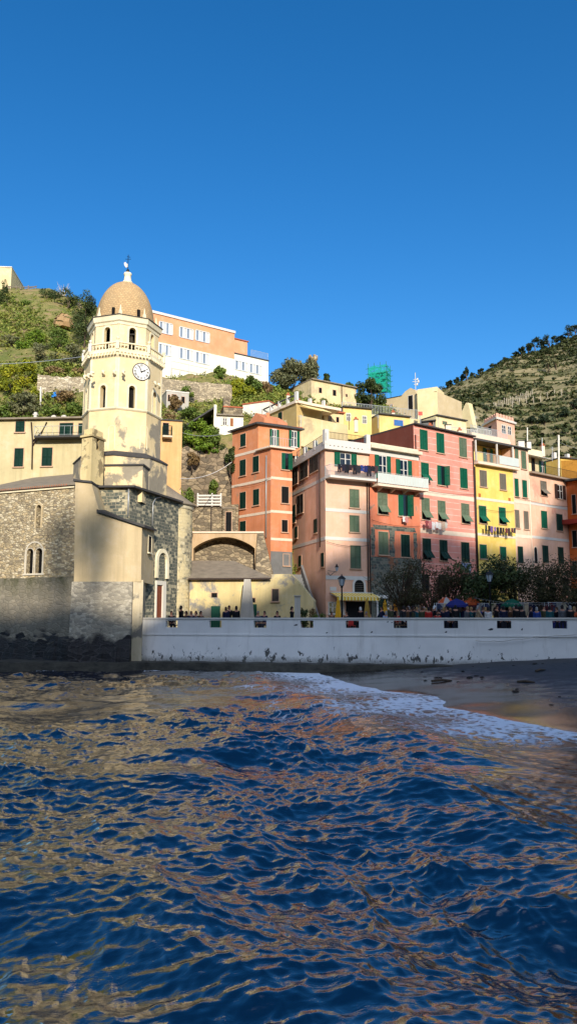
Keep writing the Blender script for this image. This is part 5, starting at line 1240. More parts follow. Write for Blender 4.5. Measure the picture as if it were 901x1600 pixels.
# wood and scrub on the terraced hill
NS = 26000; x = rng.uniform(14, 225, NS); y = rng.uniform(175, 420, NS); dn = sn_(x, y, .045, 131); z = farz(x, y)
band = np.exp(-((z - (14 + (x - 60) * .42)) / 9.0) ** 2)              # wooded gully, its dark trees standing in for the shaded band
low = (z < 34) & (y < 260)
fr_ = (FAR(x, y) / 4.2) % 1.0; row = ((fr_ > .28) & (fr_ < .62)) * .9 - .35
kp = (dn * .7 + 2.0 * band + 1.0 * low + row > .35) | (rng.random(NS) < .12); x, y, z = x[kp], y[kp], z[kp]
L_WOOD = leafmat('leaf_wood_mix', [(36, 46, 24), (58, 66, 34), (86, 90, 48)], .06)
struct(scatter('hill_wood', x, y, z + .3, rng.uniform(.4, 1.7, len(x)), 14, .5, L_WOOD, rng, 1.1), 'stuff', 'dense scrub and trees between the terraces of the far hill')
x = rng.uniform(40, 150, 9000); y = rng.uniform(172, 275, 9000); z = farz(x, y); kp = (z < 40 + 5 * sn_(x, y, .05, 133)); x, y, z = x[kp], y[kp], z[kp]
struct(scatter('lower_wood', x, y, z + .2, rng.uniform(.5, 1.9, len(x)), 16, .5, L_WOOD, rng, 1.1), 'stuff', 'dense green wood at the foot of the far hill')
x = rng.uniform(14, 225, 12000); y = rng.uniform(175, 410, 12000)
struct(scatter('dry_terrace_grass', x, y, farz(x, y), rng.uniform(.4, 1.1, len(x)), 8, .4, leafmat('leaf_terrace_dry', [(56, 64, 30), (86, 86, 46), (112, 104, 60)], .1), rng, .5), 'stuff', 'dry grass and vines on the terrace edges of the far hill')
# trees on the skyline of the far hill
def far_hit(px, py):
    for i in range(300):
        Y = 180 + 260 * i / 299; q = at(px, py, Y)
        if q.z < float(farz(q.x, Y)): return Vector((q.x, Y, float(farz(q.x, Y))))
    return None
def skyline(px):
    best = None
    for Y in range(200, 440, 4):
        x_ = at(px, 580, Y).x; zz_ = float(farz(x_, Y)); k = (zz_ - CAMZ) / Y
        if best is None or k > best[0]: best = (k, Vector((x_, Y, zz_)))
    return best[1]
SKY_T = [(700, 14, 12), (712, 12, 10), (728, 10, 22), (722, 9, 13), (738, 9, 9), (752, 14, 9), (770, 12, 8), (788, 11, 9), (805, 14, 10), (815, 16, 16), (826, 18, 22), (838, 22, 24), (850, 16, 20), (858, 22, 26), (870, 16, 18), (882, 14, 16), (890, 24, 24), (901, 22, 20), (880, 12, 14), (848, 14, 13)]
words_ = ['slim', 'low', 'tall wind-bent', 'small', 'stubby', 'wide', 'flat', 'modest', 'round', 'middling', 'tall full', 'broad tall', 'upright', 'biggest spreading', 'thin', 'plain', 'large ridge-top', 'edge', 'short', 'stunted']
for i, (px, wp, hp) in enumerate(SKY_T):
    b = skyline(px); s = b.y / F
    plant('pine_tree', 'dark pine standing on the skyline of the far terraced hill', 'tree', b - Z * .5, wp * s, hp * s + .5, L_PINE, 420, .55, .25 if hp < 18 else .35, 9, 'pines on the skyline of the far hill', seed=200 + i, limbs=4, tr=.25)
for i, (px, py, wp, hp) in enumerate([(732, 640, 12, 14), (798, 602, 10, 15), (784, 605, 9, 10), (857, 585, 16, 26), (868, 578, 14, 20), (898, 640, 20, 16), (880, 655, 22, 18), (850, 668, 22, 16), (830, 668, 18, 14)]):
    b = far_hit(px, py)
    if b is None: continue
    s = b.y / F; plant('hill_tree', 'single pale olive tree among the terraces of the far hill', 'tree', b - Z * .5, wp * s, hp * s + .5, L_SIL if i < 5 else L_PINE, 420, .5, .3, 9, 'trees among the terraces of the far hill', seed=240 + i, limbs=4, tr=.2)
# vine posts on the terraces
VP = simple('vine_post', (172, 160, 140), .9, .2, 1); vpm = None
for i in range(30):
    px = 770 + i * 2.9 if i < 22 else 800 + (i - 22) * 11; py = 640 - (i * .95 if i < 22 else 4 + (i - 22) * 2.5) + (i % 3) * 1.2
    b = far_hit(px, py)
    if b is None: continue
    if vpm is None:
        m = MB(); m.tube([Vector((0, 0, -.3)), Vector((0, 0, 2.3))], .13, 4); vpm = m.build('vine_post', VP); vpm.location = b; o = vpm
    else: o = vpm.copy(); COL.objects.link(o); o.location = b
    o.rotation_euler = (random.uniform(-.1, .1), random.uniform(-.1, .1), 0); o['label'] = 'pale wooden vine post in the row on the far terraces'; o['category'] = 'post'; o['group'] = 'vine posts on the far terraces'
# ================================================================== BUILDINGS BEHIND
def blk(name, label, a, b, ytop, ybot, depth, mat, cat='house', roof='flat', over=.25, rmat=None, zbot=None):
    f = Fac(a, b, (ytop + ybot) / 2); pm = (a[0] + b[0]) / 2; z1 = f.hit(pm, ytop)[1]; z0 = f.hit(pm, ybot)[1] if zbot is None else zbot
    c = f.P(f.L / 2, 0); o = thing(name, label, cat, (c.x, c.y, z0)); body('wall', mat, o, back(f, depth), z0 - 1.5, z1)
    if roof: eave(f, o, z1, depth, over, .14, rmat or SLATED, pitch=.12 if roof == 'shed' else 0)
    return o, f, z0, z1
# pale yellow house left of the tower
KW = plaster('stained_pale_yellow', (208, 192, 146), streak=.45, dirt=.4, seed=41)  # the house's own stained pale yellow
o, f, z0, z1 = blk('pale_yellow_house', 'long pale yellow house with dark shutters behind the church nave roof', (-45, 62.6), (134, 62), 656, 760, 7, KW, over=.35, rmat=SLATE)
for a in ((32, 667, 14, 17), (104, 671, 21, 20), (127, 671, 8, 19), (30, 715, 14, 29), (74, 714, 16, 29)): win(f, o, *a, 'c', DGREEN)
b_, u0, u1, z = slab(f, o, 60, 134, 684, .9, .16, SLATED); rail(f, b_, u0, u1, z, z + .8, .85, GALV, .5, .8)
m = MB(); pts = [f.P(f.hit(50, 660)[0], f.hit(50, 660)[1], .1), f.P(f.hit(52, 690)[0], f.hit(50, 690)[1], .1), f.P(f.hit(51, 733)[0], f.hit(50, 733)[1], .1)]; m.tube(pts, .06, 6); m.tube([f.P(*f.hit(74, 660), .1), f.P(*f.hit(66, 676), .1), f.P(*f.hit(52, 690), .1)], .06, 6); m.tube([f.P(*f.hit(60, 684), .1), f.P(*f.hit(52, 697), .1)], .06, 6); m.build('drain_pipe', PIPE, o)
for px in (53, 82, 98):
    u, z_ = f.hit(px, 653); m = MB(); f.box(m, u - .12, u + .12, z1 + .1, z1 + (.75 if px == 53 else .45), -.5, -.3); f.box(m, u - .2, u + .2, z1 + (.5 if px == 53 else .3), z1 + (.58 if px == 53 else .38), -.55, -.25); m.build('chimney_pot', WHITE, o)
# peach and white building
PEA = plaster('peach_render', (228, 160, 116), streak=.1, dirt=.06, seed=42); WHR = plaster('white_render', (240, 232, 208), streak=.12, dirt=.08, seed=43)
fa, fb_ = (232, 97.3), (366, 105)
f = Fac(fa, fb_, 550); zt = f.hit(300, 504.5)[1]; zm = f.hit(300, 546)[1]; z0 = f.hit(300, 610)[1]
o = thing('peach_white_building', 'long flat roofed building on the hill, peach above and white below', 'building', (f.P(f.L / 2, 0).x, f.P(f.L / 2, 0).y, z0))
body('lower_wall', WHR, o, back(f, 10), z0 - 2, zm); body('upper_wall', PEA, o, back(f, 10), zm, zt)
m = MB(); f.box(m, -.1, f.L + .1, zt, zt + .35, -10.2, .15); m.build('roof_parapet', WHITE, o)
f2 = Fac(f.P(f.L, 0), (419, 108.3), 570); zt2 = f2.hit(395, 559)[1]; z02 = f2.hit(395, 606)[1]
body('wing_wall', WHR, o, back(f2, 8), z02 - 3, zt2); m = MB(); f2.box(m, 0, f2.L + .1, zt2, zt2 + .14, -8, .12); m.build('wing_roof', SLATED, o)
f4 = Fac(f2.P(.05, 0, -1.2), f2.P(f2.L * .5, 0, -1.2)); m = MB(); f4.box(m, 0, f4.L, zt2 + .14, f4.hit(380, 533)[1], -6, 0); m.build('stair_tower', PEA, o); m = MB(); z_ = f4.hit(380, 533)[1]; f4.box(m, -.1, f4.L + .15, z_, z_ + .14, -6.1, .15); m.build('tower_roof', TERRA, o)
rail(f2, o, f2.L * .5, f2.L, zt2 + .14, zt2 + 1.2, -.1, GALV, .15, name='roof_railing')
FRM = simple('light_grey_frame', (206, 208, 206), .5, .05)
def bandwin(f, par, px, py, w, h, n):
    u0, u1 = f.hit(px - w / 2, py)[0], f.hit(px + w / 2, py)[0]; z0, z1 = f.hit(px, py + h / 2)[1], f.hit(px, py - h / 2)[1]; m = MB(); e = .09
    for i in range(n + 1):
        u = u0 + (u1 - u0) * i / n; f.box(m, u - e, u + e, z0, z1, 0, .08)
    f.box(m, u0, u1, z0 - .1, z0, 0, .1); f.box(m, u0, u1, z1, z1 + .1, 0, .1); wn = m.build('window', FRM, par)
    g = MB(); f.box(g, u0, u1, z0, z1, 0, .01); g.build('pane', simple('pale_glass', (120, 132, 146), .15, .2, .6, spec=.6), wn)
    for i in range(n):
        q = MB()
        if i % 2: a, b = u0 + (u1 - u0) * i / n + .12, u0 + (u1 - u0) * (i + 1) / n - .12; f.box(q, a, b, z0, z1, .012, .03); q.build('blind', WHITE, wn)
for a in ((259, 513, 20, 16), (291, 521, 21, 15), (316, 526, 21, 15), (258, 547, 20, 15), (291, 554, 21, 15), (316, 560, 21, 15)): bandwin(f, o, *a, 4)
for a in ((377, 572, 20, 13), (399, 577, 19, 13)): bandwin(f2, o, *a, 4)
rail(f, o, f.hit(262, 580)[0], f.hit(340, 585)[0], f.hit(300, 588)[1], f.hit(300, 576)[1], 1.2, simple('rail_pale', (210, 204, 190), .7), 1.2, name='path_railing', r=.03)
# cream cottage
CR = plaster('old_cream_render', (222, 200, 150), patch=(196, 176, 138), pth=.58, streak=.3, dirt=.3, seed=44)
o, f, z0, z1 = blk('cream_cottage', 'low old cream cottage with two small dark windows under the ridge', (486, 99), (556, 103), 600, 642, 7, CR, over=.3, rmat=SLATE)
for a in ((500, 610, 4.5, 8), (522, 614, 5, 9), (541, 618, 2.5, 4)): win(f, o, *a, 'd', sill=False)
pipe(f, o, 533, 602, 634)
# ruined tower top
RUB = rubble('ruin_stone', [(178, 156, 120), (150, 130, 100), (196, 176, 138)], (120, 104, 80), 1.6, 1.4)
q = at(489, 580, 118); m = MB(); m.lathe(Vector((q.x, q.y, 0)), [(.6, q.z - 3), (.6, zat(564, 118)), (.75, zat(562, 118)), (.75, zat(559.5, 118))], 10)
for k in range(5): a = 2 * math.pi * k / 5; m.box(Vector((q.x, q.y, zat(559.5, 118))), Vector((math.cos(a), math.sin(a), 0)), Vector((-math.sin(a), math.cos(a), 0)), Z, (.5, -.2, 0), (.75, .2, .35))
tag(m.build('stone_turret', RUB, loc=tuple(q)), 'old round stone turret top rising behind the olive trees', 'tower')
q = at(125, 510, 113); m = MB()
m.tube([q - Z * 2, q + Z * .5 + Vector((.1, 0, 0)), at(124, 485, 113), at(123.5, 474, 113)], [1.0, .85, .7, .45], 7); tag(m.build('ruined_stump', RUB, loc=tuple(q)), 'jagged brown stone tower stump among dark evergreens on the ridge', 'ruin')
b = hit_hill(100, 508); m = MB(); r_ = random.Random(4); m.lathe(b - Z * .6, [(1.4, 0), (1.5, .7), (1.2, 1.4), (.7, 2.0), (0, 2.2)], 9); 
for v in m.v: v += Vector((r_.uniform(-.2, .2), r_.uniform(-.2, .2), r_.uniform(-.15, .15)))
tag(m.build('rock_outcrop', simple('tan_rock', (160, 130, 90), .95, .25, 1.2, bump=.7), loc=tuple(b)), 'tan bare rock outcrop on the grassy slope', 'rock')
o, f, z0, z1 = blk('ridge_building', 'pale flat topped building at the end of the ridge, cut by the picture edge', (-40, 117), (18, 117.5), 417, 450, 8, CR, over=.1, rmat=WHITE)
# broken pergola on the ridge
f = Fac((8, 117), (60, 117), 450); pg = thing('ridge_pergola', 'broken wooden pergola and fence posts along the ridge beside the pale building', 'pergola', tuple(f.P(f.L / 2, f.hit(30, 460)[1])))
GWD = simple('grey_wood', (128, 116, 100), .9, .25, 4)
for i, px in enumerate((10, 14, 21, 26, 32, 39, 45, 56)):
    u, z_ = f.hit(px, 462); h_ = f.hit(px, 446 + (i % 3) * 3)[1]; m = MB(); m.tube([f.P(u, z_ - .5), f.P(u + .1 * ((i % 3) - 1), h_)], .14 if i in (1, 4) else .08, 5); m.build('post', GWD, pg)
for (pa, ya, pb, yb) in ((10, 447, 32, 450), (26, 449, 56, 448), (40, 452, 58, 447)): m = MB(); m.tube([f.P(*f.hit(pa, ya)), f.P(*f.hit(pb, yb))], .09, 4); m.build('beam', GWD, pg)
# bare twiggy bush on the ridge
b = skyb = at(98, 468, 116); m = MB(); r_ = random.Random(9)
for i in range(22):
    e = b + Vector((r_.gauss(0, .9), r_.gauss(0, .4), r_.uniform(1.4, 2.9))); m.tube([b, b.lerp(e, .5) + Vector((r_.gauss(0, .1), 0, .1)), e], [.05, .035, .012], 4)
tag(m.build('bare_bush', simple('pale_twig', (186, 172, 150), .9), loc=tuple(b)), 'leafless pale twiggy bush sticking up from the ridge', 'bush')
# garden posts, poles, tarp, hut
def stick(name, label, px, y0, y1, Y, r, mat, cat='post', px1=None, group=None):
    a, b2 = at(px, y0, Y), at(px1 if px1 else px, y1, Y); m = MB(); m.tube([a - Z * .3, b2], [r, r * .9], 5); return tag(m.build(name, mat, loc=tuple(a)), label, cat, group)
stick('garden_post', 'white concrete garden post beside the citrus tree', 64, 635, 605, 74.5, .1, WHITE)
for i, (px, y0, y1, p1) in enumerate(((103, 632, 608, 104), (107, 630, 598, 108), (110, 633, 602, 110.5), (113, 632, 612, 113), (84, 640, 622, 84), (98, 646, 634, 98))):
    stick('bean_pole', 'thin pale pole in the cluster leaning against the pale terrace wall', px, y0, y1, 74.8, .035, GWD, 'pole', p1, 'bean poles by the pale terrace wall')
q = at(88, 615, 75.3); m = MB(); r_ = random.Random(3); n = 6
G = [[q + Vector(((i - 2.5) * .17, (j - 2) * .08, (j - 2.5) * .13 - abs(i - 2.5) * .05 + r_.uniform(-.05, .05))) for j in range(6)] for i in range(n)]
for i in range(n - 1):
    for j in range(5): m.face([G[i][j], G[i + 1][j], G[i + 1][j + 1], G[i][j + 1]], smooth=True)
m.face([G[0][0], G[0][5], G[0][5] + Vector((0, .3, -.3)), G[0][0] + Vector((0, .3, -.1))]);
tag(m.build('blue_tarpaulin', simple('blue_plastic', (48, 120, 190), .4, .1, 5), loc=tuple(q)), 'crumpled blue tarpaulin hung among brown vines on the slope', 'tarp')
o, f, z0, z1 = blk('garden_hut', 'small whitewashed garden hut with three dark openings under the long wall', (260, 87.2), (295, 88.2), 613, 640, 3, WP, 'hut', over=.05, rmat=WHITE)
for a in ((264, 622, 3, 10), (272, 622, 7, 11), (286, 625, 5, 10)): win(f, o, *a, 'd', sill=False)
f = Fac((0, 76), (26, 76), 632); fe = thing('white_fence', 'low white fence in front of the golden leaved tree', 'fence', tuple(f.P(f.L / 2, f.hit(12, 634)[1])))
zb_, zt_ = f.hit(12, 634)[1], f.hit(12, 622)[1]
for i in range(7): m = MB(); u = f.L * i / 6; f.box(m, u - .06, u + .06, zb_ - .8, zt_, 0, .1); m.build('post', WHITE, fe)
m = MB(); f.box(m, 0, f.L, zt_ - .25, zt_ - .12, .1, .14); f.box(m, 0, f.L, zb_ + .05, zb_ + .35, .1, .14); m.build('rail', PALE, fe)
# cluster of low houses on the shoulder
o, f, z0, z1 = blk('white_shed_house', 'small white plastered shed with lean-to roof left of the burnt orange house', (338, 82), (380, 82.5), 650, 690, 4, WHR, over=.3, rmat=SLATE)
win(f, o, 351, 659, 6, 12, 'o', WHITE, sill=False); win(f, o, 362, 660, 4, 12, 'c', simple('brown_shutter', (150, 92, 50), .7), sill=False)
m = MB(); f.box(m, -.3, .0, z0, z1 + 1.2, -2.5, .1); m.build('gable_wall', WHR, o)
m = MB(); q = [f.P(-4, z0 + 1.2, .4), f.P(-.3, z1 + .9, .4), f.P(-.3, z1 + .9, -3), f.P(-4, z0 + 1.2, -3)]; m.face(q); m.face([v - Z * .2 for v in q[::-1]]); m.quadstrip([v - Z * .2 for v in q], q, True); m.build('lean_to_roof', SLATED, o)
o, f, z0, z1 = blk('tan_stone_shed', 'tan stone shed behind the small white plastered shed', (349, 86), (379, 86.5), 637, 665, 3, RW, 'shed', over=.1, rmat=TERRA)
m = MB(); f.box(m, 0, .8, z1, z1 + 1.2, -.8, 0); m.build('chimney', RW, o)
o, f, z0, z1 = blk('white_terrace_house', 'white walled house with flat terracotta edged roof below the citrus tree', (379, 88.5), (420, 87), 630, 665, 5, WHR, over=.1, rmat=TERRA)
OLV = plaster('olive_yellow_plaster', (192, 166, 108), streak=.25, dirt=.2, seed=46)
jA, jB, jC = at(404, 650, 88), at(463, 650, 81), at(540, 650, 85.5)
for v in (jA, jB, jC): v.z = 0
f, g = Fac(jA, jB), Fac(jB, jC); zt = f.hit(440, 640)[1]; z0 = zat(700, 82)
o = thing('terrace_house', 'olive yellow house with broad potted roof terrace and white posts', 'house', (jB.x, jB.y, z0))
body('wall', OLV, o, [(v.x, v.y) for v in (jA, jB, jB + (jC - jB) * .5, jA + (jC - jB) * .5)], z0 - 2, zt); zc_ = g.hit(500, 657)[1]
m = MB(); g.box(m, .2, g.L, z0, zc_, -4, .3); m.build('lower_wall', CR, o)
m = MB(); f.box(m, 0, f.L + .1, zt, zt + .3, -6, .2); g.box(m, 0, g.L * .5, zt + .002, zt + .298, -3, .3); m.build('terrace_slab', PALE, o)
for i in range(5): u = f.L * (.1 + .22 * i); m = MB(); f.box(m, u - .15, u + .15, zt + .3, zt + 1.15, -.3, 0); m.build('parapet_post', WHITE, o)
m = MB(); f.box(m, 0, f.L, zt + .95, zt + 1.1, -.12, -.02); m.build('parapet_rail', SLATED, o)
for px, y1, w in ((463, 612, .15), (484, 623, .12), (505, 626, .12)):
    u = g.hit(px, 635)[0]; m = MB(); g.box(m, u - w, u + w, zt + .3, g.hit(px, y1)[1], -.2, .2); m.build('white_post', WHITE, o)
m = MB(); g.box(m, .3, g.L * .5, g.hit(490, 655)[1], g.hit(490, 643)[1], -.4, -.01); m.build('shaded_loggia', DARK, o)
m = MB(); q = [g.P(.3, zt - .15, .32), g.P(g.L * .5, zt - .15, .32), g.P(g.L * .5, zt - .75, 1.6), g.P(.3, zt - .75, 1.6)]; m.face(q); m.face([v - Z * .05 for v in q[::-1]]); m.quadstrip([v - Z * .05 for v in q], q, True); m.build('awning', simple('cream_canvas', (236, 220, 150), .8), o)
win(f, o, 438, 651, 6, 13, 'c', DGREEN)
for px, l in ((470, 'rounded pot plant at the white corner post of the roof terrace'), (490, 'pot plant between the white posts on the roof terrace'), (512, 'trailing pot plant at the end of the roof terrace')):
    b = g.P(g.hit(px, 632)[0], zt + .3, -.5); m = MB(); m.lathe(b, [(.16, 0), (.24, .4), (.27, .42), (.2, .42)], 8)
    pt = thing('pot_plant', l, 'pot plant', tuple(b)); m.build('pot', TERRA, pt); c_, r2 = blobs(1.3, 1.0, .4, 6, RNG); V, rn = leaf_arrays(c_, r2, 260, .1, RNG); link('foliage', np_mesh('foliage', V, np.arange(len(V)).reshape(-1, 4), L_MID, {'rnd': rn}), pt)
# yellow houses under the belvedere railing
YB = plaster('warm_yellow_plaster', (230, 200, 124), streak=.2, dirt=.15, seed=47)
o, f, z0, z1 = blk('yellow_back_house', 'square yellow house with two narrow windows under the hilltop railing', (536, 88), (580, 89), 638, 668, 5, YB, over=.3, rmat=SLATED)
for a in ((544, 652, 6, 12), (569, 656, 6, 12)): win(f, o, *a, 'g', trim=WHITE, sill=False)
m = MB(); f5 = Fac((508, 91), (535, 88.2), 650); zz5 = f5.hit(535, 638)[1]; m.face([f5.P(0, zz5 - 2.2), f5.P(f5.L, zz5 - 2.2), f5.P(f5.L, zz5)]); m.face([f5.P(0, zz5 - 2.2), f5.P(f5.L, zz5), f5.P(f5.L, zz5, -3), f5.P(0, zz5 - 2.2, -3)]); m.build('grey_gable', GREYST, o)
o, f, z0, z1 = blk('second_yellow_house', 'low yellow house with blue awning window beside the brown blind wall', (592, 89.5), (640, 91), 650, 680, 5, YB, over=.3, rmat=SLATED)
win(f, o, 622, 661, 14, 9, 'c', simple('blue_shutter', (60, 110, 170), .6), sill=False)
f = Fac((534, 93), (654, 97), 640); bl_ = thing('belvedere_railing', 'long pale metal railing edging the hilltop terrace above the yellow houses', 'railing', tuple(f.P(f.L / 2, f.hit(590, 650)[1])))
zz_, hh_ = f.hit(590, 649)[1], f.hit(590, 634)[1]; rail(f, bl_, 0, f.L, zz_, hh_, 0, GALV, .22, name='bars', r=.02); m = MB(); f.box(m, 0, f.L, zz_ - 2.5, zz_, -2, .1); m.build('terrace_edge', CR, bl_)
stick('street_light_pole', 'thin dark lamp pole in front of the square yellow house', 545, 668, 650, 86, .04, IRON, 'pole')
# scaffolding tower with green netting
NET = NT('green_netting'); t = NET; uv = t.uv(); tr = t.n('ShaderNodeBsdfTransparent'); mx = t.n('ShaderNodeMixShader'); t.col(lin((20, 156, 128))).rough(.8)
gn = t.math('GREATER_THAN', t.noise(t.scale(t.geo(), (1, 1, 2.2)), 1.4, 4, .6), .47); fk = t.rf(gn, 0, 1, .25, .8)
t.l(fk, mx.inputs[0]); t.l(tr.outputs[0], mx.inputs[1]); t.l(t.b.outputs[0], mx.inputs[2]); t.l(mx.outputs[0], t.out.inputs[0])
sc_ = at(592, 612, 118); o = thing('scaffold_tower', 'square scaffolding wrapped in torn green netting rising over the hilltop', 'scaffolding', (sc_.x, 118, sc_.z - 2))
f = Fac((575, 118), (603, 116.8), 590); g = Fac(f.P(f.L, 0), f.P(f.L, 0) + Vector((1.2, 2.2, 0))); zb_, zt_ = zat(615, 118), zat(573, 118); sd = 2.5
m = MB()
for uu in np.linspace(0, f.L, 4):
    for dd in (0, -2.4): m.tube([f.P(uu, zb_ - 2, dd), f.P(uu, zt_ + .5, dd)], .04, 4)
for i in range(5):
    z_ = zb_ + (zt_ - zb_) * (i + .6) / 5
    for dd in (0, -2.4): m.tube([f.P(-.4, z_, dd), f.P(f.L + .4, z_, dd)], .04, 4)
    for uu in (0, f.L): m.tube([f.P(uu, z_, .3), f.P(uu, z_, -2.7)], .04, 4)
m.build('poles', simple('scaffold_green', (60, 120, 104), .6), o)
m = MB()
for i in range(4): z_ = zb_ + (zt_ - zb_) * (i + .6) / 5; f.box(m, 0, f.L, z_ + .04, z_ + .09, -2.3, -.1)
m.build('deck_board', simple('deck_teal', (40, 110, 96), .8), o)
m = MB(); d0 = .06
for (p0, p1) in ((f.P(0, 0, d0), f.P(f.L, 0, d0)), (f.P(f.L + .06, 0, 0), f.P(f.L + .06, 0, -2.4))): m.face([p0 + Z * zb_, p1 + Z * zb_, p1 + Z * zt_, p0 + Z * zt_])
m.build('netting', NET.m, o)
# hilltop church
HC = plaster('beige_render', (206, 184, 142), streak=.2, dirt=.2, seed=49); HCL = plaster('beige_render_light', (232, 212, 160), streak=.2, dirt=.15, seed=50)
f = Fac((602, 112), (683, 106), 630); g = Fac(f.P(f.L, 0), (716, 116), 640); zb_ = zat(668, 108); zt_ = f.hit(660, 617)[1]; zL = f.hit(615, 622)[1]
o = thing('hilltop_church', 'beige hilltop church with curved baroque gable and tall window', 'church', (f.P(f.L / 2, 0).x, 110, zb_))
uc = f.hit(641, 620)[0]; ug = f.hit(650, 620)[0]; m = MB()
pl = [(0, zb_), (f.L, zb_), (f.L, f.hit(683, 612)[1]), (ug, f.hit(650, 617)[1]), (ug - .2, f.hit(648, 609)[1]), (uc, f.hit(641, 606)[1]), (uc - .9, f.hit(634, 611)[1]), (uc - 1.6, f.hit(628, 618)[1]), (0, f.hit(602, 623)[1])]
A = [f.P(*q) for q in pl]; m.face(A); m.quadstrip([v - f.n * 7 for v in A], A, True); m.build('front_wall', HC, o)
m = MB(); apx = f.P(uc + .5, f.hit(645, 606)[1], -5); 
m.face([f.P(-.2, f.hit(602, 623)[1], .15), f.P(uc - 1.5, f.hit(628, 618)[1], .15), f.P(uc - 1, f.hit(634, 609)[1] + .3, -4), f.P(-.2, f.hit(602, 616)[1], -4.5)]); m.face([f.P(ug, f.hit(650, 617)[1] + .05, .15), f.P(f.L, f.hit(683, 612)[1] + .05, .15), f.P(f.L - 1.5, f.hit(670, 606)[1], -4), f.P(uc + .2, f.hit(641, 606)[1] + .1, -3)]); m.build('roof', SLATE, o)
m = MB(); zz1 = g.hit(690, 611)[1]; pl = [(0, zb_), (g.L, zb_), (g.L, g.hit(716, 657)[1]), (g.L * .33, g.hit(694, 628)[1]), (g.L * .3, zz1), (0, zz1)]; A = [g.P(*q) for q in pl]; m.face(A); m.quadstrip([v - g.n * 3 for v in A], A, True); m.build('side_wall', HCL, o)  # church beige made lighter here, the sun on this side put into the colour
win(f, o, 641, 629, 7, 22, 'd', trim=WHITE, sill=False); win(f, o, 611, 636, 4, 9, 'g', sill=False)
m = MB(); b = f.P(f.hit(647, 605)[0], f.hit(647, 610)[1], -.3); m.tube([b, b + Z * (zat(582, 110) - zat(610, 110))], .05, 4)
for k, w in ((.35, .5), (.5, .9), (.62, .6)): c = b + Z * (zat(582, 110) - zat(610, 110)) * k; m.tube([c - Vector((w / 2, 0, 0)), c + Vector((w / 2, 0, 0))], .05, 4); m.lathe(c + Vector((w / 2, 0, -.15)), [(.12, 0), (.12, .35)], 6)
m.build('antenna', WHITE, o)
f = Fac((716, 121), (739, 119), 645); o = thing('gable_ruin', 'pale triangular gable wall standing behind the hilltop church', 'wall', tuple(f.P(f.L / 2, zat(668, 120)))); m = MB()
pl = [f.P(*f.hit(716, 668)), f.P(*f.hit(739, 668)), f.P(*f.hit(735, 650)), f.P(*f.hit(730.5, 629)), f.P(*f.hit(727, 629.5)), f.P(*f.hit(720, 645))]; m.face(pl); m.quadstrip([v - f.n * 1.2 for v in pl], pl, True); m.build('gable', HCL, o)
m = MB(); q = [f.P(*f.hit(700, 640), -1.5), f.P(*f.hit(719, 645), -1.5), f.P(*f.hit(722, 636), -3), f.P(*f.hit(705, 633), -4)]; m.face(q); m.face([v - Z * .2 for v in q[::-1]]); m.quadstrip([v - Z * .2 for v in q], q, True); m.build('roof', SLATED, o)
o, f, z0, z1 = blk('low_cream_house', 'low cream house with dark flat roof right below the hilltop church', (681, 98), (728, 101), 654, 690, 5, HCL, over=.3)
win(f, o, 694, 661, 7, 5, 'c', GGREEN, sill=False)
o, f, z0, z1 = blk('grey_gable_house', 'small grey shaded house front with a dark opening below the church', (652, 99), (681, 98.1), 659, 690, 4, GREYST, over=.3); win(f, o, 673, 661, 6, 6, 'd', sill=False)
for px, lab in ((655, 'square red sign board on a post near the church'),):
    q = at(656, 648, 95); m = MB(); m.tube([q - Z * 1.6, q], .04, 4); o = thing('red_sign', 'small blank red sign board on a post below the hilltop church', 'sign', tuple(q - Z * 1.6)); m.build('post', GALV, o); m = MB(); m.abox((q.x - .28, q.y - .06, q.z - .1), (q.x + .28, q.y - .03, q.z + .4)); m.build('board', simple('red_board', (206, 74, 58), .6), o)
# crenellated turret
TUR = plaster('turret_pink', (232, 178, 150), streak=.2, dirt=.15, seed=52)
tA, tB, tC = at(755, 665, 95), at(775.5, 665, 91.5), at(803, 665, 94)
for v in (tA, tB, tC): v.z = 0
f, g = Fac(tA, tB), Fac(tB, tC); z0, z1 = zat(705, 92), zat(655.5, 91.6); D_ = tA + (tC - tB)
o = thing('pink_turret', 'square pink rooftop turret with white cornice and small battlements', 'turret', (tB.x, tB.y, z0)); body('wall', TUR, o, [(v.x, v.y) for v in (tA, tB, tC, D_)], z0 - 4, z1)
ce = (tA + tC) / 2; ex = [ce + (v - ce) * 1.14 for v in (tA, tB, tC, D_)]; m = MB(); m.prism([(v.x, v.y) for v in ex], z1, z1 + .25, bottom=True); m.build('cornice', WHITE, o)
for ff in (f, g):
    n = 6
    m = MB(); ff.box(m, 0, ff.L, z1 + .25, z1 + .45, -.18, -.02); m.build('parapet', TUR, o)
    for i in range(n): u = ff.L * (i + .5) / n; m = MB(); ff.box(m, u - ff.L / n * .28, u + ff.L / n * .28, z1 + .45, z1 + .85, -.18, -.02); m.build('merlon', TUR, o)
win(g, o, 786, 671, 6, 13, 'g', trim=WHITE, sill=False); win(g, o, 795, 673, 5, 13, 'g', trim=WHITE, sill=False); win(f, o, 765, 672, 5, 12, 'd', sill=False)
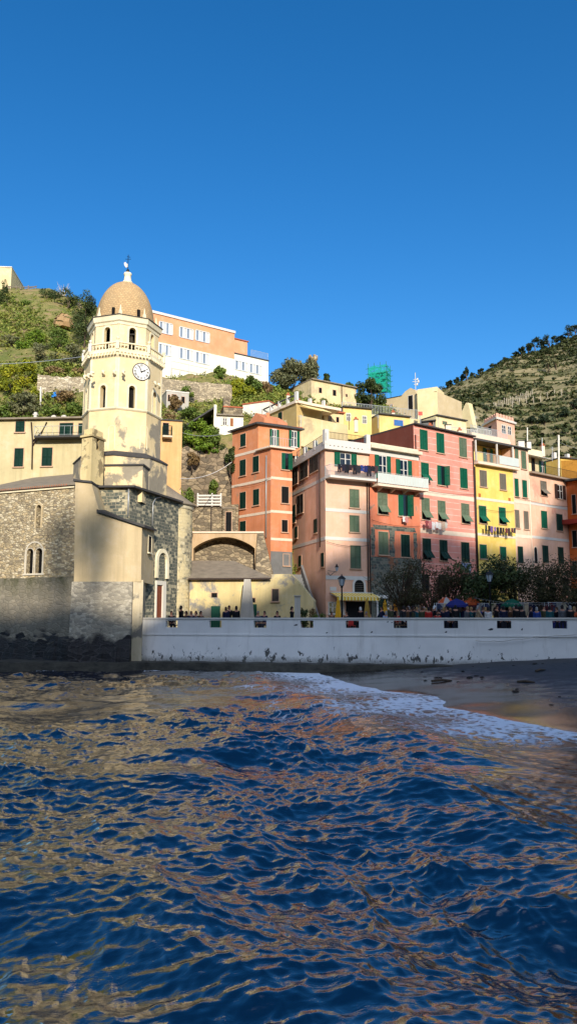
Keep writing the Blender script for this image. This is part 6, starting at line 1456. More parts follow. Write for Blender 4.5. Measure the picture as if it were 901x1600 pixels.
# yellow house and roofs at the far right
o, f, z0, z1 = blk('far_yellow_house', 'yellow house with one green shutter, behind the rose house terrace', (876, 95), (935, 97.5), 719, 765, 6, YELW, over=.3); win(f, o, 891.5, 731, 6, 13, 'c', GREEN, sill=False)
m = MB(); f2 = Fac((866, 97.5), (876, 95), 730); f2.box(m, 0, f2.L, z0 - 1, z1 - .3, -3, 0); m.build('ochre_side_wall', simple('ochre_side', (160, 112, 40), .9), o)
for u in (.4, 2.6): m = MB(); f.box(m, u, u + .4, z1, z1 + 1.1, -2, -1.5); m.build('chimney', WHITE, o)
PW = simple('pole_white', (224, 220, 206), .5)
stick('flag_pole', 'tall white pole rising from the rose house terrace', 872, 745, 680, 88, .12, PW, 'pole')
stick('terrace_pole', 'white pole with crossbars beside the pink turret', 823, 695, 668, 90, .08, PW, 'pole')
stick('aerial_mast', 'thin television aerial mast on the rose house roof', 846, 705, 684, 88, .04, GALV, 'aerial')
for k_, (px, Y, w, y0, y1, lab) in enumerate(((814, 88, 9, 700, 689, 'white rooftop water tank beside the chimney of the narrow pink house'), (826, 88, 6, 702, 690, 'small white box on the narrow pink house roof'), (700, 82, 8, 672, 664, 'pale pot-like chimney on the salmon house roof'))):
    a = at(px - w / 2, y0, Y); b = at(px + w / 2, y1, Y); m = MB(); m.abox((a.x, Y, a.z - .8), (b.x, Y + .6, b.z)); o = thing('rooftop_tank', lab, 'tank', ((a.x + b.x) / 2, Y, a.z)); m.build('tank', PALE if k_ == 2 else WHITE, o); m = MB(); m.abox((a.x - .06, Y - .06, b.z), (b.x + .06, Y + .66, b.z + .08)); m.build('lid', SLATED, o)
# roof terrace behind the salmon roof
f = Fac((700, 83), (745, 85), 672); o = thing('roof_terrace_screen', 'white slatted railing round the roof terrace behind the salmon house', 'railing', tuple(f.P(f.L / 2, zat(685, 84)))); rail(f, o, 0, f.L, zat(690, 83.5), zat(668, 83.5), 0, WHITE, .22, name='bars', r=.03)
f = Fac((745, 85), (766, 86), 676); rail(f, o, 0, f.L, zat(690, 85.5), zat(671, 85.5), 0, WHITE, .22, name='bars', r=.03)
def cable(name, label, pts, r=.02, mat=None, sag=.6):
    P = [at(*p_) for p_ in pts]; out = []
    for a, b in zip(P, P[1:]):
        for i in range(8): t_ = i / 8; out.append(a.lerp(b, t_) - Z * (sag * 4 * t_ * (1 - t_)))
    out.append(P[-1]); m = MB(); m.tube(out, r, 4); return tag(m.build(name, mat or GALV, loc=tuple(P[0])), label, 'cable')
cable('overhead_cable', 'pale cable strung across the slope to the bell tower balcony', [(-20, 569, 66), (131, 557, 57)], .03, GALV, .15)
cable('lamp_cable', 'white cable sagging from the church apse to the burnt orange house', [(282, 748, 62), (362, 722, 72)], .035, WHITE, .5)
cable('thin_cable', 'thin cable across the grassy bank beside the bell tower', [(284, 676, 64), (360, 674, 74)], .02, GALV, .4)
for px in (858, 884): cable('roof_wire', 'fine wire running from the white pole over the far roofs', [(872, 690, 88), (px + 30 if px > 870 else 824, 700 if px > 870 else 672, 92)], .015, GALV, .3) if px == 884 else None

# small houses and roof clutter on the shoulder behind the corner house
o, f, z0, z1 = blk('grey_cream_house', 'small grey cream house with shuttered window between the terrace house and yellow houses', (506, 86), (537, 87), 645, 690, 4, CR, over=.3, rmat=TERRA); win(f, o, 515, 655, 5, 9, 'c', GREY, sill=False); win(f, o, 527, 656, 4, 8, 'd', sill=False)
o, f, z0, z1 = blk('tan_roof_house', 'low tan house with terracotta roof behind the burnt orange house roof', (432, 76), (470, 77), 669, 700, 3, plaster('tan_plaster', (206, 172, 128), seed=61, dirt=.4), over=.35, rmat=TERRA); win(f, o, 440, 677, 5, 8, 'c', GREEN, sill=False)
o, f, z0, z1 = blk('stepped_stone_hut', 'rough stone hut with open dark doorway below the white railing wall', (348, 71.6), (368, 71.7), 795, 845, 1.5, RW, 'hut', over=.1, rmat=SLATE); win(f, o, 357, 817, 9, 34, 'd', sill=False)
def chimney(px, py, Y, w, h, label, mat=None):
    b = at(px, py, Y); s = Y / F; o = thing('chimney', label, 'chimney', tuple(b)); m = MB(); m.abox((b.x - w * s / 2, Y, b.z - .8), (b.x + w * s / 2, Y + w * s, b.z + h * s)); m.build('stack', mat or PALE, o); m = MB(); m.abox((b.x - w * s * .65, Y - .08, b.z + h * s), (b.x + w * s * .65, Y + w * s + .08, b.z + h * s + .1)); m.abox((b.x - w * s * .3, Y + .1, b.z + h * s + .1), (b.x + w * s * .3, Y + w * s - .1, b.z + h * s + .35)); m.build('cap', TERRA, o)
chimney(672, 672, 78, 6, 7, 'cream chimney with terracotta cap on the salmon house roof'); chimney(718, 678, 80, 5, 6, 'smaller chimney at the far end of the salmon house roof'); chimney(556, 664, 84, 6, 9, 'pale chimney in front of the square yellow house'); chimney(614, 651, 92, 5, 7, 'chimney on the low yellow house roof'); chimney(450, 626, 87, 5, 9, 'chimney beside the olive yellow terrace house'); chimney(410, 668, 76, 5, 8, 'small chimney on the burnt orange house roof edge'); chimney(848, 703, 90, 5, 7, 'chimney on the cream top floor of the rose house'); chimney(888, 722, 99, 5, 8, 'chimney between the two white ones on the far yellow house')
def aerial(px, y0, y1, Y, label):
    a, b = at(px, y0, Y), at(px, y1, Y); m = MB(); m.tube([a - Z * .4, b], .025, 4)
    for k, w in ((.95, .5), (.85, .8), (.75, .4)): c = a.lerp(b, k); m.tube([c - Vector((w / 2, .1, 0)), c + Vector((w / 2, .1, 0))], .015, 4)
    tag(m.build('roof_aerial', GALV, loc=tuple(a)), label, 'aerial')
aerial(684, 668, 652, 80, 'thin roof aerial over the salmon house'); aerial(590, 664, 648, 85, 'roof aerial before the low yellow house'); aerial(470, 664, 648, 80, 'roof aerial beside the burnt orange house top floor'); aerial(742, 668, 650, 86, 'roof aerial beside the roof terrace railing'); aerial(862, 716, 698, 92, 'roof aerial on the far end of the rose house'); aerial(396, 662, 648, 77, 'roof aerial on the burnt orange house')
for (px0, y0, Y0, px1, y1, Y1, lb) in ((510, 846, 65.8, 576, 852, 67.8, 'dark cable sagging across the peach pink front'), (580, 812, 68, 655, 822, 71, 'dark cable across the red house under its windows'), (650, 762, 71.2, 742, 772, 76.4, 'dark cable across the salmon front'), (745, 792, 76.5, 803, 798, 79.8, 'dark cable across the yellow front'), (806, 776, 80, 894, 792, 86.8, 'dark cable across the rose front'), (366, 760, 74, 420, 748, 69.8, 'dark cable across the burnt orange side')):
    cable('facade_cable', lb, [(px0, y0, Y0), (px1, y1, Y1)], .018, IRON, .25)
# ================================================================== PEOPLE
def info_mat(name, rough=.85):
    t = NT(name); oi = t.n('ShaderNodeObjectInfo'); n = t.noise(t.objc(), 9, 3)
    t.col(t.mix(t.rf(n, .3, .7, 0, .35), oi.outputs['Color'], (.01, .01, .012, 1))).rough(rough); return t.m
SKIN = simple('skin', (178, 128, 102), .6, .08, 12, obj=True); JACK = info_mat('jacket_cloth'); TROU = simple('dark_trousers', (34, 36, 44), .9, .2, 8, obj=True); HAIRM = info_mat('hair', .6)
def skin_mesh(name, chains, mat, levels=1):
    """one smooth surface grown round joined chains of joints: ([(point, radius), ...], index in the first chain where it joins)"""
    vs, es, rs = [], [], []
    for pts, join in chains:
        prev = join
        for p_, r in pts:
            vs.append(p_); rs.append(r); i = len(vs) - 1
            if prev is not None: es.append((prev, i))
            prev = i
    me = bpy.data.meshes.new(name); me.from_pydata(vs, es, []); o = bpy.data.objects.new(name, me); COL.objects.link(o)
    md = o.modifiers.new('skin', 'SKIN'); md.use_smooth_shade = True
    for i, r in enumerate(rs):
        d = me.skin_vertices[0].data[i]; d.radius = r if isinstance(r, tuple) else (r, r); d.use_root = i == 0
    if levels: o.modifiers.new('sub', 'SUBSURF').levels = levels
    dg = bpy.context.evaluated_depsgraph_get(); dg.update(); nm = bpy.data.meshes.new_from_object(o.evaluated_get(dg)); nm.name = name
    bpy.data.objects.remove(o); bpy.data.meshes.remove(me); nm.materials.clear(); nm.materials.append(mat); return nm
def make_person(kind):
    hip, kne, ank = .92, .5, .08
    sit = kind == 'sit'
    arms = {'stand': [((.2, 0, 1.16), (.22, .03, .86)), ((-.2, 0, 1.16), (-.22, .03, .86))], 'hold': [((.22, .02, 1.16), (.12, -.26, 1.2)), ((-.22, 0, 1.15), (-.2, -.05, .88))], 'walk': [((.22, .1, 1.17), (.22, .16, .92)), ((-.22, -.1, 1.17), (-.2, -.24, .98))],
            'sit': [((.2, -.05, 1.15), (.14, -.3, 1.0)), ((-.2, -.05, 1.15), (-.14, -.3, 1.0))]}[kind]
    st = {'stand': (0, 0), 'hold': (.03, -.04), 'walk': (.24, -.24), 'sit': (-.42, -.42)}[kind]
    tor = [((0, 0, .93), (.15, .11)), ((0, 0, 1.1), (.14, .1)), ((0, 0, 1.3), (.16, .11)), ((0, .01, 1.44), (.13, .09)), ((0, 0, 1.52), .055), ((0, -.01, 1.57), .06), ((0, -.015, 1.63), (.078, .095)), ((0, -.015, 1.70), (.075, .09)), ((0, -.01, 1.755), (.045, .055))]
    ch = [(tor, None)]
    for sgn, a in ((1, arms[0]), (-1, arms[1])):
        h = a[1]; d = (Vector(a[1]) - Vector(a[0])).normalized()
        ch.append(([((sgn * .17, .01, 1.41), .06), (a[0], .045), (a[1], .03), (tuple(Vector(h) + d * .1), (.035, .02)), (tuple(Vector(h) + d * .17), (.025, .014))], 3))
    for sgn, s in ((1, st[0]), (-1, st[1])):
        if sit: leg = [((sgn * .1, -.05, .88), .09), ((sgn * .11, -.42, .86), .065), ((sgn * .11, -.44, .5), .045), ((sgn * .11, -.52, .42), (.04, .035))]
        else: leg = [((sgn * .09, 0, .86), .09), ((sgn * .1, -s * .5 - .02, kne), .06), ((sgn * .1, -s, ank), .04), ((sgn * .11, -s - .14, .04), (.042, .03))]
        ch.append((leg, 0))
    bm = skin_mesh('body', ch, SKIN, 1)
    jt = [((0, 0, .82), (.175, .135)), ((0, 0, 1.1), (.165, .125)), ((0, 0, 1.3), (.185, .135)), ((0, .01, 1.43), (.15, .11)), ((0, .01, 1.49), (.075, .075))]
    jc = [(jt, None)]
    for sgn, a in ((1, arms[0]), (-1, arms[1])): jc.append(([((sgn * .18, .01, 1.4), .078), (a[0], .062), (a[1], .048)], 3))
    jm = skin_mesh('jacket', jc, JACK, 1)
    tc_ = [([((0, 0, .93), (.16, .12)), ((0, 0, .86), (.15, .12))], None)]
    for sgn, s in ((1, st[0]), (-1, st[1])):
        if sit: leg = [((sgn * .1, -.1, .87), .1), ((sgn * .11, -.43, .86), .078), ((sgn * .11, -.45, .5), .06)]
        else: leg = [((sgn * .09, 0, .8), .1), ((sgn * .1, -s * .5 - .02, kne), .075), ((sgn * .1, -s, .12), .06)]
        tc_.append((leg, 1))
    tm = skin_mesh('trousers', tc_, TROU, 1)
    hb = MB(); c = Vector((0, .012, 1.665)); n = 10; rings = []
    for i in range(6):
        th = math.pi / 2 * i / 5; rings.append([c + Vector((.09 * math.sin(th + .001) * math.cos(a), .108 * math.sin(th + .001) * math.sin(a), .128 * math.cos(th))) for a in (2 * math.pi * k / n for k in range(n))])
    rings.append([p_ + Vector((0, .012, -.13 if p_.y > c.y - .02 else 0)) for p_ in rings[-1]])
    for A, B in zip(rings, rings[1:]): hb.quadstrip(B, A, True, smooth=True)
    fb = MB(); hc = Vector((0, -.015, 1.655))
    for sgn in (-1, 1): fb.lathe(hc + Vector((sgn * .03, -.088, .0)), [(0, -.008), (.009, 0), (0, .008)], 5)
    fb.face([hc + Vector((-.014, -.088, -.035)), hc + Vector((.014, -.088, -.035)), hc + Vector((0, -.118, -.03)), ]); fb.face([hc + Vector((.014, -.088, -.035)), hc + Vector((0, -.09, .012)), hc + Vector((0, -.118, -.03))]); fb.face([hc + Vector((0, -.09, .012)), hc + Vector((-.014, -.088, -.035)), hc + Vector((0, -.118, -.03))])
    return bm, jm, tm, hb, fb
FACEM = simple('eyes_dark', (40, 26, 22), .4, obj=True)
PROTO = {}
for kd in ('stand', 'hold', 'walk', 'sit'):
    bm, jm, tm, hb, fb = make_person(kd)
    PROTO[kd] = (bm, jm, tm, None, None); 
    h_ = hb.build('hair', HAIRM); PROTO[kd] = (bm, jm, tm, h_.data); bpy.data.objects.remove(h_)
COLS = {'black': (18, 18, 22), 'navy': (28, 34, 62), 'grey': (90, 92, 96), 'red': (176, 40, 34), 'white': (220, 220, 216), 'light blue': (150, 176, 210), 'olive': (70, 72, 48), 'brown': (92, 66, 46), 'pink': (206, 130, 138), 'tan': (176, 150, 116), 'blue': (44, 70, 140), 'teal': (30, 86, 92), 'orange': (214, 106, 36), 'charcoal': (44, 46, 50)}
HAIRS = {'dark': (26, 20, 18), 'brown': (74, 50, 34), 'blond': (170, 138, 88), 'grey': (150, 148, 144), 'white-capped': (226, 226, 222)}
def person(px, Y, kd, jc, hc, rz, label, h=1.0, z=PLZ, group=None):
    b = at(px, 960, Y); o = thing('person', label, 'person', (b.x, Y, z), group, rz)
    o.scale = (h, h, h)
    for nm, me, c in (('body', PROTO[kd][0], None), ('jacket', PROTO[kd][1], COLS[jc]), ('trousers', PROTO[kd][2], None), ('hair', PROTO[kd][3], HAIRS[hc])):
        q = bpy.data.objects.new(nm, me); COL.objects.link(q); q.parent = o
        if c: q.color = lin(c)
    return o
PEOPLE = [ # px, depth, pose, jacket, hair, turn, where
 (268, 51.6, 'sit', 'black', 'dark', .4, 'seated on the quay by the church portal'), (283, 52.2, 'stand', 'black', 'dark', 2.2, 'standing beside the church apse'), (291, 52.6, 'sit', 'charcoal', 'brown', -.6, 'seated by the apse wall'),
 (299, 52.3, 'sit', 'navy', 'blond', .5, 'seated where the apse meets the yellow wall'), (306, 52.5, 'sit', 'grey', 'dark', -.3, 'seated in front of the yellow wall'), (314, 52.4, 'sit', 'brown', 'dark', .8, 'seated near the first green door'),
 (353, 52.2, 'stand', 'navy', 'brown', 2.8, 'standing between the green doors'), (358, 53.2, 'hold', 'black', 'dark', .5, 'behind the navy jacket between the green doors'), (369, 52.0, 'stand', 'black', 'dark', 3.4, 'standing beside the white buttress'),
 (403, 52.5, 'sit', 'grey', 'grey', .4, 'seated under the second green door'), (413, 52.6, 'sit', 'navy', 'dark', -.4, 'seated right of the second green door'), (433, 52.8, 'sit', 'black', 'dark', .2, 'seated below the small wooden shutter'), (456, 52.5, 'stand', 'black', 'dark', 1.2, 'standing against the slim white pillar'),
 (518, 57.5, 'sit', 'brown', 'dark', .4, 'seated under the awning edge'), (541, 57, 'sit', 'charcoal', 'brown', -.7, 'seated behind the lamp post'), (563, 56, 'stand', 'black', 'white-capped', 3.0, 'wearing a white cap before the dark shop opening'), (572, 57, 'sit', 'tan', 'grey', .9, 'seated at the awning end'),
 (603, 52.5, 'sit', 'light blue', 'grey', 2.7, 'leaning on the parapet below the red house'), (613, 52.6, 'stand', 'black', 'dark', 3.3, 'standing by the closed parasol'), (619, 53.6, 'sit', 'red', 'brown', .3, 'seated by the closed yellow parasol'),
 (633, 54, 'sit', 'white', 'dark', .2, 'seated at the shop opening'), (645, 53, 'stand', 'charcoal', 'dark', 1.6, 'standing under the wispy tree'), (659, 52, 'stand', 'olive', 'brown', 2.6, 'standing behind the parapet opening'), (669, 51.3, 'stand', 'red', 'dark', 3.1, 'standing near the middle of the crowd'),
 (679, 52.3, 'walk', 'black', 'white-capped', 1.4, 'in a pale cap walking past the red one'), (683, 51.6, 'sit', 'red', 'brown', .1, 'crouching low beside the pale cap'), (694, 53, 'stand', 'olive', 'dark', .6, 'standing under the orange canopy'), (711, 50.6, 'stand', 'black', 'dark', 3.2, 'with broad back turned below the blue umbrella'),
 (722, 52.5, 'walk', 'navy', 'brown', -1.3, 'walking beneath the blue umbrella'), (730, 51.5, 'hold', 'grey', 'blond', .4, 'holding something beside the blue umbrella'), (738, 52.4, 'stand', 'charcoal', 'dark', 2.1, 'standing by the second orange canopy'), (747, 51.2, 'walk', 'tan', 'grey', 1.5, 'walking toward the plaza lamp'),
 (755, 53, 'stand', 'blue', 'brown', -.4, 'standing beside the plaza lamp post'), (762, 51.3, 'stand', 'white', 'dark', 2.9, 'in white by the plaza lamp post'), (776, 52, 'hold', 'black', 'brown', .7, 'holding something beside the plaza lamp'), (786, 50.8, 'stand', 'navy', 'dark', 3.0, 'standing under the green umbrella'),
 (796, 52.3, 'walk', 'brown', 'blond', -1.5, 'walking under the green umbrella'), (806, 50.5, 'stand', 'black', 'dark', 3.3, 'large dark figure past the green umbrella'), (815, 51.6, 'stand', 'charcoal', 'dark', 2.2, 'standing right behind the large dark figure'), (829, 51, 'walk', 'navy', 'brown', 1.4, 'walking between two trees'),
 (838, 50.2, 'stand', 'blue', 'grey', 2.8, 'standing in front of the hanging garments'), (849, 51.2, 'hold', 'olive', 'dark', .2, 'holding something near the hanging garments'), (858, 50, 'stand', 'teal', 'dark', 3.1, 'standing at the parapet near the last opening'), (869, 50.6, 'walk', 'black', 'brown', -1.4, 'walking beside the orange bag'),
 (878, 49.8, 'stand', 'grey', 'dark', 2.9, 'standing over the last parapet opening'), (890, 49.6, 'stand', 'black', 'grey', 3.2, 'standing at the edge of the picture'), (897, 50.4, 'walk', 'brown', 'blond', 1.2, 'walking at the edge of the picture')]
for i, (px, Y, kd, jc, hc, rz, wh) in enumerate(PEOPLE):
    hh = .98 + .09 * ((i * 37) % 10) / 10
    person(px, Y, kd, jc, hc, rz, f'person in {jc} jacket {wh}', hh if kd != 'sit' else 1.0, PLZ - (.0 if kd != 'sit' else .28))
r_ = random.Random(12)
for i in range(68):
    px = r_.uniform(592, 905); kd = r_.choice(['stand', 'walk', 'hold', 'stand']); jc = r_.choice(['black', 'navy', 'charcoal', 'olive', 'brown', 'grey', 'charcoal', 'black', 'teal'])
    person(px, r_.uniform(51.5, 56.5), kd, jc, r_.choice(['dark', 'brown', 'dark', 'grey', 'blond']), r_.uniform(0, 6.2), 'person in dark clothes deep in the shaded market crowd behind the parapet', r_.uniform(.92, 1.07), PLZ, 'people deep in the market crowd')
# benches for those who sit
BW = simple('bench_wood', (96, 74, 54), .8, .2, 5)
def bench(px0, px1, Y, label):
    a, b = at(px0, 960, Y), at(px1, 960, Y); o = thing('bench', label, 'bench', ((a.x + b.x) / 2, Y, PLZ)); m = MB(); m.abox((a.x, Y - .02, PLZ + .5), (b.x, Y + .4, PLZ + .56)); m.build('seat', BW, o)
    for x in (a.x + .1, b.x - .15): m = MB(); m.abox((x, Y, PLZ), (x + .06, Y + .36, PLZ + .5)); m.build('leg', IRON, o)
bench(264, 318, 52.35, 'long wooden bench in front of the church apse'); bench(396, 440, 52.55, 'long wooden bench under the second green door'); bench(598, 640, 52.6, 'wooden bench by the closed parasols under the red house')
# ================================================================== PLAZA FURNITURE
def lamp_post(px, Y, ytop, label):
    b = at(px, 960, Y); zt = zat(ytop, Y); o = thing('street_lamp', label, 'street lamp', (b.x, Y, PLZ)); c = Vector((b.x, Y, 0)); H = zt - PLZ
    m = MB(); m.lathe(c, [(.16, PLZ), (.16, PLZ + .3), (.09, PLZ + .45), (.07, PLZ + 1.2), (.05, zt - .95), (.1, zt - .9), (.05, zt - .82)], 8); m.build('post', IRON, o)
    m = MB(); m.lathe(c, [(.13, zt - .78), (.24, zt - .3)], 6, smooth=False); lt = m.build('lantern', simple('lamp_glass', (176, 186, 190), .2, .08, 3, spec=.5), o)
    m = MB(); m.lathe(c, [(.3, zt - .3), (.27, zt - .24), (.12, zt - .1), (.05, zt - .06), (.03, zt + .03), (0, zt + .05)], 6, smooth=False); m.lathe(c, [(.05, zt - .86), (.14, zt - .8), (.14, zt - .77)], 6); m.build('lantern_cap', IRON, lt)
    m = MB()
    for k in range(6): a = math.pi / 3 * k; d = Vector((math.cos(a), math.sin(a), 0)); m.tube([c + d * .135 + Z * (zt - .78), c + d * .25 + Z * (zt - .3)], .014, 4)
    m.build('lantern_frame', IRON, lt)
lamp_post(534, 54.5, 898, 'tall iron lamp post with glass lantern in front of the peach pink corner house')
lamp_post(766, 51.5, 891, 'iron lamp post with pale lantern rising among the dark plaza trees')
fw = fR_; u, z_ = fw.hit(512, 895); o = thing('wall_lantern', 'small wall lantern on a scrolled iron bracket on the corner house', 'wall lamp', tuple(fw.P(u, z_, 0))); m = MB()
m.tube([fw.P(u, z_, 0), fw.P(u + .1, z_ - .25, .25), fw.P(u + .3, z_ + .05, .6), fw.P(u + .45, z_ + .05, .75)], .025, 5); m.tube([fw.P(u, z_ + .2, 0), fw.P(u + .45, z_ + .05, .75)], .015, 4); m.build('bracket', IRON, o)
c = fw.P(u + .45, z_ + .05, .75); m = MB(); m.lathe(c, [(.08, .08), (.15, .4)], 6, smooth=False); m.build('lantern', simple('lamp_glass', (176, 186, 190), .2), o); m = MB(); m.lathe(c, [(.19, .4), (.08, .55), (.02, .7)], 6, smooth=False); m.build('cap', IRON, o)
def closed_parasol(px, Y, ytop, mat, label):
    b = at(px, 960, Y); zt = zat(ytop, Y); o = thing('closed_parasol', label, 'parasol', (b.x, Y, PLZ)); c = Vector((b.x, Y, 0)); m = MB(); m.tube([c + Z * PLZ, c + Z * zt], .025, 6); m.build('pole', simple('pole_wood', (110, 80, 52), .7), o)
    m = MB(); n = 12; pr = [(.04, zt), (.1, zt - .25), (.15, zt - .7), (.2, zt - 1.2), (.24, zt - 1.55)]
    rs = [[c + Vector((r * (1 + .25 * (k % 2)) * math.cos(6.283 * k / n), r * (1 + .25 * (k % 2)) * math.sin(6.283 * k / n), z)) for k in range(n)] for r, z in pr]
    for A, B in zip(rs, rs[1:]): m.quadstrip(B, A, True)
    m.face(rs[0]); m.build('canopy', mat, o); m = MB(); m.lathe(c, [(.3, PLZ), (.3, PLZ + .08), (.05, PLZ + .12)], 10); m.build('base', GREYST, o)
YP = simple('parasol_yellow', (224, 168, 40), .85, .12, 4, obj=True)
closed_parasol(528, 60, 935, YP, 'closed yellow parasol beside the lamp post under the cafe awning'); closed_parasol(573, 60, 935, simple('parasol_ochre', (170, 138, 62), .85), 'closed ochre parasol at the end of the cafe awning')
closed_parasol(601, 60, 937, YP, 'closed yellow parasol in front of the white door surround'); closed_parasol(617, 59, 936, simple('parasol_orange_yellow', (226, 140, 40), .85), 'closed orange yellow parasol beside the dark shop opening')
def open_umbrella(px, Y, yc, r, cols, label, tilt=0.0):
    b = at(px, 960, Y); zc = zat(yc, Y); o = thing('market_umbrella', label, 'umbrella', (b.x, Y, PLZ)); c = Vector((b.x, Y, 0)); m = MB(); m.tube([c + Z * PLZ, c + Z * (zc + .1)], .025, 6); m.build('pole', GALV, o); m = MB(); n = 8; apx = c + Z * (zc + .35)
    rim = [c + Vector((r * math.cos(6.283 * k / n + .3), r * math.sin(6.283 * k / n + .3), zc - .12)) for k in range(n)]; mid = [apx.lerp(q, .55) + Z * .08 for q in rim]
    for k in range(n):
        m.mat(k % len(cols)); j = (k + 1) % n; m.face([apx, mid[k], mid[j]]); m.face([mid[k], rim[k], rim[j], mid[j]]); m.face([rim[k], rim[k] - Z * .14, rim[j] - Z * .14, rim[j]])
    m.build('canopy', cols, o)
    for k in range(n): m = MB(); m.tube([c + Z * (zc - .1), mid[k] - Z * .03], .008, 4); m.build('rib', GALV, o)
ORG = simple('orange_canvas', (190, 84, 40), .8); BLU = simple('blue_canvas', (34, 40, 104), .8); GRN = simple('green_canvas', (20, 88, 66), .8); WHC = simple('white_canvas', (170, 166, 160), .8)
open_umbrella(697, 55, 940, .7, [ORG, WHC], 'orange and white market umbrella left of the blue one'); open_umbrella(713, 52.6, 943, .8, [BLU], 'dark blue market umbrella over the crowd'); open_umbrella(736, 55, 940, .65, [ORG], 'plain orange market umbrella right of the blue one'); open_umbrella(800, 53, 943, .8, [GRN], 'dark green market umbrella between the dense trees')
# market stalls, their racks and what hangs there
def stall(px, Y, w, label, top):
    b = at(px, 960, Y); o = thing('market_stall', label, 'stall', (b.x, Y, PLZ)); x0, x1 = b.x - w / 2, b.x + w / 2; m = MB(); m.abox((x0, Y, PLZ + .8), (x1, Y + .9, PLZ + .88)); m.build('table_top', BW, o)
    m = MB(); n = 10; A = [Vector((x0 + w * i / n, Y - .01 - .03 * (i % 2), PLZ + .86)) for i in range(n + 1)]; m.quadstrip([v - Z * .75 for v in A], A); m.build('cloth_skirt', top, o)
    for x in (x0 + .05, x1 - .05):
        for y in (Y + .05, Y + .85): m = MB(); m.tube([(x, y, PLZ), (x, y, PLZ + 2.1)], .025, 4); m.build('leg', GALV, o)
    m = MB(); m.tube([(x0, Y + .1, PLZ + 2.05), (x1, Y + .1, PLZ + 2.05)], .02, 4); m.build('hanging_rail', GALV, o); return Vector((x0, Y + .1, PLZ + 2.05)), w
GAR = [(30, 32, 60), (150, 150, 146), (90, 40, 46), (20, 22, 26), (196, 180, 150), (60, 70, 96), (70, 56, 46)]
def garment_mesh(kind, seed):
    r = random.Random(seed); m = MB(); n = 6
    def sheet(outl):
        f = [Vector((x, 0, z)) for x, z in outl]; m.face(f); m.face([v + Vector((0, .03, 0)) for v in f[::-1]]); m.quadstrip([v + Vector((0, .03, 0)) for v in f], f, True)
    j = lambda: r.uniform(-.03, .03)
    if kind == 'shirt': sheet([(-.12, 0), (-.36 + j(), -.3), (-.26, -.36), (-.2, -.26), (-.22 + j(), -.72 + j()), (.22 + j(), -.72 + j()), (.2, -.26), (.26, -.36), (.36 + j(), -.3), (.12, 0), (0, -.06)])
    elif kind == 'trousers': sheet([(-.2, 0), (-.22 + j(), -.95 + j()), (-.05, -.97), (0, -.4), (.06, -.95 + j()), (.22 + j(), -.93), (.2, 0)])
    else: sheet([(-.22, 0), (-.24 + j(), -.75 + j()), (.0, -.7 + j()), (.23 + j(), -.78 + j()), (.22, 0)])
    for v in m.v: v.y += .05 * math.sin(v.x * 14 + seed) * (-v.z) * .8
    return m
GM = {}
for kd in ('shirt', 'trousers', 'towel'):
    for s in (1, 2):
        o = garment_mesh(kd, s * 5 + len(kd)).build('garment', info_mat('hung_cloth') if not GM else list(GM.values())[0].materials[0]); GM[(kd, s)] = o.data; bpy.data.objects.remove(o)
def hang(p_, kd, c, rz, label, group, sc=1.0, s=1, name='garment', cat='garment'):
    o = bpy.data.objects.new(name, GM[(kd, s)]); COL.objects.link(o); o.location = p_; o.rotation_euler = (random.uniform(-.04, .04), random.uniform(-.05, .05), rz); o.scale = (sc, sc, sc); o.color = lin(c); tag(o, label, cat, group)
for px, Y, w, lab, top in ((705, 54.2, 2.2, 'market stall with a dark skirt under the orange and blue umbrellas', BLU), (735, 54.4, 1.8, 'market stall under the plain orange umbrella', simple('brown_cloth', (60, 48, 40), .9)), (782, 54, 2.4, 'market stall left of the dark green umbrella', simple('black_cloth', (24, 24, 28), .9)), (838, 52.5, 2.8, 'clothes stall under the dense trees with garments on its rail', simple('grey_cloth', (70, 72, 78), .9)), (884, 51.4, 2.4, 'clothes stall by the last tree with garments on its rail', BLU)):
    p0, w_ = stall(px, Y, w, lab, top); n = int(w_ / .3)
    for i in range(n): hang(p0 + Vector((.15 + i * .3, -.05, 0)), ('shirt', 'towel', 'trousers')[i % 3], GAR[(i * 3 + px) % 7], .3 * ((i % 3) - 1), 'garment on the hanging rail of a market stall in the shaded plaza', 'garments on the market stall rails', .9, 1 + i % 2)
q = at(885, 962, 47.2); m = MB(); m.lathe(Vector((q.x, fq.a.y - .215 * (q.x - qa.x) + .12, CAMZ)), [(.0, 0), (.2, .03), (.26, .14), (.2, .27), (.07, .33), (.05, .4), (.0, .41)], 10); tag(m.build('orange_buoy', ORG, loc=tuple(q)), 'round orange buoy-like bag resting on the parapet', 'buoy')
# cafe chairs
REDC = simple('red_plastic', (190, 62, 56), .5, .08, 5, obj=True)
def chair(px, Y, rz, label, proto=None):
    b = at(px, 960, Y)
    if proto: return dup(proto, (b.x, Y, PLZ), rz, label)
    o = thing('cafe_chair', label, 'chair', (b.x, Y, PLZ)); c = Vector((b.x, Y, PLZ)); X, Yv = Vector((1, 0, 0)), Vector((0, 1, 0)); m = MB(); m.box(c, X, Yv, Z, (-.22, -.22, .43), (.22, .22, .47)); m.build('seat', REDC, o)
    m = MB(); m.box(c, X, Yv, Z, (-.22, .19, .5), (.22, .22, .92)); m.build('backrest', REDC, o)
    for sx in (-.2, .2):
        for sy in (-.2, .2): m = MB(); m.tube([c + Vector((sx, sy, 0)), c + Vector((sx, sy, .5 if sy > 0 else .44))], .018, 4); m.build('leg', REDC, o)
    return o
c0 = chair(583, 57.5, 2.9, 'red cafe chair at the end of the awning, back to the sea'); chair(588, 57.2, 3.2, 'second red cafe chair beside the first, nearer the white door surround', c0); chair(549, 58.5, .3, 'red cafe chair turned to the shop opening', c0); chair(523, 58.5, 2.6, 'red cafe chair behind the closed yellow parasol', c0)
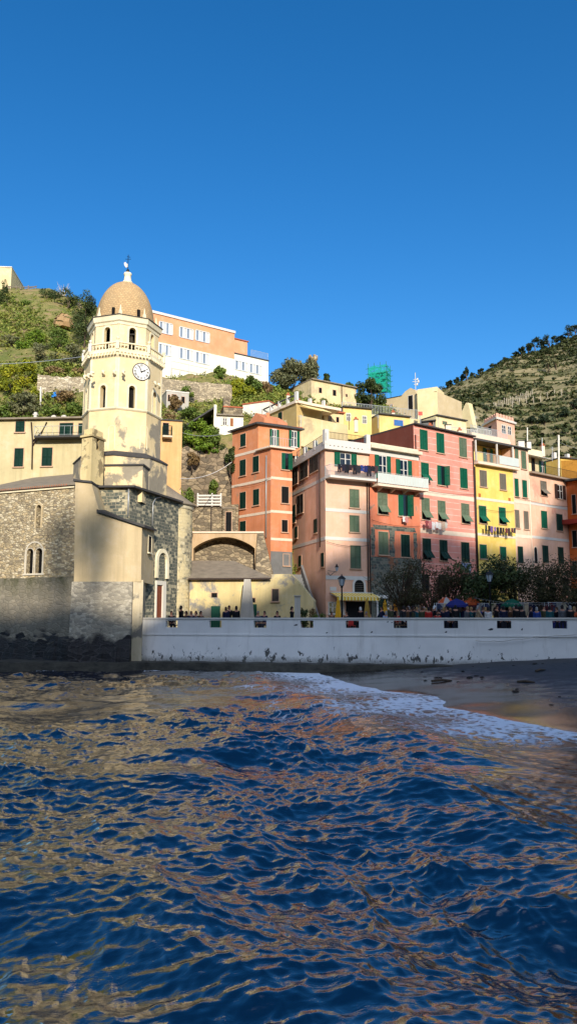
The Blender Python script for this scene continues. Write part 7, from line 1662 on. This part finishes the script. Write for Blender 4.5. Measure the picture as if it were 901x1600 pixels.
# bushes on the quay
plant('potted_bush', 'dark rounded bush behind the slim white pillar', 'bush', (at(475, 960, 54).x, 54, PLZ), 1.0, 1.6, L_DARK, 700, .09, .1, 10, seed=5); plant('potted_bush', 'low green bush at the foot of the stone staircase', 'bush', (at(497, 960, 57).x, 57, PLZ), 1.5, 1.3, L_MID, 700, .09, .1, 10, seed=6); plant('potted_bush', 'reddish dry bush before the stone staircase', 'bush', (at(487, 960, 58).x, 58, PLZ), .9, 1.8, L_DRY, 400, .09, .1, 8, seed=7)
# plaza trees
for i, (px, Y, w, yt, mt, n, lab, tw_) in enumerate(((628, 56, 4.6, 872, L_TAM, 2600, 'wispy bare-looking tamarisk tree in front of the red house', True), (676, 57, 4.8, 878, L_TAM, 2700, 'second wispy tamarisk tree in front of the salmon house', True), (708, 58, 4.2, 886, L_TAM, 2400, 'thin tamarisk tree over the orange umbrellas', True),
        (758, 56, 5.6, 864, L_DARK, 5200, 'dense dark tree behind the plaza lamp post, in front of the yellow house', False), (806, 55, 5.0, 878, L_TAM, 4800, 'dusky tree over the green umbrella', False), (846, 54, 5.2, 876, L_TAM, 4800, 'dusky wide tree in front of the pale rose house', False), (890, 52.5, 5.2, 868, L_TAM, 5000, 'dusky dense tree at the end of the row, cut by the picture edge', False), (930, 51, 4.2, 868, L_TAM, 1500, 'dusky tree just past the end of the row', False))):
    plant('plaza_tree', lab, 'tree', (at(px, 960, Y).x, Y, PLZ), w * 1.15, zat(yt, Y) - PLZ, mt, int(n * 1.25), .085 if mt is L_TAM else .13, .3, 26, seed=300 + i, limbs=12, tr=.14, twiggy=tw_, shell=.35)
m = MB(); c0_, c1_ = at(740, 934, 50), at(930, 938, 48); m.tube([c0_.lerp(c1_, i / 12) - Z * (.35 * 4 * (i / 12) * (1 - i / 12)) for i in range(13)], .012, 4)
for i in range(34): p_ = c0_.lerp(c1_, (i + .5) / 34) - Z * (.35 * 4 * ((i + .5) / 34) * (1 - (i + .5) / 34)); m.lathe(p_ - Z * .1, [(0, 0), (.02, .03), (.02, .07), (.008, .1)], 5)
tag(m.build('festoon_lights', simple('bulb_dull', (120, 118, 110), .3), loc=tuple(c0_)), 'string of small unlit bulbs hung across the plaza trees', 'string lights')
# chain of rope on the lower quay face
m = MB(); P_ = []
pr = [(742, 1000), (770, 1001), (800, 999), (835, 994), (868, 992), (905, 990), (960, 990)]
for (x0, y0), (x1, y1) in zip(pr, pr[1:]):
    for k in range(6): t_ = k / 6; u, z_ = fq.hit(x0 + (x1 - x0) * t_, y0 + (y1 - y0) * t_ + 3 * t_ * (1 - t_) * 2); P_.append(fq.P(u, z_, .3))
m.tube(P_, .03, 5); tag(m.build('mooring_rope', WHITE, loc=tuple(P_[0])), 'white mooring rope slung low along the quay wall above the beach', 'rope')
# ================================================================== LAUNDRY
ang = lambda f: math.atan2(f.u.y, f.u.x)
def line(f, par_label, px0, py0, px1, py1, d, cols, kinds, label, group, sc=.8, rope=True, gap=None):
    u0, z0 = f.hit(px0, py0); u1, z1 = f.hit(px1, py1); n = len(cols)
    if rope:
        m = MB(); m.tube([f.P(u0 + (u1 - u0) * t_, z0 + (z1 - z0) * t_ - .12 * 4 * t_ * (1 - t_), d) for t_ in (0, .25, .5, .75, 1)], .012, 4)
        for uu, zz_ in ((u0, z0), (u1, z1)): m.tube([f.P(uu, zz_ - .15, 0), f.P(uu, zz_, d)], .02, 4)
        tag(m.build('clothes_line', GALV, loc=tuple(f.P(u0, z0, d))), par_label, 'clothes line')
    for i, c in enumerate(cols):
        t_ = (i + .5) / n; hang(f.P(u0 + (u1 - u0) * t_, z0 + (z1 - z0) * t_ - .12 * 4 * t_ * (1 - t_) * (1 if rope else 0), d + .03 * (i % 2)), kinds[i % len(kinds)], c, ang(f), label, group, sc * (1 + .15 * ((i * 7) % 3 - 1)), 1 + i % 2)
line(fR_, '', 518, 728, 581, 731, 1.0, [(26, 26, 34), (34, 30, 44), (22, 24, 30), (48, 34, 40), (24, 26, 34), (40, 40, 46), (36, 60, 130), (28, 40, 96), (40, 36, 48), (30, 30, 36), (70, 52, 56)], ('trousers', 'shirt', 'towel', 'shirt'), 'dark garment drying on the balcony railing of the corner house', 'laundry on the corner house balcony', .9, False)
line(fC, 'clothes line with white washing below a salmon house window', 655, 813, 690, 817, .7, [(150, 70, 74), (196, 120, 120), (232, 226, 220), (236, 232, 226), (230, 224, 214), (206, 176, 150), (222, 214, 196)], ('shirt', 'towel'), 'white or pink washing hung below a salmon house window', 'white washing on the salmon house', .95)
line(fD, 'clothes line with dark washing across the yellow house', 748, 821, 797, 826, .7, [(40, 60, 50), (46, 40, 36), (120, 90, 140), (130, 100, 150), (34, 34, 38), (46, 40, 40), (54, 44, 42), (110, 50, 56), (70, 50, 50), (92, 40, 52), (60, 56, 60)], ('trousers', 'towel', 'towel', 'shirt'), 'dark garment drying on the line across the yellow house', 'washing on the yellow house', .75)
line(fC, 'short clothes line with pale blue sheets above the plaza trees', 713, 878, 727, 880, .6, [(150, 164, 186), (128, 144, 172), (176, 186, 200)], ('towel',), 'pale blue cloth hung low on the salmon house over the trees', 'pale blue cloths on the salmon house', 1.15)
line(fB_, 'short clothes line under a red house window', 624, 806, 632, 807, .4, [(226, 222, 216), (196, 130, 120)], ('towel', 'shirt'), 'small cloth under the half open shutter of the red house', 'cloths under the red house window', .8)
# ================================================================== LIGHT, SKY, CAMERA
AZ, EL = R(SUN_AZ), R(SUN_EL)
S = Vector((math.sin(AZ) * math.cos(EL), -math.cos(AZ) * math.cos(EL), math.sin(EL)))
W = bpy.data.worlds.new('World'); SC.world = W; W.use_nodes = True
nt = W.node_tree; bg = nt.nodes['Background']; sky = nt.nodes.new('ShaderNodeTexSky'); sky.sky_type = 'NISHITA'; sky.sun_disc = False
sky.sun_elevation = EL; sky.sun_rotation = math.pi - AZ; sky.air_density = SKY_AIR; sky.dust_density = SKY_DUST; sky.ozone_density = SKY_OZ; sky.altitude = 0
hs = nt.nodes.new('ShaderNodeHueSaturation'); hs.inputs['Saturation'].default_value = SKY_SAT; hs.inputs['Hue'].default_value = SKY_HUE; nt.links.new(sky.outputs[0], hs.inputs['Color']); 
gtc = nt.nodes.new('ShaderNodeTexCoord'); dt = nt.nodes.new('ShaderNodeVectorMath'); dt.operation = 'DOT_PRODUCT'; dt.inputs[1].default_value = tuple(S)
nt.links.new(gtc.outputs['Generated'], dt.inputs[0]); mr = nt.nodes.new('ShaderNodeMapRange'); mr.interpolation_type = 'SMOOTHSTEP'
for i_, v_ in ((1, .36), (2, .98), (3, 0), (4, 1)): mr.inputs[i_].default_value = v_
nt.links.new(dt.outputs['Value'], mr.inputs[0])            # warm haze added to the sunward sky as fill for shaded faces
mx_ = nt.nodes.new('ShaderNodeMix'); mx_.data_type = 'RGBA'; mx_.blend_type = 'ADD'; mx_.inputs[7].default_value = (HAZE_FILL, HAZE_FILL * .95, HAZE_FILL * .88, 1)
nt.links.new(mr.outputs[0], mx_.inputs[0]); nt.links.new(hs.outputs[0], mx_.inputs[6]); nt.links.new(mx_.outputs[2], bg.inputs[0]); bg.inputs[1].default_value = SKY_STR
sl = bpy.data.lights.new('sun', 'SUN'); sl.energy = SUN_STR; sl.angle = R(.75); sl.color = SUN_COL
so = bpy.data.objects.new('sun', sl); COL.objects.link(so); so.rotation_euler = S.to_track_quat('Z', 'Y').to_euler()
cam = bpy.data.cameras.new('camera'); co = bpy.data.objects.new('camera', cam); COL.objects.link(co); SC.camera = co
co.location = (0, 0, CAMZ); co.rotation_euler = (math.pi / 2 + PITCH, 0, 0)
cam.sensor_fit = 'VERTICAL'; cam.sensor_height = 36; cam.lens = 36 * F / 1600; cam.clip_end = 6000; cam.clip_start = .1
SC.view_settings.view_transform = 'Standard'; SC.view_settings.look = 'None'; SC.view_settings.exposure = EXPO; SC.view_settings.gamma = 1; SC.view_settings.use_curve_mapping = False
SC.render.engine = 'CYCLES'; SC.cycles.max_bounces = 6; SC.cycles.diffuse_bounces = 3; SC.cycles.glossy_bounces = 3; SC.cycles.caustics_reflective = False; SC.cycles.caustics_refractive = False
try: SC.cycles.use_denoising = True
except Exception: pass
# ---- the headland behind the viewer, whose ridge shades the quay, the plaza and the foot of the houses
bp = [(-260, 960, 54), (-50, 958, 54), (40, 958, 52), (120, 950, 51), (182, 960, 50), (205, 967, 50), (260, 962, 52), (300, 950, 60), (400, 938, 60), (470, 905, 62), (510, 868, 66), (600, 842, 69), (700, 822, 73),
      (745, 852, 77), (800, 862, 80), (831, 858, 82), (867, 777, 85), (884, 752, 87), (960, 730, 90), (1300, 700, 90)]
RY = -70.0; ridge = []
for px, py, Y in bp:
    p = at(px, py, Y); t_ = (p.y - RY) / (math.cos(AZ) * math.cos(EL)); q = p + S * t_; ridge.append((q.x, q.z))
rx = np.array([q[0] for q in ridge]); rz = np.array([q[1] for q in ridge])
xs = np.concatenate([[-120], np.linspace(rx[0], rx[-1], 260), [140]])
V = []; rows = 9
for x in xs:
    h = float(np.interp(x, rx, rz))
    for y, f in ((-38, -.05), (-42, .12), (-50, .35), (-58, .6), (-65, .85), (-70, 1.0), (-74, .97), (-90, .7), (-130, -.02)): V.append((x + (noise.noise(Vector((x * .1, y * .1, 0))) * 1.5 if f < .9 else 0), y, h * f + (noise.noise(Vector((x * .15, y * .15, 3))) * 2.0 if f < .9 else 0)))
n = len(xs); Fq = [(i * rows + j, i * rows + j + 1, (i + 1) * rows + j + 1, (i + 1) * rows + j) for i in range(n - 1) for j in range(rows - 1)]
HEADM = simple('headland_rock', (92, 88, 66), .95, .35, .2, bump=.5)
struct(link('headland', np_mesh('headland', V, Fq, HEADM)))
def ridge_pt(px, py, Y):
    p = at(px, py, Y); t_ = (p.y - RY) / (math.cos(AZ) * math.cos(EL)); return p + S * t_
for i, (px, pyt, w, lab) in enumerate(((98, 758, 3.6, 'tall pine added out of view on the headland ridge to shade the church'), (148, 778, 3.4, 'second pine added out of view on the headland ridge to shade the church'), (560, 800, 4.0, 'third unseen pine on the headland ridge, shading the red house'), (735, 812, 3.6, 'fourth unseen pine on the headland ridge, shading the yellow house'))):
    tp_, bs_ = ridge_pt(px, pyt, 51 if px < 300 else 70), ridge_pt(px, 955 if px < 300 else 880, 51 if px < 300 else 70)
    plant('unseen_shade_tree', lab, 'tree', bs_ - Z * 1.0, w, tp_.z - bs_.z + 1.0, L_PINE, 900 if px < 300 else 700, .26, .1, 16, seed=500 + i, limbs=6, tr=.2)  # pines out of view, added for the soft partial shade they cast
# ================================================================== WATER AND BEACH
def onz(px, py, z):
    d = ray(px, py); k = (z - CAMZ) / d.z; return Vector((d.x * k, k, z))
SHP = [(-60, 1046), (300, 1046), (350, 1047), (430, 1047), (500, 1050), (540, 1063), (600, 1077), (660, 1081), (688, 1085), (694, 1102), (754, 1111), (827, 1125), (901, 1141), (1000, 1172), (1150, 1260)]
sh_w = np.array([[onz(x, y, .12).x, onz(x, y, .12).y] for x, y in SHP]); sh_w[:3, 1] += 3; sh_w[3, 1] += 1.0
def sdist(X, Y):                              # distance to the shore line, positive up the beach
    best = np.full(X.shape, 1e9); side = np.zeros(X.shape)
    for (x0, y0), (x1, y1) in zip(sh_w[:-1], sh_w[1:]):
        dx, dy = x1 - x0, y1 - y0; L2 = dx * dx + dy * dy
        t = np.clip(((X - x0) * dx + (Y - y0) * dy) / L2, 0, 1); d = np.hypot(X - x0 - t * dx, Y - y0 - t * dy)
        s = dx * (Y - y0) - dy * (X - x0); upd = d < best - 1e-9
        side = np.where(upd, s, side); best = np.where(upd, d, best)
    return best * np.sign(side)
def vnoise(X, Y, sc, seed):
    r = np.random.default_rng(seed); out = np.zeros(X.shape)
    for i in range(9):
        a = r.uniform(0, 2 * math.pi); k = sc * r.uniform(.6, 1.8); out += np.sin((X * math.cos(a) + Y * math.sin(a)) * k + r.uniform(0, 6.28) + 1.3 * np.sin((X * math.sin(a) - Y * math.cos(a)) * k * .7 + i))
    return out / 4.2
NR, NC = 1000, 1000
ys = [2.2]
g = (54.5 / 2.2) ** (1 / NR)
for i in range(NR): ys.append(ys[-1] * g)
ys = np.array(ys); ts = np.linspace(-.8, .8, NC + 1)
Yg, Tg = np.meshgrid(ys, ts, indexing='ij'); Xg = Tg * (Yg + 3.0)
rw = np.random.default_rng(21)
sd = sdist(Xg, Yg); off = -sd
att = np.clip(off / 7.0, 0.06, 1.0)
Zg = np.zeros_like(Xg); DX = np.zeros_like(Xg); DY = np.zeros_like(Xg)
gust = .78 + .5 * np.clip(vnoise(Xg, Yg, .35, 5), -1, 1)
main = math.radians(68)
wx = Xg + .35 * vnoise(Xg, Yg, .8, 11); wy = Yg + .35 * vnoise(Xg, Yg, .8, 12)
NW = 230
for i in range(NW):
    lam = 7.0 * (0.1 / 7.0) ** ((i / (NW - 1.0)) ** .68) * rw.uniform(.9, 1.12)
    sprd = .45 if lam > 3 else (.7 if lam > 1 else .9)
    th = main + rw.normal(0, sprd); k = 2 * math.pi / lam
    slope = WAVE * (.030 if lam > 2.5 else .024 if lam > 1.0 else .028 if lam > .45 else .034)
    a = slope / k; ph = rw.uniform(0, 6.283)
    arg = k * (wx * math.cos(th) + wy * math.sin(th)) + ph
    A = a * (gust if lam < 2.5 else 1.0) * att
    Zg += A * np.sin(arg); c = A * .85 * np.cos(arg); DX += c * math.cos(th); DY += c * math.sin(th)
# one swell running in to the beach, just before it breaks
for d0, hgt, wd in ((5.2, .26, 1.3), (10.5, .24, 1.9), (16.5, .2, 2.4)):
    dd = off - d0 - .8 * vnoise(Xg, Yg, .25, 31 + int(d0)); Zg += hgt * np.exp(-(dd / wd) ** 2) * np.clip((Xg + 8) / 7, 0, 1)
Zg = Zg + .05 - .02 * np.clip(sd, 0, 3)
foam = np.clip(1 - off / (8.5 + 3.0 * vnoise(Xg, Yg, .5, 41)), 0, 1) ** .75 * (.86 + .3 * vnoise(Xg, Yg, .9, 43)) * np.clip((Xg + 6.5) / 3.5, .0, 1)
foam = np.where(off < 0, 1.0 * np.clip((Xg + 6.5) / 3.5, 0, 1), foam)
rollf = np.clip(np.exp(-((off - 6.0 - .9 * vnoise(Xg, Yg, .35, 61)) / 1.1) ** 2) * (.62 + .4 * vnoise(Xg, Yg, .8, 62)), 0, 1) * np.clip((Xg + 4.5) / 2, 0, 1) * np.clip((Yg - 19) / 8, 0, 1)
foam = np.maximum(foam, rollf * .75)
wallf = np.clip(1 - np.abs(Yg - 48.2) / 1.6, 0, 1) * np.clip(.5 + vnoise(Xg, Yg, 1.1, 44), 0, 1) * (Xg < -1)
crest = np.clip((Zg - .42) / .2, 0, 1) * .0
foam = np.maximum(foam * np.clip((Yg - 17.0) / 5.0, 0, 1), wallf * .62)
V = np.stack([Xg + DX, Yg + DY, Zg], -1).reshape(-1, 3)
idx = np.arange((NR + 1) * (NC + 1)).reshape(NR + 1, NC + 1)
Fq = np.stack([idx[:-1, :-1], idx[:-1, 1:], idx[1:, 1:], idx[1:, :-1]], -1).reshape(-1, 4)
t = NT('sea_water'); p = t.geo()
t.b.inputs['IOR'].default_value = 2.5; t.b.inputs['Specular IOR Level'].default_value = .5
fa = t.n('ShaderNodeAttribute', attribute_name='foam').outputs['Fac']
w1 = t.math('ADD', t.noise(t.scale(p, (.75, 1.2, 1)), 4.5, 5, .62, .8), t.math('MULTIPLY', t.noise(t.scale(p, (.7, 1.3, 1)), 1.7, 3, .5, .6), 1.3))
vo = t.n('ShaderNodeTexVoronoi', feature='DISTANCE_TO_EDGE'); vo.inputs['Scale'].default_value = 2.4
wob = t.n('ShaderNodeTexNoise'); wob.inputs['Scale'].default_value = 1.6; wob.inputs['Detail'].default_value = 4; t.l(p, wob.inputs[0])
ad = t.n('ShaderNodeVectorMath', operation='MULTIPLY_ADD'); ad.inputs[1].default_value = (.9,) * 3; t.l(wob.outputs[1], ad.inputs[0]); t.l(p, ad.inputs[2]); t.l(t.scale(ad.outputs[0], (1, .55, 1)), vo.inputs['Vector'])
lace = t.rf(vo.outputs[0], .0, .28, 1, 0)
fn_ = t.noise(p, 3.2, 7, .72)
fm = t.math('ADD', t.math('MULTIPLY', fa, .98), t.math('ADD', t.math('MULTIPLY', lace, .42), t.math('MULTIPLY', fn_, .8)))
fk_ = t.rf(fm, 1.14, 1.44)
fk_ = t.math('MULTIPLY', fk_, t.rf(fa, .02, .15))
t.col(t.mix(fk_, (0.0006, 0.004, 0.016, 1), (.86, .87, .88, 1)))
t.l(t.rf(fk_, 0, 1, .02, .8), t.b.inputs['Roughness'])
bn = t.math('ADD', t.math('MULTIPLY', w1, .8), t.math('MULTIPLY', fk_, 1.2)); bm_ = t.bump(bn, .26, .05)
WATER = t.m
struct(link('sea_water', np_mesh('sea_water', V, Fq, WATER, {'foam': foam.ravel()}, True)))
# sea beyond the frame, out to the headland
m = MB(); m.face([(-400, -200, -3), (400, -200, -3), (400, 60, -3), (-400, 60, -3)]); struct(m.build('sea_bed', simple('sea_bed_dark', (10, 18, 28), .3)))
# beach
nb = 150; bx = np.linspace(-9, 34, nb); by = np.linspace(6, 52, 170)
BY, BX = np.meshgrid(by, bx, indexing='ij'); D = sdist(BX, BY)
BZ = .07 + np.where(D > 0, .062 * D + .0006 * D * D, np.maximum(.2 * D, -2.5)) + .018 * vnoise(BX, BY, 1.6, 51) + .03 * vnoise(BX, BY, .5, 52)
V = np.stack([BX, BY, BZ], -1).reshape(-1, 3); idx = np.arange(BX.size).reshape(BX.shape)
Fq = np.stack([idx[:-1, :-1], idx[:-1, 1:], idx[1:, 1:], idx[1:, :-1]], -1).reshape(-1, 4)
t = NT('wet_sand'); p = t.geo(); dr = t.n('ShaderNodeAttribute', attribute_name='dry').outputs['Fac']
n_ = t.noise(p, 1.1, 6, .65); wet = t.rf(t.math('ADD', dr, t.rf(n_, .25, .75, -.25, .25)), .25, .62)
deb = t.rf(t.noise(t.scale(p, (1, 1, 1)), 2.4, 8, .75), .54, .6); deb = t.math('MULTIPLY', deb, t.rf(dr, .3, .6))
cc = t.mix(wet, lin((44, 41, 40)), lin((56, 53, 52))); cc = t.mix(deb, cc, lin((26, 24, 24)))
t.col(cc); t.l(t.rf(wet, 0, 1, .16, .8), t.b.inputs['Roughness']); t.b.inputs['Specular IOR Level'].default_value = .6; t.bump(t.noise(p, 7, 6, .7), .25, .02)
struct(link('beach', np_mesh('beach', V, Fq, t.m, {'dry': np.clip(D / 12.0, 0, 1).ravel()}, True)))
# pebbles, weed and driftwood scattered along the top of the beach
PEB = simple('beach_stone', (58, 54, 50), .85, .3, 5)
rr_ = random.Random(5)
def bz(x, y):
    d = float(sdist(np.array([x]), np.array([y]))[0]); return .07 + .062 * max(0, d) + .0006 * max(0, d) ** 2
st_proto = []
for k in range(3):
    m = MB(); m.lathe(Vector((0, 0, -.06)), [(.02, 0), (.16, .02), (.2, .08), (.13, .15), (0, .17)], 8)
    for v in m.v: v += Vector((rr_.uniform(-.04, .04), rr_.uniform(-.04, .04), rr_.uniform(-.02, .02)))
    o = m.build('beach_stone', PEB); st_proto.append(o.data); bpy.data.objects.remove(o)
n_st = 0
while n_st < 26:
    x, y = rr_.uniform(2, 19), rr_.uniform(24, 46.5); d = float(sdist(np.array([x]), np.array([y]))[0])
    if d < 2.5 or y > qy(x) - 1.2 or abs(x) / y > .42: continue
    o = bpy.data.objects.new('beach_stone', st_proto[n_st % 3]); COL.objects.link(o); o.location = (x, y, bz(x, y)); o.rotation_euler = (0, 0, rr_.uniform(0, 6)); s_ = rr_.uniform(.3, .8); o.scale = (s_ * rr_.uniform(.8, 1.8), s_, s_ * .8)
    tag(o, 'small dark stone lying on the wet sand below the quay wall', 'stone', 'dark stones on the beach'); n_st += 1
for x, y, a_, l_ in ((7.5, 38, .3, 1.1), (11, 36, -.4, .8), (13, 40, .9, 1.3)):
    m = MB(); z_ = bz(x, y) + .03; m.tube([(x - l_ / 2 * math.cos(a_), y - l_ / 2 * math.sin(a_), z_), (x, y + .05, z_ + .04), (x + l_ / 2 * math.cos(a_), y + l_ / 2 * math.sin(a_), z_)], [.06, .07, .04], 6)
    tag(m.build('driftwood', BARK, loc=(x, y, z_)), {1.1: 'dark driftwood stick', .8: 'short driftwood stick', 1.3: 'longest driftwood stick'}[l_] + ' lying on the wet sand among the stones', 'driftwood')
# (ground under and beyond everything, out to the horizon)
m = MB(); m.face([(-3000, 60, -.9), (3000, 60, -.9), (3000, 5000, -.9), (-3000, 5000, -.9)]); struct(m.build('ground', simple('far_ground', (70, 76, 50), .95)))
